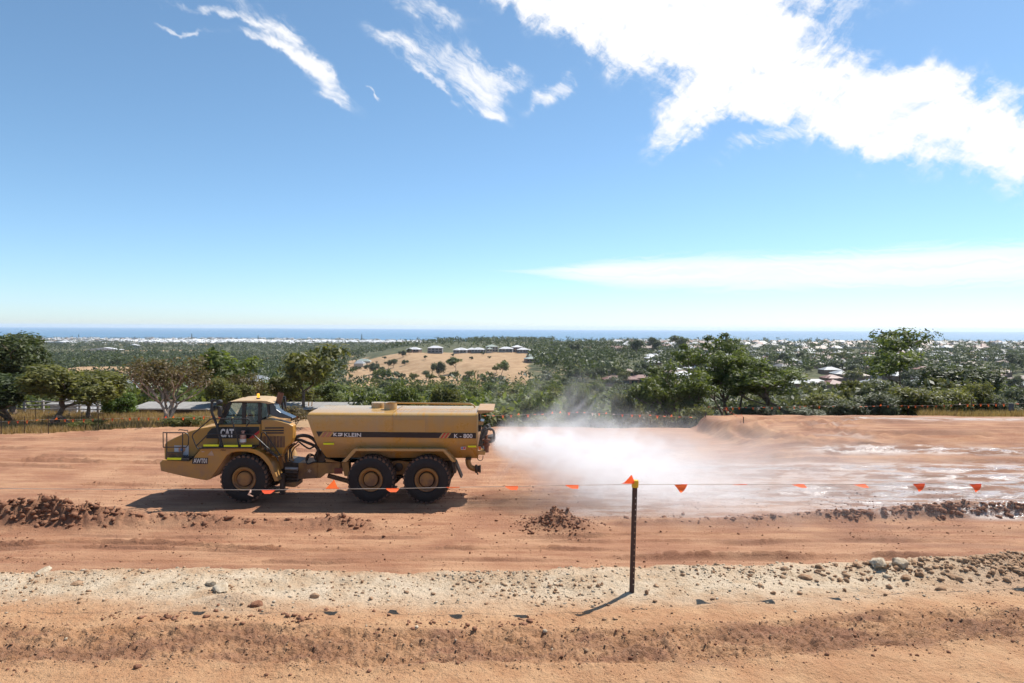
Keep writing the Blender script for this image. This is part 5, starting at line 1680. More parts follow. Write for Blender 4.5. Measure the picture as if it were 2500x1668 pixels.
    for x0 in (232, ):
        for j, (m_) in enumerate((MATS['tank_yellow'], PALE_RED, MATS['tank_yellow'], PALE_RED, MATS['tank_yellow'])):
            xa = 222 + 25 * j
            d2('slash', [(xa, 574), (xa + 23, 574), (xa + 66, 517), (xa + 43, 517)], L_ - 0.011, m_, so)
    for j, m_ in enumerate((MATS['tank_yellow'], REDD, MATS['tank_yellow'], REDD, MATS['tank_yellow'])):
        xa = 1540 + 20 * j
        d2('slash', [(xa, 588), (xa + 19, 588), (xa + 62, 529), (xa + 43, 529)], L_ - 0.011, m_, so)
    def txt(s, xa, ya, xb, yb, bold):
        p0 = c2(xa, ya, L_); p1 = c2(xb, yb, L_)
        return text_fit(s, WHITE, 'lettering', root, p0[0], p1[0], p0[1], p1[1], L_ - 0.014, bold)
    txt('KLEIN', 500, 571, 685, 530, 0.014)
    txt('K', 380, 565, 425, 528, 0.05)
    txt('K - 800', 1712, 584, 1914, 540, 0.014)
    lg = [[(430, 530), (480, 530), (480, 545), (462, 552), (462, 541), (430, 541)], [(430, 553), (444, 547), (446, 560), (436, 566), (430, 566)], [(446, 550), (480, 548), (478, 558), (462, 566), (440, 566), (452, 557)]]
    for poly in lg:
        d2('logo', poly, L_ - 0.011, WHITE, so)
    d2('reflector', [(270, 640), (386, 640), (386, 659), (270, 659)], W0 + 0.02, REFL, None, 0.02)
    d2('reflector', [(1860, 670), (1955, 670), (1955, 688), (1868, 688)], W0 + 0.02, REFL, None, 0.02)
    d2('sticker', [(1786, 684), (1840, 682), (1838, 712), (1786, 712)], W0 + 0.03, WHITE, None, 0.02)
    d2('sticker', [(1790, 688), (1808, 686), (1808, 708), (1790, 708)], W0 + 0.006, flat('blue_sticker', (0.05, 0.10, 0.30), 0.5), None, 0.004)
    d2('sticker', [(1812, 688), (1836, 686), (1836, 706), (1812, 708)], W0 + 0.006, REDD, None, 0.004)
    # mudguard bar along the lower edge
    bar = [(470, 852), (600, 710), (625, 702), (1590, 706), (1612, 714), (1728, 850), (1690, 850), (1588, 734), (632, 730), (520, 852)]
    MB().prism(q2(bar, 0.06), 0.06, 0.55).build('mudguard', TANKY, root, bevel=0.012)
    MB().prism(q2(bar, 0.06), 2.72, 3.21).build('mudguard', TANKY, root, bevel=0.012)
    MB().prism(q2([(285, 810), (480, 832), (480, 860), (1000, 830), (1700, 805), (1700, 830), (1590, 840), (470, 860), (300, 850)], 0.9), 0.9, 2.4).build('subframe', YEL_DK, root)
    # bogie
    MB().prism(q2([(985, 850), (1080, 838), (1120, 838), (1215, 850), (1190, 960), (1150, 990), (1060, 990), (1010, 960)], 0.8), 0.8, 2.45).build('bogie', YEL_DK, root, bevel=0.02)
    bp_ = c2(1100, 905, 0.8)
    MB().lathe([(0.17, 0.8), (0.17, 0.72), (0.12, 0.70), (0.01, 0.69)], (bp_[0], 0, bp_[1]), 'Y', 20).build('bogie_pivot', GREASE, root, smooth=True)
    rail(root, 'bogie_rod', [(c2(1020, 1012, 1.3)[0], 1.3, c2(1020, 1012, 1.3)[1]), (c2(1190, 1015, 1.3)[0], 1.3, c2(1190, 1015, 1.3)[1])], 0.06, GREASE)
    dt = [c2(320, 1000, 1.4), c2(540, 1060, 1.4)]
    rail(root, 'drive_shaft', [(dt[0][0], 1.4, dt[0][1]), (dt[1][0], 1.4, dt[1][1])], 0.10, YEL_DK)
    MB().prism(q2([(470, 860), (545, 850), (560, 1010), (500, 1005)], 0.6), 0.6, 1.0).build('support_leg', YEL_DK, root)
    MB().prism(q2([(390, 920), (480, 918), (480, 980), (390, 982)], 0.96), 0.95, 0.98).build('tail_lamp', paint('dull_red_lamp', (0.18, 0.03, 0.02)), root)
    # mud flaps behind the rear wheel
    for (pa_, pb_) in (((1696, 848), (1720, 970)), ((1722, 850), (1788, 1022))):
        A_, B_ = c2(*pa_, 0.2), c2(*pb_, 0.2)
        MB().prism([(A_[0] - 0.035, A_[1]), (A_[0] + 0.035, A_[1]), (B_[0] + 0.04, B_[1]), (B_[0] - 0.02, B_[1] + 0.02)], 0.10, 0.70).build('mudflap', BLACK, root)
    # top: manhole pair, safety rail, rear tray
    def L4(x, y, ly):
        p = c2(x, y, ly); return (p[0], ly, p[1])
    for (x0, x1, ly) in ((800, 950, 1.9), (940, 1080, 1.35)):
        pc0, pc1, pz = c2(x0, 234, ly), c2(x1, 234, ly), c2(x0, 192, ly)
        cx_, rd = (pc0[0] + pc1[0]) / 2, (pc1[0] - pc0[0]) / 2
        MB().lathe([(rd, zt - 0.05), (rd, pz[1] - 0.02), (rd * 0.97, pz[1]), (0.02, pz[1] + 0.01)], (cx_, ly, 0), 'Z', 28).build('manhole', TANKY, root, smooth=True)
    rail(root, 'top_rail', [L4(960, 208, 1.0), L4(990, 196, 1.0), L4(1890, 206, 1.0), L4(1925, 222, 1.0), L4(1945, 250, 1.0)], 0.028, TANKY)
    rail(root, 'top_rail', [L4(980, 200, 2.2), L4(1890, 212, 2.2), L4(1925, 226, 2.2), L4(1945, 252, 2.2)], 0.028, TANKY)
    for x in (105, 140):
        rail(root, 'marker_light', [L4(x, 235, 1.2), L4(x + 4, 188, 1.2)], 0.02, TANKY)
    tray = [(1966, 278), (2150, 280), (2125, 300), (1966, 322)]
    MB().prism(q2(tray, 0.5), 0.5, 2.8).build('rear_tray', paint('tray_tan', (0.40, 0.24, 0.11), DUST, 0.4), root, bevel=0.015)
    # rear: valves, hoses, spray head
    MB().prism(q2([(1975, 330), (2000, 326), (2003, 390), (1978, 392)], 0.9), 0.9, 1.3).build('work_lamp', BLACK, root)
    MB().prism(q2([(1970, 402), (2040, 404), (2030, 440), (1970, 442)], 0.8), 0.8, 1.6).build('rear_shelf', TANKY, root)
    MB().prism(q2([(1975, 445), (2010, 450), (2005, 515), (1975, 515)], 0.9), 0.9, 1.4).build('valve_box', BLACK, root)
    greyh = flat('grey_hose', (0.10, 0.095, 0.09), 0.7)
    for i in range(6):
        xo = 2000 + 14 * i
        hose([L4(1985 + 8 * i, 690, 0.9 + 0.12 * i), L4(xo, 590 - 10 * i, 0.9 + 0.12 * i), L4(xo + 20, 500 - 14 * i, 0.95 + 0.12 * i), L4(xo + 45, 450 + 20 * (i % 3), 1.0 + 0.1 * i), L4(xo + 40, 500, 1.0 + 0.1 * i)], 0.035, greyh)
    hose([L4(2010, 600, 0.9), L4(2060, 500, 0.9), L4(2120, 485, 0.9), L4(2150, 520, 0.9), L4(2155, 600, 0.9)], 0.045, greyh)
    MB().prism(q2([(2080, 580), (2150, 565), (2165, 620), (2120, 645), (2080, 640)], 1.2), 1.2, 1.9).build('pump_head', GREASE, root, bevel=0.03)
    hd = c2(2068, 660, 0.85)
    MB().lathe([(0.10, hd[1] - 0.30), (0.10, hd[1] - 0.05), (0.15, hd[1] - 0.03), (0.15, hd[1] + 0.04), (0.09, hd[1] + 0.06), (0.09, hd[1] + 0.15), (0.16, hd[1] + 0.16), (0.16, hd[1] + 0.22), (0.05, hd[1] + 0.24), (0.04, hd[1] + 0.38)], (hd[0], 0.85, 0), 'Z', 18).build('spray_head', RUST, root, smooth=True)
    MB().lathe([(0.10, hd[1] - 0.30), (0.10, hd[1] - 0.05), (0.15, hd[1] - 0.03), (0.15, hd[1] + 0.04), (0.09, hd[1] + 0.06), (0.09, hd[1] + 0.15)], (hd[0], 2.4, 0), 'Z', 18).build('spray_head', RUST, root, smooth=True)
    MB().prism(q2([(1968, 728), (2060, 730), (2050, 775), (1968, 770)], 0.7), 0.7, 2.6).build('spray_bar', TANKY, root, bevel=0.02)
    MB().prism(q2([(1980, 684), (2008, 684), (2006, 715), (1982, 715)], 0.65), 0.6, 0.75).build('tail_lamp', flat('orange_lamp', (0.75, 0.17, 0.03), 0.4), root)
    hose([L4(2030, 780, 0.9), L4(2025, 820, 0.9), L4(1995, 835, 0.9), L4(1970, 815, 0.9), L4(1968, 780, 0.9)], 0.014)
    # drain elbow
    hose([L4(1865, 812, 0.8), L4(1868, 860, 0.8), L4(1890, 905, 0.8), L4(1935, 925, 0.8), L4(1960, 925, 0.8)], 0.11, YEL_DK, 'drain_pipe')
    d_ = c2(1950, 925, 0.8)
    MB().lathe([(0.15, d_[0] - 0.03), (0.17, d_[0]), (0.17, d_[0] + 0.05), (0.13, d_[0] + 0.07), (0.13, d_[0] + 0.14), (0.16, d_[0] + 0.15), (0.16, d_[0] + 0.2)], (0, 0.8, d_[1]), 'X', 16).build('drain_valve', GREASE, root, smooth=True)
    rail(root, 'drain_lever', [L4(1950, 940, 0.75), L4(1975, 990, 0.75)], 0.025, GREASE)
    MB().prism(q2([(1840, 806), (1900, 806), (1900, 826), (1840, 826)], 0.65), 0.62, 1.0).build('drain_flange', GREASE, root)
    return root

TRUCK = build_truck()


# ------------------------------------------------------------------ people in the cab
def person(label, px_head, py_head, ly, shirt, hat, face_dir=-1):
    """seated figure, torso, arms on the wheel, head with cap"""
    hx, hz = c1(px_head, py_head, ly)
    o = np.array([TX0 + hx, TRUCK_D + ly, TZ0 + hz])
    f = face_dir
    pts = {'pelvis': (0.10, 0, -0.72), 'chest': (0.08, 0, -0.38), 'neck': (0.04, 0, -0.17), 'skull': (0.0, 0, 0.0), 'crown': (0.0, 0, 0.09),
           'shl': (0.08, -0.19, -0.25), 'ell': (f * 0.02, -0.25, -0.50), 'hal': (f * 0.33, -0.14, -0.44), 'fil': (f * 0.42, -0.12, -0.41),
           'shr': (0.08, 0.19, -0.25), 'elr': (f * 0.02, 0.25, -0.50), 'har': (f * 0.33, 0.14, -0.44), 'fir': (f * 0.42, 0.12, -0.41),
           'hil': (0.08, -0.1, -0.76), 'knl': (f * 0.42, -0.13, -0.70), 'fol': (f * 0.48, -0.13, -1.12), 'hir': (0.08, 0.1, -0.76), 'knr': (f * 0.42, 0.13, -0.70), 'for': (f * 0.48, 0.13, -1.12)}
    rad = {'pelvis': 0.15, 'chest': 0.16, 'neck': 0.06, 'skull': 0.095, 'crown': 0.075, 'shl': 0.075, 'shr': 0.075, 'ell': 0.05, 'elr': 0.05, 'hal': 0.035, 'har': 0.035, 'fil': 0.03, 'fir': 0.03,
           'hil': 0.10, 'hir': 0.10, 'knl': 0.075, 'knr': 0.075, 'fol': 0.05, 'for': 0.05}
    ed = [('pelvis', 'chest'), ('chest', 'neck'), ('neck', 'skull'), ('skull', 'crown'), ('chest', 'shl'), ('shl', 'ell'), ('ell', 'hal'), ('hal', 'fil'), ('chest', 'shr'), ('shr', 'elr'), ('elr', 'har'), ('har', 'fir'),
          ('pelvis', 'hil'), ('hil', 'knl'), ('knl', 'fol'), ('pelvis', 'hir'), ('hir', 'knr'), ('knr', 'for')]
    names = list(pts)
    root = thing('person', label, 'person', (o[0], o[1], o[2] - 0.8))
    me = bpy.data.meshes.new('body')
    me.from_pydata([(pts[n][0], pts[n][1], pts[n][2] + 0.8) for n in names], [(names.index(a), names.index(b)) for a, b in ed], [])
    ob = bpy.data.objects.new('body', me); COL.objects.link(ob); ob.parent = root
    md = ob.modifiers.new('skin', 'SKIN')
    lay = me.skin_vertices[0] if len(me.skin_vertices) else None
    if lay is None:
        bpy.context.view_layer.objects.active = ob
        bpy.ops.mesh.customdata_skin_add()
        lay = me.skin_vertices[0]
    for i, n in enumerate(names):
        lay.data[i].radius = (rad[n], rad[n]); lay.data[i].use_root = n == 'pelvis'
    ob.modifiers.new('sub', 'SUBSURF').levels = 2
    ob.modifiers['sub'].render_levels = 2
    # clothing colour by height: trousers, shirt, skin
    m, t, out = new_mat('clothes')
    z = t.sep(t.n('ShaderNodeTexCoord').outputs['Object'])[2]
    x = t.sep(t.n('ShaderNodeTexCoord').outputs['Object'])[0]
    c = t.mix(t.math('GREATER_THAN', z, 0.15), (0.03, 0.05, 0.10), shirt)
    c = t.mix(t.math('GREATER_THAN', z, 0.66), c, (0.42, 0.24, 0.17))
    c = t.mix(t.math('MULTIPLY', t.math('GREATER_THAN', t.math('MULTIPLY', x, f), 0.20), t.math('GREATER_THAN', z, 0.28)), c, (0.42, 0.24, 0.17))
    surf(t, out, c, 0.8)
    me.materials.append(m)
    skin = flat('skin', (0.42, 0.24, 0.17), 0.6, 0, 0.1)
    fc = MB()
    fc.tube([(f * 0.085, 0, 0.83), (f * 0.125, 0, 0.785), (f * 0.09, 0, 0.775)], [0.012, 0.018, 0.012], 6)
    fc.build('nose', skin, root)
    for s in (-1, 1):
        MB().lathe([(0.005, -0.012), (0.028, -0.008), (0.028, 0.008), (0.005, 0.012)], (0.01, s * 0.098, 0.80), 'Y', 10).build('ear', skin, root)
        MB().lathe([(0.004, -0.006), (0.012, 0.0), (0.004, 0.006)], (f * 0.088, s * 0.035, 0.825), 'X', 8).build('eye', BLACK, root)
    MB().tube([(f * 0.092, -0.028, 0.742), (f * 0.10, 0, 0.742), (f * 0.092, 0.028, 0.742)], 0.008, 6).build('mouth', flat('lips', (0.30, 0.12, 0.10), 0.6), root)
    hb = MB().lathe([(0.112, 0.825), (0.118, 0.86), (0.108, 0.905), (0.07, 0.94), (0.02, 0.952)], (0, 0, 0), 'Z', 16)
    hb.prism([(f * 0.08, 0.845), (f * 0.20, 0.83), (f * 0.20, 0.84), (f * 0.08, 0.862)], -0.07, 0.07)
    hb.build('cap', hat, root, smooth=True)
    for s in (-1, 1):
        for k in range(4):
            yy = s * (0.13 - 0.018 * k)
            MB().tube([(f * 0.40, yy, 0.41), (f * 0.45, yy, 0.43 - 0.004 * k), (f * 0.475, yy, 0.405), (f * 0.455, yy, 0.38)], [0.010, 0.010, 0.009, 0.008], 5).build('finger', skin, root)
        MB().tube([(f * 0.37, s * 0.095, 0.40), (f * 0.41, s * 0.07, 0.42), (f * 0.44, s * 0.065, 0.41)], [0.012, 0.011, 0.009], 5).build('thumb', skin, root)
    return root

person('driver in an orange pink shirt and dark cap behind the cab side window', 1160, 300, 1.5, (0.55, 0.14, 0.11), flat('navy_cap', (0.02, 0.04, 0.08), 0.8))
person('passenger in dark clothes half hidden behind the rear cab pillar', 1262, 305, 2.25, (0.05, 0.10, 0.14), flat('brown_cap', (0.05, 0.04, 0.035), 0.8))
# ------------------------------------------------------------------ water spray and drifting mist
def build_spray():
    g = bpy.data.node_groups.new('water_spray', 'GeometryNodeTree')
    g.interface.new_socket(name='Geometry', in_out='OUTPUT', socket_type='NodeSocketGeometry')
    t = NT(g)
    gout = t.n('NodeGroupOutput')
    pos = t.n('GeometryNodeInputPosition').outputs[0]
    nz = P(1200, 1080, 28.0)                                   # spray bar behind the tank
    d = t.vmath('SUBTRACT', pos, tuple(float(c) for c in nz))
    wn = t.noise(pos, 0.50, 4, 0.6, out=1)
    grow_ = t.ramp(t.sep(d)[0], 0.0, 5.0, 0.25, 1.3)
    dw = t.vmath('ADD', d, t.vmath('SCALE', t.vmath('SUBTRACT', wn, (0.5, 0.5, 0.5)), scale=grow_))
    x, y, z = t.sep(dw)
    xp = t.math('MAXIMUM', x, 0.02)
    # fan of water: leaves level, falls as it goes, widens both ways
    fall = t.math('MULTIPLY', t.math('POWER', xp, 1.55), -0.078)
    zc = t.math('SUBTRACT', z, t.math('ADD', fall, 0.05))
    hw = t.math('ADD', 0.22, t.math('MULTIPLY', t.math('POWER', xp, 0.55), 0.50))
    yw = t.math('ADD', 1.0, t.math('MULTIPLY', xp, 0.36))
    rv = t.math('ADD', t.math('POWER', t.math('ABSOLUTE', t.math('DIVIDE', zc, hw)), 2.0), t.math('POWER', t.math('ABSOLUTE', t.math('DIVIDE', y, yw)), 2.0))
    core = t.math('POWER', 2.718, t.math('MULTIPLY', rv, -1.5))
    along = t.math('MULTIPLY', t.ramp(x, -0.15, 0.35), t.ramp(x, 15.0, 4.5))
    thin = t.math('DIVIDE', 2.6, t.math('ADD', 0.7, t.math('MULTIPLY', xp, 0.36)))
    core = t.math('MULTIPLY', t.math('MULTIPLY', core, along), thin)
    tex = t.noise(t.scale(dw, (0.7, 1.0, 1.6)), 1.5, 5, 0.65)
    tex2 = t.noise(t.comb(t.math('MULTIPLY', x, 1.1), t.math('MULTIPLY', y, 2.2), t.math('MULTIPLY', t.math('ADD', z, t.math('MULTIPLY', x, 0.22)), 3.2)), 1.3, 5, 0.7)
    core = t.math('MULTIPLY', core, t.math('MULTIPLY', t.ramp(tex, 0.28, 0.65, 0.25, 1.4), t.ramp(tex2, 0.34, 0.66, 0.12, 1.9)))
    # mist torn off upwards by the wind: slanting streaks
    sx = t.math('SUBTRACT', x, t.math('MULTIPLY', z, 0.75))
    st = t.noise(t.comb(t.math('MULTIPLY', sx, 1.0), t.math('MULTIPLY', y, 0.30), t.math('MULTIPLY', z, 0.20)), 1.0, 7, 0.68, 0.9)
    env = t.math('MULTIPLY', t.math('MULTIPLY', t.ramp(x, -0.4, 1.0), t.ramp(x, 9.5, 3.5)), t.ramp(z, 3.3, 0.6))
    env = t.math('MULTIPLY', env, t.ramp(t.math('ABSOLUTE', t.math('SUBTRACT', y, 1.5)), 4.5, 1.5))
    mist = t.math('MULTIPLY', t.math('MULTIPLY', t.ramp(st, 0.54, 0.72), env), 0.42)
    # low veil left hanging over the wet ground
    veil = t.math('MULTIPLY', t.math('MULTIPLY', t.ramp(x, 0.5, 4.0), t.ramp(x, 22.0, 9.0)), t.math('MULTIPLY', t.ramp(z, 0.7, -1.8), t.ramp(st, 0.30, 0.7)))
    veil = t.math('MULTIPLY', veil, 0.11)
    rho = t.math('ADD', t.math('MULTIPLY', core, 0.55), t.math('ADD', mist, veil))
    ax, ay, az_ = t.sep(pos)
    edge = t.math('MULTIPLY', t.math('MULTIPLY', t.ramp(ay, 22.4, 24.0), t.ramp(ay, 36.8, 34.0)), t.math('MULTIPLY', t.ramp(ax, 23.4, 19.0), t.ramp(az_, 6.7, 5.4)))
    rho = t.math('MULTIPLY', rho, edge)
    vc = t.n('GeometryNodeVolumeCube')
    t.link(rho, vc.inputs['Density'])
    vc.inputs['Background'].default_value = 0.0
    lo, hi = (float(nz[0]) - 0.45, 22.3, 0.0), (23.5, 37.0, 6.8)
    vc.inputs['Min'].default_value = lo
    vc.inputs['Max'].default_value = hi
    for k, nm in enumerate(('Resolution X', 'Resolution Y', 'Resolution Z')):
        vc.inputs[nm].default_value = int((hi[k] - lo[k]) / 0.11)
    m, tm, out = new_mat('water_spray')
    v = tm.n('ShaderNodeVolumePrincipled')
    v.inputs['Color'].default_value = (0.965, 0.972, 0.985, 1)
    v.inputs['Anisotropy'].default_value = 0.25
    v.inputs['Density'].default_value = 1.0
    tm.link(v.outputs[0], out.inputs['Volume'])
    sm = t.n('GeometryNodeSetMaterial')
    sm.inputs['Material'].default_value = m
    t.link(vc.outputs[0], sm.inputs[0])
    t.link(sm.outputs[0], gout.inputs[0])
    o = MB().box(lo, hi).build('water_spray', m)
    md = o.modifiers.new('spray', 'NODES')
    md.node_group = g
    tag(o, 'white fan of sprayed water and torn mist blowing from the back of the truck', None, None, 'stuff')

build_spray()


# ------------------------------------------------------------------ pennant lines
def flag_material(name, col):
    m, t, out = new_mat(name)
    p = t.n('ShaderNodeBsdfPrincipled'); p.inputs['Base Color'].default_value = col + (1,); p.inputs['Roughness'].default_value = 0.4
    tr = t.n('ShaderNodeBsdfTranslucent'); tr.inputs[0].default_value = tuple(min(1, c * 1.1) for c in col) + (1,)
    mx = t.n('ShaderNodeMixShader'); mx.inputs[0].default_value = 0.55
    t.link(p.outputs[0], mx.inputs[1]); t.link(tr.outputs[0], mx.inputs[2]); t.link(mx.outputs[0], out.inputs[0])
    return m

M_FLAG = flag_material('orange_pennant', (0.90, 0.17, 0.04))
M_FLAG2 = flag_material('deep_orange_pennant', (0.86, 0.12, 0.035))
M_WHITE = flag_material('pale_pennant', (0.80, 0.62, 0.52))  # paler flag colour, also on the knotted tape
CORD = flat('white_cord', (0.50, 0.42, 0.36), 0.7)
PICKET = paint('picket_steel', (0.055, 0.030, 0.024), (0.12, 0.07, 0.05), 0.5, 8.0, 0.7)
CAPY = flat('yellow_cap', (0.70, 0.42, 0.02), 0.45, 0, 0.1, 8)


def pennant(parent, p, dirx, w, h, style, mat, wind=0.0):
    """one plastic flag on the cord at p; the hem runs along dirx; style says how the wind holds it"""
    a = Vector(dirx).normalized()
    mb = MB()
    rows = 5
    b0 = p - a * (w / 2); b1 = p + a * (w / 2)
    out_ = Vector((0, -1, 0)); dn = Vector((0, 0, -1))
    hem = 0.09 * h
    for k in range(rows + 1):
        f = k / rows
        if style == 'hang':
            mid_, half_ = p + dn * h * f, (w / 2) * (1 - f) ** 0.85 * (0.85 + 0.15 * (1 - f)) + 0.004
            off = out_ * 0.03 * math.sin(f * 3)
        elif style == 'blown':                       # lifted towards the camera, seen foreshortened
            mid_, half_ = p + dn * h * (0.12 * f) + out_ * h * 0.85 * f + a * 0.03 * f, (w / 2) * (1 - 0.45 * f * f) * (1 - f * 0.25)
            off = dn * 0.0
        elif style == 'away':
            mid_, half_ = p + dn * h * (0.25 * f) - out_ * h * 0.85 * f - a * 0.04 * f, (w / 2) * (1 - 0.4 * f) * (1 - f * 0.2)
            off = dn * 0.0
        else:                                         # standing up in the wind
            mid_, half_ = p - dn * h * 0.8 * f + a * h * 0.2 * f, (w / 2) * (1 - f) * 0.9 + 0.004
            off = out_ * 0.03
        c = mid_ + off
        curl = 0.05 * h * math.sin(2.5 * f + w * 40)
        mb.v += [tuple(c - a * half_ + out_ * curl), tuple(c + out_ * -curl * 0.5), tuple(c + a * half_ + out_ * curl)]
    for k in range(rows):
        i = 3 * k
        mb.f += [(i, i + 1, i + 4, i + 3), (i + 1, i + 2, i + 5, i + 4)]
    o = mb.build('flag', mat, parent, smooth=True, fix=False)
    hm = MB(); hm.tube([b0, p, b1], 0.035 * h, 5)
    hm.build('hem', mat, o)
    return o


def near_line():
    root = thing('pennant_line', 'white cord strung with orange pennants across the foreground past the steel picket', 'bunting', (0, 8.05, UP_Z))
    loc = Vector(root.location)
    def w(px, py, d):
        return Vector(P(px, py, d)) - loc
    cord = [(-420, 1188, 8.1), (-200, 1191, 8.06), (0, 1193, 8.03), (300, 1195, 8.0), (540, 1196, 8.0), (670, 1196, 8.0), (812, 1194, 8.0), (958, 1193, 8.0), (1106, 1190, 8.02), (1249, 1188, 8.05), (1396, 1185, 8.08), (1546, 1183, 8.1), (1662, 1183, 8.2), (1808, 1183, 8.3), (1948, 1183, 8.4), (2098, 1183, 8.5), (2243, 1181, 8.6), (2381, 1182, 8.7), (2600, 1180, 8.9), (2900, 1172, 9.2)]
    MB().tube([w(*c) for c in cord], 0.0032, 5).build('cord', CORD, root)
    flags = [(655, 1197, 8.0, 'blown', M_FLAG2), (812, 1192, 8.0, 'up', M_FLAG), (958, 1193, 8.0, 'blown', M_FLAG), (1106, 1190, 8.02, 'away', M_FLAG), (1249, 1188, 8.05, 'blown', M_FLAG), (1396, 1185, 8.08, 'blown', M_FLAG), (1535, 1180, 8.1, 'up', M_FLAG2),
             (1662, 1183, 8.2, 'hang', M_FLAG), (1808, 1183, 8.3, 'away', M_FLAG), (1948, 1183, 8.4, 'blown', M_FLAG), (2098, 1183, 8.5, 'blown', M_FLAG), (2243, 1181, 8.6, 'hang', M_FLAG2), (2381, 1182, 8.7, 'hang', M_FLAG2), (2520, 1180, 8.8, 'blown', M_FLAG)]
    for px, py, d, style, mt in flags:
        pennant(root, w(px, py, d), (1, 0.03, 0), 0.155, 0.13 if style != 'hang' else 0.10, style, mt)
    # knotted end of old tape
    MB().tube([w(612, 1196, 7.99), w(611, 1202, 7.97), w(606, 1207, 7.97), w(618, 1212, 7.98)], [0.008, 0.012, 0.010, 0.004], 6).build('knot', M_WHITE, root)

# the line in front of the truck hangs over dark tyres and pale dirt alike
near_line()


def picket(label, base, top, w_=0.026, cap=True, holes=True, name='steel_picket', group=None):
    base = Vector(base); top = Vector(top)
    root = thing(name, label, 'post', base, group)
    ax = (top - base)
    h = ax.length
    def at_(x, y, z):
        q = ax.normalized() * z
        return (q.x + x, q.y + y, q.z)
    st = MB()
    # front flange with punched holes: a ladder of small plates leaves the openings
    if holes:
        zs = [0.0]
        hs = np.linspace(0.10, h - 0.18, 16)
        hr = 0.0048
        def plate(x0, x1, z0, z1):
            b = len(st.v)
            for yy in (-0.003, 0.003):
                st.v.extend([at_(x0, yy, z0), at_(x1, yy, z0), at_(x1, yy, z1), at_(x0, yy, z1)])
            st.f.extend([(b, b + 1, b + 2, b + 3), (b + 7, b + 6, b + 5, b + 4), (b, b + 4, b + 5, b + 1), (b + 1, b + 5, b + 6, b + 2), (b + 2, b + 6, b + 7, b + 3), (b + 3, b + 7, b + 4, b)])
        xh = 0.012
        prev = -0.05
        for z in hs:
            plate(-w_, w_, prev, z - hr)
            plate(-w_, xh - hr, z - hr, z + hr); plate(xh + hr, w_, z - hr, z + hr)
            prev = z + hr
        plate(-w_, w_, prev, h)
    else:
        b = len(st.v)
        st.v += [at_(-w_, 0, -0.1), at_(w_, 0, -0.1), at_(0, w_ * 1.4, -0.1), at_(-w_, 0, h), at_(w_, 0, h), at_(0, w_ * 1.4, h)]
        st.f += [(0, 1, 4, 3), (1, 2, 5, 4), (2, 0, 3, 5), (3, 4, 5), (2, 1, 0)]
    st.build('shaft', PICKET, root, fix=False)
    if holes:
        rb = MB(); b = 0
        rb.v = [at_(-w_ - 0.002, 0.002, -0.05), at_(-w_ + 0.004, 0.002, -0.05), at_(-w_ + 0.004, 0.034, -0.05), at_(-w_ - 0.002, 0.034, -0.05), at_(-w_ - 0.002, 0.002, h), at_(-w_ + 0.004, 0.002, h), at_(-w_ + 0.004, 0.034, h), at_(-w_ - 0.002, 0.034, h)]
        rb.f = [(0, 1, 5, 4), (1, 2, 6, 5), (2, 3, 7, 6), (3, 0, 4, 7), (4, 5, 6, 7)]
        rb.build('rib', PICKET, root, fix=False)
    if cap:
        c = at_(0, 0.01, h)
        MB().lathe([(0.040, c[2] - 0.050), (0.043, c[2] + 0.015), (0.039, c[2] + 0.034), (0.015, c[2] + 0.038)], (c[0], c[1], 0), 'Z', 16).build('cap', CAPY, root, smooth=True)
    return root

_b = P(1543, 1453, 8.1); _t = P(1551, 1180, 8.1)
picket('dark steel star picket with yellow cap standing alone in the foreground', (_b[0], 8.1, float(ground_z(_b[0], 8.1))), (_t[0], 8.1, _t[2]))

# far pennant lines along the back edge of the pad
def far_line(label, pts, spacing, mats, seed, size=0.17, sag=0.05):
    rng = random.Random(seed)
    P3 = [Vector(P(*p)) for p in pts]
    root = thing('pennant_line', label, 'bunting', P3[0], 'pennant lines along the back of the pad')
    loc = P3[0]
    line = []
    for a, b in zip(P3[:-1], P3[1:]):
        n = 8
        for k in range(n):
            f = k / n
            q = a.lerp(b, f); q.z -= sag * 4 * f * (1 - f)
            line.append(q)
    line.append(P3[-1])
    MB().tube([q - loc for q in line], 0.006, 4).build('cord', CORD, root)
    acc = spacing * 0.5
    for a, b in zip(line[:-1], line[1:]):
        seg = (b - a).length
        while acc < seg:
            q = a.lerp(b, acc / seg)
            st = rng.choice(['hang', 'hang', 'blown', 'away', 'up', 'hang'])
            pennant(root, q - loc, (b - a), size * rng.uniform(0.85, 1.15), size * rng.uniform(0.9, 1.2), st, mats[0] if rng.random() > 0.12 else mats[1])
            acc += spacing * rng.uniform(0.8, 1.25)
        acc -= seg
    return root

far_line('orange pennants along the dry grass at the far left', [(-60, 1030, 45.5), (110, 1024, 45.5), (330, 1020, 45.8), (500, 1017, 46), (735, 1015, 46.3)], 0.60, (M_FLAG, M_FLAG2), 11, 0.18)
far_line('orange pennants behind the spray, ending at the cut bank', [(1175, 1015, 46.8), (1411, 1006, 46.8), (1593, 1013.5, 46.8), (1700, 1018, 46.5)], 0.56, (M_FLAG, M_WHITE), 12, 0.18)
far_line('crowded pennants slanting down to the thin post on the raised pad', [(1722, 989, 62.0), (1768, 1000, 53.0), (1815, 1017, 43.6)], 0.50, (M_FLAG, M_FLAG2), 13, 0.18)
far_line('pennants with white ones between along the right hand back edge', [(1765, 995, 51.5), (1985, 991, 51.5), (2170, 990.5, 51.5), (2372, 987, 51.5), (2560, 982, 51.5)], 0.52, (M_FLAG, M_WHITE), 14, 0.17)
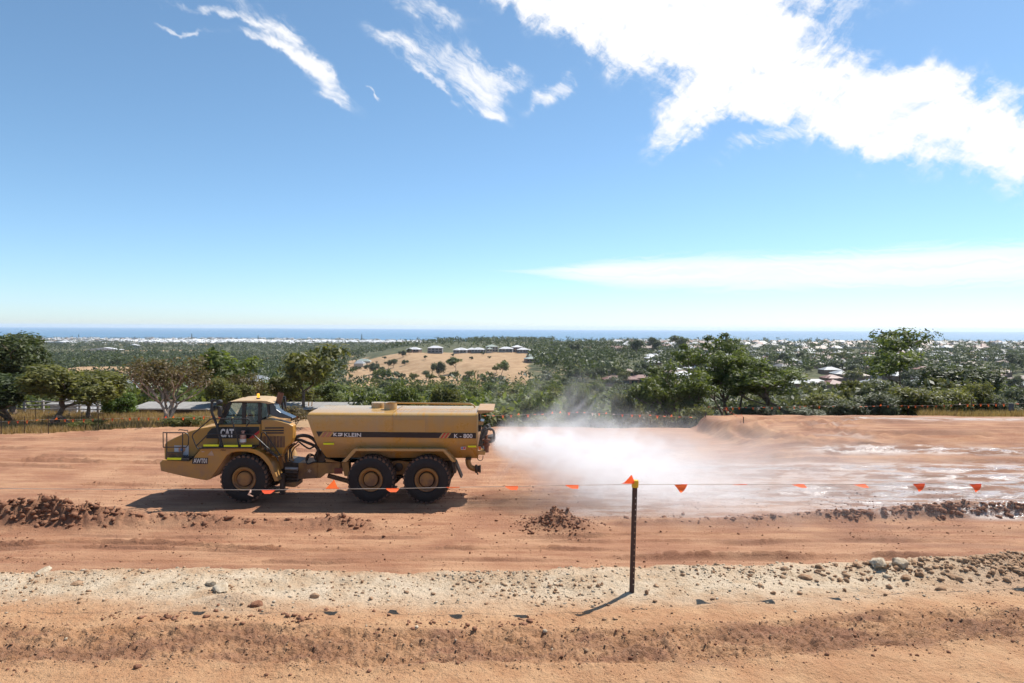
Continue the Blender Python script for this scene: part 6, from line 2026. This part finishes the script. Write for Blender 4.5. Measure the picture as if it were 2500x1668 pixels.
for i, (px, pt, pb, d, lab) in enumerate([(1815, 1018, 1063, 43.6, 'thin post at the lower end of the crowded pennants'), (1765, 998, 1037, 47.5, 'thin post before the dense green gum'), (1985, 985, 1019, 50, 'short dark post with a red flag on the far pad edge'), (2372, 972, 1022, 50, 'tall thin post in the far right pennant line'),
                                         (1723, 1008, 1020, 47.0, 'short stake at the top of the cut bank')]):
    a = P(px, pb, d); b = P(px, pt, d)
    picket(lab, (a[0], d, site_z(a[0], d)), (b[0], d, b[2]), 0.03, False, False, 'fence_post', None)
# small sign board by the right edge
a = P(2467, 1018, 50.5); b = P(2467, 985, 50.5); c = P(2467, 1003, 50.5)
sr = thing('sign_board', 'small grey sign board on a post at the right end of the pad', 'sign', (a[0], 50.5, site_z(a[0], 50.5)))
z0 = sr.location[2]
MB().tube([(0, 0, -0.1), (0, 0, b[2] - z0)], 0.035, 6).build('post', PICKET, sr)
MB().box((-0.20, -0.06, c[2] - z0), (0.20, -0.035, b[2] - z0)).build('board', flat('grey_board', (0.07, 0.08, 0.09), 0.6), sr, fix=False)

# ------------------------------------------------------------------ left: rail fence, sheds, wire fence
WOOD = flat('weathered_rail', (0.33, 0.31, 0.29), 0.85, 0, 0.35, 2.0)
def rail_fence():
    d = 61.0
    root = thing('rail_fence', 'grey weathered timber rail fence behind the left hand trees', 'fence', P(-80, 1012, d))
    loc = Vector(root.location)
    n = 10
    xs = np.linspace(-120, 285, n)
    rng = random.Random(3)
    for k in range(n):
        p = P(xs[k], 1000, d); z = float(terrain_z(p[0], d))
        q = Vector((p[0], d, z)) - loc
        MB().box((q.x - 0.09, q.y - 0.09, q.z - 0.2), (q.x + 0.09, q.y + 0.09, q.z + 1.35)).build('post', WOOD, root, fix=False)
        if k < n - 1:
            p2 = P(xs[k + 1], 1000, d); z2 = float(terrain_z(p2[0], d)); q2_ = Vector((p2[0], d, z2)) - loc
            for zz in (0.25, 0.58, 0.91, 1.24):
                j = rng.uniform(-0.04, 0.04)
                MB().tube([(q.x - 0.1, q.y - 0.11, q.z + zz + j), (q2_.x + 0.1, q2_.y - 0.11, q2_.z + zz - j)], 0.062, 6).build('rail', WOOD, root)

rail_fence()

def shed(label, px0, px1, d, roof_py, h, roofm, wallm, depth=3.0, bays=4, post=False):
    a, b = P(px0, roof_py, d), P(px1, roof_py, d)
    zt = float(a[2]); x0, x1 = float(a[0]), float(b[0])
    root = thing('shed', label, 'shed', ((x0 + x1) / 2, d, zt - h))
    W = x1 - x0
    n = max(bays, int(W / 0.76))
    rb = MB()                                    # corrugated sheets lying towards the back
    zt0, zt1 = h, h + 0.7
    for i in range(n + 1):
        x = -W / 2 - 0.2 + (W + 0.4) * i / n
    rb.box((-W / 2 - 0.25, -0.35, h), (W / 2 + 0.25, 0.2, h + 0.07))
    root_ = rb.build('gutter', flat('gutter_grey', (0.4, 0.4, 0.4), 0.5), root, fix=False)
    for i in range(n):
        x = -W / 2 - 0.2 + (W + 0.4) * i / n; x2 = -W / 2 - 0.2 + (W + 0.4) * (i + 1) / n - 0.03
        sh = MB(); sh.v = [(x, -0.3, h + 0.075), (x2, -0.3, h + 0.075), (x2, depth, h + 0.35), (x, depth, h + 0.35), (x, -0.3, h + 0.105), (x2, -0.3, h + 0.105), (x2, depth, h + 0.38), (x, depth, h + 0.38)]
        sh.f = [(0, 3, 2, 1), (4, 5, 6, 7), (0, 1, 5, 4), (1, 2, 6, 5), (2, 3, 7, 6), (3, 0, 4, 7)]
        sh.build('roof_sheet', roofm, root, fix=False)
    MB().box((-W / 2, 0.01, -1.5), (W / 2, depth, h - 0.003)).build('wall', wallm, root, fix=False)
    for i in range(bays):
        if i % 2 == 1:
            x = -W / 2 + W * (i + 0.15) / bays
            MB().box((x, -0.02, 0.0), (x + W / bays * 0.7, 0.03, h * 0.85)).build('door', flat('shed_door', (0.20, 0.21, 0.22), 0.6), root, fix=False)
    return root

IRON = flat('pale_iron_roof', (0.26, 0.25, 0.235), 0.85, 0.0, 0.12, 1.0)
DARKW = flat('dark_shed_wall', (0.07, 0.06, 0.058), 0.8, 0, 0.3, 1.0)
shed('long low shed with pale iron roof behind the brown tree', 326, 505, 64, 999, 2.0, IRON, DARKW)
shed('pale iron roof seen between the cab and the tank', 676, 850, 66, 999, 2.0, IRON, DARKW)
shed('small open carport roof behind the rail fence', 122, 186, 66, 988, 1.8, IRON, flat('pale_wall', (0.42, 0.44, 0.47), 0.7), 4.0, 3)

# wire fence of thin steel posts at the edge of the dry grass
for i, (px, d) in enumerate([(3, 43.0), (60, 43.8), (118, 43.2), (200, 47.0), (240, 45.6), (87, 51)]):
    p = P(px, 1050, d); z = site_z(p[0], d)
    picket(['thin grey fence post at the left picture edge', 'thin fence post left of the forked tree', 'thin fence post by the forked tree trunk', 'dark short post behind the forked tree', 'thin fence post by the low leafy bush', 'dark square post in the shade of the dark tree'][i], (p[0], d, z), (p[0], d, z + 1.15), 0.025, False, False, 'fence_post')
wl = [P(px, 1050, d) for px, d in [(-120, 42.2), (3, 43.0), (118, 43.2), (240, 45.6), (330, 46.5)]]
rt = thing('fence_wire', 'slack wire strung on thin posts along the left dry grass', 'wire', (wl[0][0], wl[0][1], site_z(wl[0][0], wl[0][1]) + 1.0))
for hh in (0.0, -0.35):
    MB().tube([Vector((q[0], q[1], site_z(q[0], q[1]) + 1.05 + hh)) - Vector(rt.location) for q in wl], 0.005, 4).build('wire', PICKET, rt)

# fallen crooked limb under the forked tree
fl = [P(px, py, 47.5) for px, py in [(125, 1030), (137, 1020), (150, 1018), (170, 1035), (200, 1046), (235, 1052)]]
rt = thing('fallen_branch', 'crooked dark limb sagging to the ground from the forked tree', 'branch', fl[-1])
MB().tube([Vector(q) - Vector(fl[-1]) for q in fl], [0.16, 0.14, 0.12, 0.09, 0.06, 0.03], 7).build('limb', BARK, rt, smooth=True)

# dry grass on the left shelf and at the right edge: blades, one mass each
M_STRAW = leaf_material('straw_blade', (0.24, 0.150, 0.070), (0.44, 0.31, 0.165), 0.35)
def dry_grass(label, n, px0, px1, d0, d1, seed, hgt=(0.25, 0.6)):
    rng = np.random.default_rng(seed)
    d = rng.uniform(d0, d1, n); px = rng.uniform(px0, px1, n)
    x = (px - CX) / F_PX * d
    ok = d > pad_edge(x) + 0.1
    ok &= fbm(x * 0.5, d * 0.5, 601, 3) > -0.45
    x, d = x[ok], d[ok]; n = len(x)
    z = np.maximum(terrain_z(x, d), ground_z(x, d)) - 0.03
    h = rng.uniform(hgt[0], hgt[1], n) * (0.7 + 0.6 * (fbm(x * 0.3, d * 0.3, 603, 2) + 0.5))
    a = rng.uniform(0, 6.28, n); w = 0.03
    lx, ly = rng.normal(0, 0.25, n) * h, rng.normal(0, 0.25, n) * h
    v = np.stack([np.stack([x - w * np.cos(a), d - w * np.sin(a), z], -1), np.stack([x + w * np.cos(a), d + w * np.sin(a), z], -1), np.stack([x + lx, d + ly, z + h], -1)], 1).reshape(-1, 3)
    o = mesh_np('dry_grass', v, np.arange(len(v)).reshape(-1, 3), M_STRAW, False, {'tint': np.repeat(rng.uniform(0, 1, n), 3)})
    tag(o, label, None, None, 'stuff')

dry_grass('tall dry straw grass on the shelf behind the left of the pad', 45000, -120, 620, 42, 75, 611)
dry_grass('tall dry straw grass at the right behind the pad', 22000, 2250, 2640, 48.2, 62, 612, (0.35, 0.9))


# ------------------------------------------------------------------ rocks and clods
def ico(sub=1):
    import bmesh
    bm = bmesh.new(); bmesh.ops.create_icosphere(bm, subdivisions=sub, radius=1.0)
    v = np.array([p.co[:] for p in bm.verts]); f = np.array([[q.index for q in t.verts] for t in bm.faces]); bm.free()
    return v, f

ICO1, ICO2, ICO3 = ico(1), ico(2), ico(3)

def n3(v, s, seed):
    return (vnoise(v[:, 0] * s + 3, v[:, 1] * s + v[:, 2] * s * 0.7, seed) + vnoise(v[:, 1] * s - 5, v[:, 2] * s + v[:, 0] * s * 0.6, seed + 1)) / 2

def rock_material(name, a, b, bump=0.6):
    m, t, out = new_mat(name)
    tc = t.n('ShaderNodeTexCoord').outputs['Object']
    n = t.noise(tc, 9.0, 6, 0.7)
    n2 = t.noise(tc, 40.0, 4, 0.7)
    rnd = t.n('ShaderNodeObjectInfo').outputs['Random']
    c = t.mix(t.ramp(n, 0.35, 0.65), a, b)
    c = t.mix(t.math('MULTIPLY', t.ramp(n2, 0.55, 0.75), 0.4), c, tuple(q * 0.5 for q in a))
    surf(t, out, c, 0.95, 0, t.bump(n2, bump, 0.02), 0.2)
    return m

M_PALE = rock_material('pale_limestone', (0.36, 0.275, 0.185), (0.52, 0.435, 0.325), 0.9)
M_CLOD = rock_material('red_clod', (0.17, 0.075, 0.042), (0.29, 0.145, 0.085))
M_BROWN = rock_material('brown_stone', (0.26, 0.15, 0.085), (0.40, 0.26, 0.16))

def rock(label, px, py, size, seed, mat, stretch=(1.2, 0.9, 0.75), upper=True, group=None, rough=0.35):
    """single stone standing where the photograph shows it; size in pixels across"""
    if upper:
        z = UP_Z
        for _ in range(4):
            p = PZ(px, py, z); z = float(ground_z(p[0], p[1]))
    else:
        z = 0.0
        for _ in range(4):
            p = PZ(px, py, z); z = float(ground_z(p[0], p[1]))
    r = 0.5 * size / F_PX * p[1]
    v, f = (ICO3 if size > 30 else ICO2)
    v = v * (1 + rough * n3(v, 1.6, seed)[:, None] + 0.24 * n3(v, 4.5, seed + 7)[:, None] + 0.12 * n3(v, 11.0, seed + 9)[:, None])
    flat_ = np.random.default_rng(seed).normal(0, 1, (5, 3))
    for q in flat_:
        q = q / np.linalg.norm(q)
        dd = v @ q
        v = v - np.maximum(0, dd - 0.72)[:, None] * q * 0.8
    v = v * np.array(stretch) * r
    o = mesh_np('rock', v, f, mat, True)
    o.data.set_sharp_from_angle(angle=R(40))
    o.location = (float(p[0]), float(p[1]), z + r * stretch[2] * 0.42)
    o.rotation_euler = (0, 0, seed * 1.3)
    return tag(o, label, 'rock', group)

for i, (px, py, s, mt, st, lab) in enumerate([
        (540, 1440, 50, M_PALE, (1.25, 0.7, 0.5), 'largest pale angular stone lying on the pale band at the left'),
        (516, 1428, 28, M_PALE, (1.2, 0.8, 0.6), 'smaller pale stone touching the largest pale stone'),
        (1964, 1376, 34, M_PALE, (1.3, 0.9, 0.65), 'pale knobbly boulder alone on the bank crest'),
        (2144, 1382, 42, M_PALE, (1.1, 0.9, 0.7), 'left boulder of the pale pair on the bank crest'),
        (2196, 1381, 36, M_PALE, (1.25, 0.9, 0.7), 'right boulder of the pale pair on the bank crest'),
        (2169, 1382, 14, M_PALE, (1, 1, 0.8), 'small stone wedged between the pale pair of boulders'),
        (2289, 1370, 20, M_PALE, (0.9, 0.9, 1.0), 'whitish upright stone beside the dark clods on the crest'),
        (2259, 1370, 24, M_CLOD, (1.2, 0.9, 0.7), 'reddish stone just left of the whitish upright stone'),
        (2166, 1408, 20, M_PALE, (1.2, 0.9, 0.6), 'pale stone on the bank below the boulder pair'),
        (1967, 1412, 26, M_BROWN, (1.3, 0.9, 0.6), 'grey brown lump below the lone boulder'),
        (2212, 1414, 26, M_BROWN, (1.2, 0.9, 0.7), 'brown broken lump right of the boulder pair, lower down'),
        (2248, 1396, 16, M_BROWN, (1.2, 1, 0.8), 'small square brown stone near the reddish stone'),
        (2320, 1404, 20, M_BROWN, (1.5, 0.9, 0.5), 'flat brown stone among the clods near the right edge'),
        (2340, 1413, 18, M_BROWN, (1.3, 0.9, 0.7), 'rounded brown stone just below the flat one at the right'),
        (1579, 1450, 13, M_BROWN, (0.8, 0.8, 1.25), 'upright brown stone next to the picket foot'),
        (187, 1426, 22, M_BROWN, (1.4, 0.9, 0.5), 'grey lump on the pale band at the far left'),
        (104, 1398, 36, M_PALE, (1.6, 0.8, 0.35), 'flat pale slab on the crest at the far left'),
        (212, 1398, 14, M_BROWN, (1.0, 0.9, 0.8), 'small brown stone on the crest left of the stone pair'),
        (768, 1458, 20, M_BROWN, (1.3, 0.9, 0.7), 'rough brown clod on the bank below the front wheel'),
        (624, 1473, 26, M_CLOD, (1.4, 0.9, 0.6), 'dark crumbling clod on the small reddish mound'),
        (1460, 1432, 13, M_BROWN, (1, 1, 0.8), 'grey stone on the pale band left of the picket'),
        (1152, 1420, 15, M_BROWN, (1.5, 0.9, 0.5), 'tan stone on the middle of the pale band'),
        (1098, 1391, 12, M_PALE, (0.7, 0.7, 1.5), 'small pointed stone on the crest below the rear wheel'),
        (190, 1257, 16, M_CLOD, (1.1, 1, 0.8), 'rounded dark clod at the tip of the windrow'),
        (1668, 1257, 10, M_CLOD, (1, 1, 1), 'dark clod on the edge of the wet ground right of the picket'),
        (1888, 1450, 12, M_BROWN, (1.1, 1, 0.8), 'round brown stone on the bank under the lone boulder'),
        (1952, 1450, 13, M_BROWN, (1.1, 1, 0.8), 'round brown stone right of its twin below the lone boulder'),
        (335, 1631, 18, M_CLOD, (1.1, 1, 0.8), 'dark clod in the churned strip at the lower left')]):
    rock(lab, px, py, s, 700 + i * 3, mt, st, upper=py > 1350)


OCTA = (np.array([(1, 0, 0), (-1, 0, 0), (0, 1, 0), (0, -1, 0), (0, 0, 1), (0, 0, -1)], float), np.array([(0, 2, 4), (2, 1, 4), (1, 3, 4), (3, 0, 4), (2, 0, 5), (1, 2, 5), (3, 1, 5), (0, 3, 5)]))

def scatter(name, label, pts, sizes, mat, seed, sub=0, rough=0.75):
    """loose small pieces, far too many to count, joined"""
    rng = np.random.default_rng(seed)
    v0, f0 = ICO1 if not sub else OCTA
    n = len(pts)
    base = np.repeat(v0[None], n, 0)
    base = base * (1 + rough * rng.uniform(-0.7, 0.7, (n, len(v0), 1)))
    base = base * rng.uniform(0.6, 1.25, (n, 1, 3)) * np.array([1.15, 1.15, 0.8])
    a = rng.uniform(0, 6.28, n)
    c, s = np.cos(a)[:, None], np.sin(a)[:, None]
    x, y = base[..., 0] * c - base[..., 1] * s, base[..., 0] * s + base[..., 1] * c
    v = np.stack([x, y, base[..., 2]], -1) * sizes[:, None, None] + pts[:, None, :]
    f = (np.arange(n)[:, None, None] * len(v0) + f0[None]).reshape(-1, 3)
    o = mesh_np(name, v.reshape(-1, 3), f, mat, False)
    return tag(o, label, None, None, 'stuff')

def spread(n, fx, fy, seed, smin, smax, power=3.0, keep=None, lift=0.15):
    rng = np.random.default_rng(seed)
    x = fx(rng, n); y = fy(rng, n, x)
    if keep is not None:
        k = rng.random(len(x)) < keep(x, y)
        x, y = x[k], y[k]
    s = smin + (smax - smin) * rng.random(len(x)) ** power
    z = ground_z(x, y) + s * lift
    return np.stack([x, y, z], -1), s

wide = lambda d: (lambda r, n: r.uniform(-0.84, 0.84, n) * d)
# windrow clods before the truck, left and right
p_, s_ = spread(15000, lambda r, n: r.uniform(-20, -3.2, n), lambda r, n, x: 23.75 + r.normal(0, 0.5, n) + 0.35 * fbm(x * 0.35, x * 0, 61, 3), 801, 0.008, 0.115, 5.5, lambda x, y: np.clip(berm(x, y) * 3.0, 0.03, 1) * np.interp(x, [-14.5, -13.2, -11.5, -10.5, -9, -7.2, -6.2, -5.2, -4], [1, 0.35, 0.30, 0.40, 0.16, 0.14, 0.55, 0.35, 0.1]) * (0.25 + 0.75 * sst(-0.2, 0.3, fbm(x * 0.9, y * 1.5, 831, 3))), 0.25)
scatter('dirt_clods', 'red brown clods heaped along the windrow in front of the truck', p_, s_, M_CLOD, 801)
p_, s_ = spread(9000, lambda r, n: r.uniform(3, 22, n), lambda r, n, x: np.interp(x, [3, 9, 14, 18, 40], [24.2, 24.5, 24.9, 25.3, 26.5]) + r.normal(0, 0.35, n), 802, 0.008, 0.105, 5.0, lambda x, y: np.clip(berm(x, y) * 4.0, 0.04, 1) * np.interp(x, [3, 8, 10, 13, 15], [0.06, 0.14, 0.5, 0.8, 1.0]) * (0.3 + 0.7 * sst(-0.2, 0.3, fbm(x * 0.9, y * 1.5, 833, 3))), 0.25)
scatter('dirt_clods', 'dark red clods along the edge of the wet ground at the right', p_, s_, M_CLOD, 802)
p_, s_ = spread(1100, lambda r, n: r.normal(1.6, 0.7, n), lambda r, n, x: r.normal(23.7, 0.5, n), 803, 0.010, 0.07, 4.0, None, 0.25)
scatter('dirt_clods', 'crumbly clods on the small mound left of the picket', p_, s_, M_CLOD, 803)
p_, s_ = spread(9000, lambda r, n: r.uniform(-19, 19, n), lambda r, n, x: r.uniform(19, 30, n), 804, 0.010, 0.045, 6, lambda x, y: 0.15 + 0.85 * sst(0.0, 0.4, fbm(x * 0.4, y * 0.9, 811, 3)), 0.2)
scatter('dirt_crumbs', 'small crumbs of earth over the haul pad', p_, s_, M_CLOD, 804)
# gravel of the pale band and the bank top
uu = lambda r, n: r.uniform(-8.5, 8.5, n)
p_, s_ = spread(11000, uu, lambda r, n, x: crest_y(x) - np.abs(r.normal(0, 0.55, n)) + 0.02, 805, 0.003, 0.020, 5, lambda x, y: 0.25 + 0.75 * sst(-0.1, 0.35, fbm(x * 1.5, y * 1.5, 813, 3)), 0.25)
scatter('gravel', 'pale grit and small stones over the whitish band', p_, s_, M_PALE, 805)
p_, s_ = spread(7000, uu, lambda r, n, x: crest_y(x) - np.abs(r.normal(0, 0.7, n)), 806, 0.003, 0.024, 5, lambda x, y: 0.2 + 0.8 * sst(0.0, 0.4, fbm(x * 1.2, y * 1.6, 815, 3)), 0.25)
scatter('gravel', 'brown stones strewn over the whitish band', p_, s_, M_BROWN, 806)
p_, s_ = spread(2200, lambda r, n: r.uniform(3.0, 9.5, n), lambda r, n, x: crest_y(x) - 0.15 - np.abs(r.normal(0, 0.28, n)), 807, 0.005, 0.042, 4.5, lambda x, y: np.clip((x - 2.5) / 4, 0.1, 1), 0.25)
scatter('gravel', 'broken brown rubble along the right end of the crest', p_, s_, M_BROWN, 807)
p_, s_ = spread(2600, uu, lambda r, n, x: strip_y(x) + r.uniform(-0.62, 0.62, n), 808, 0.004, 0.022, 4.5, lambda x, y: 0.2 + 0.8 * sst(-0.1, 0.4, fbm(x * 2, y * 2, 817, 3)), 0.2)
scatter('dirt_crumbs', 'dark crumbs of earth in the churned tyre strip', p_, s_, M_CLOD, 808)
p_, s_ = spread(3800, uu, lambda r, n, x: r.uniform(5.0, 8.3, n), 809, 0.0025, 0.012, 5, None, 0.2)
scatter('gravel', 'scattered specks of stone on the sandy bank top', p_, s_, M_BROWN, 809)
p_, s_ = spread(14000, uu, lambda r, n, x: r.uniform(5.0, 8.8, n), 820, 0.0025, 0.008, 3, lambda x, y: 0.12 + 0.88 * sst(-0.1, 0.4, fbm(x * 1.7, y * 2.6, 821, 3)), 0.3)
scatter('dirt_crumbs', 'fine dark grit over the sandy bank top', p_, s_, M_CLOD, 820, 1)
p_, s_ = spread(6000, uu, lambda r, n, x: strip_y(x) + r.uniform(-0.5, 0.5, n), 822, 0.003, 0.014, 3, None, 0.3)
scatter('dirt_crumbs', 'broken crumbs filling the churned tyre strip', p_, s_, M_BROWN, 822, 1)
p_, s_ = spread(420, lambda r, n: r.uniform(-6, 1.0, n), lambda r, n, x: 7.28 + r.normal(0, 0.12, n), 810, 0.008, 0.032, 3, lambda x, y: sst(0.0, 0.3, fbm(x * 1.2, y * 2, 819, 3)), 0.2)
scatter('dirt_crumbs', 'dark clods scattered above the churned strip at the left', p_, s_, M_CLOD, 810)
p_, s_ = spread(16000, lambda r, n: r.uniform(-19, 19, n), lambda r, n, x: r.uniform(18.8, 34, n), 823, 0.008, 0.026, 3, lambda x, y: 0.05 + 0.95 * sst(0.05, 0.45, fbm(x * 0.5, y * 2.2, 824, 4)), 0.3)
scatter('dirt_crumbs', 'lines of broken earth along the tyre tracks of the haul pad', p_, s_, M_CLOD, 823, 1)
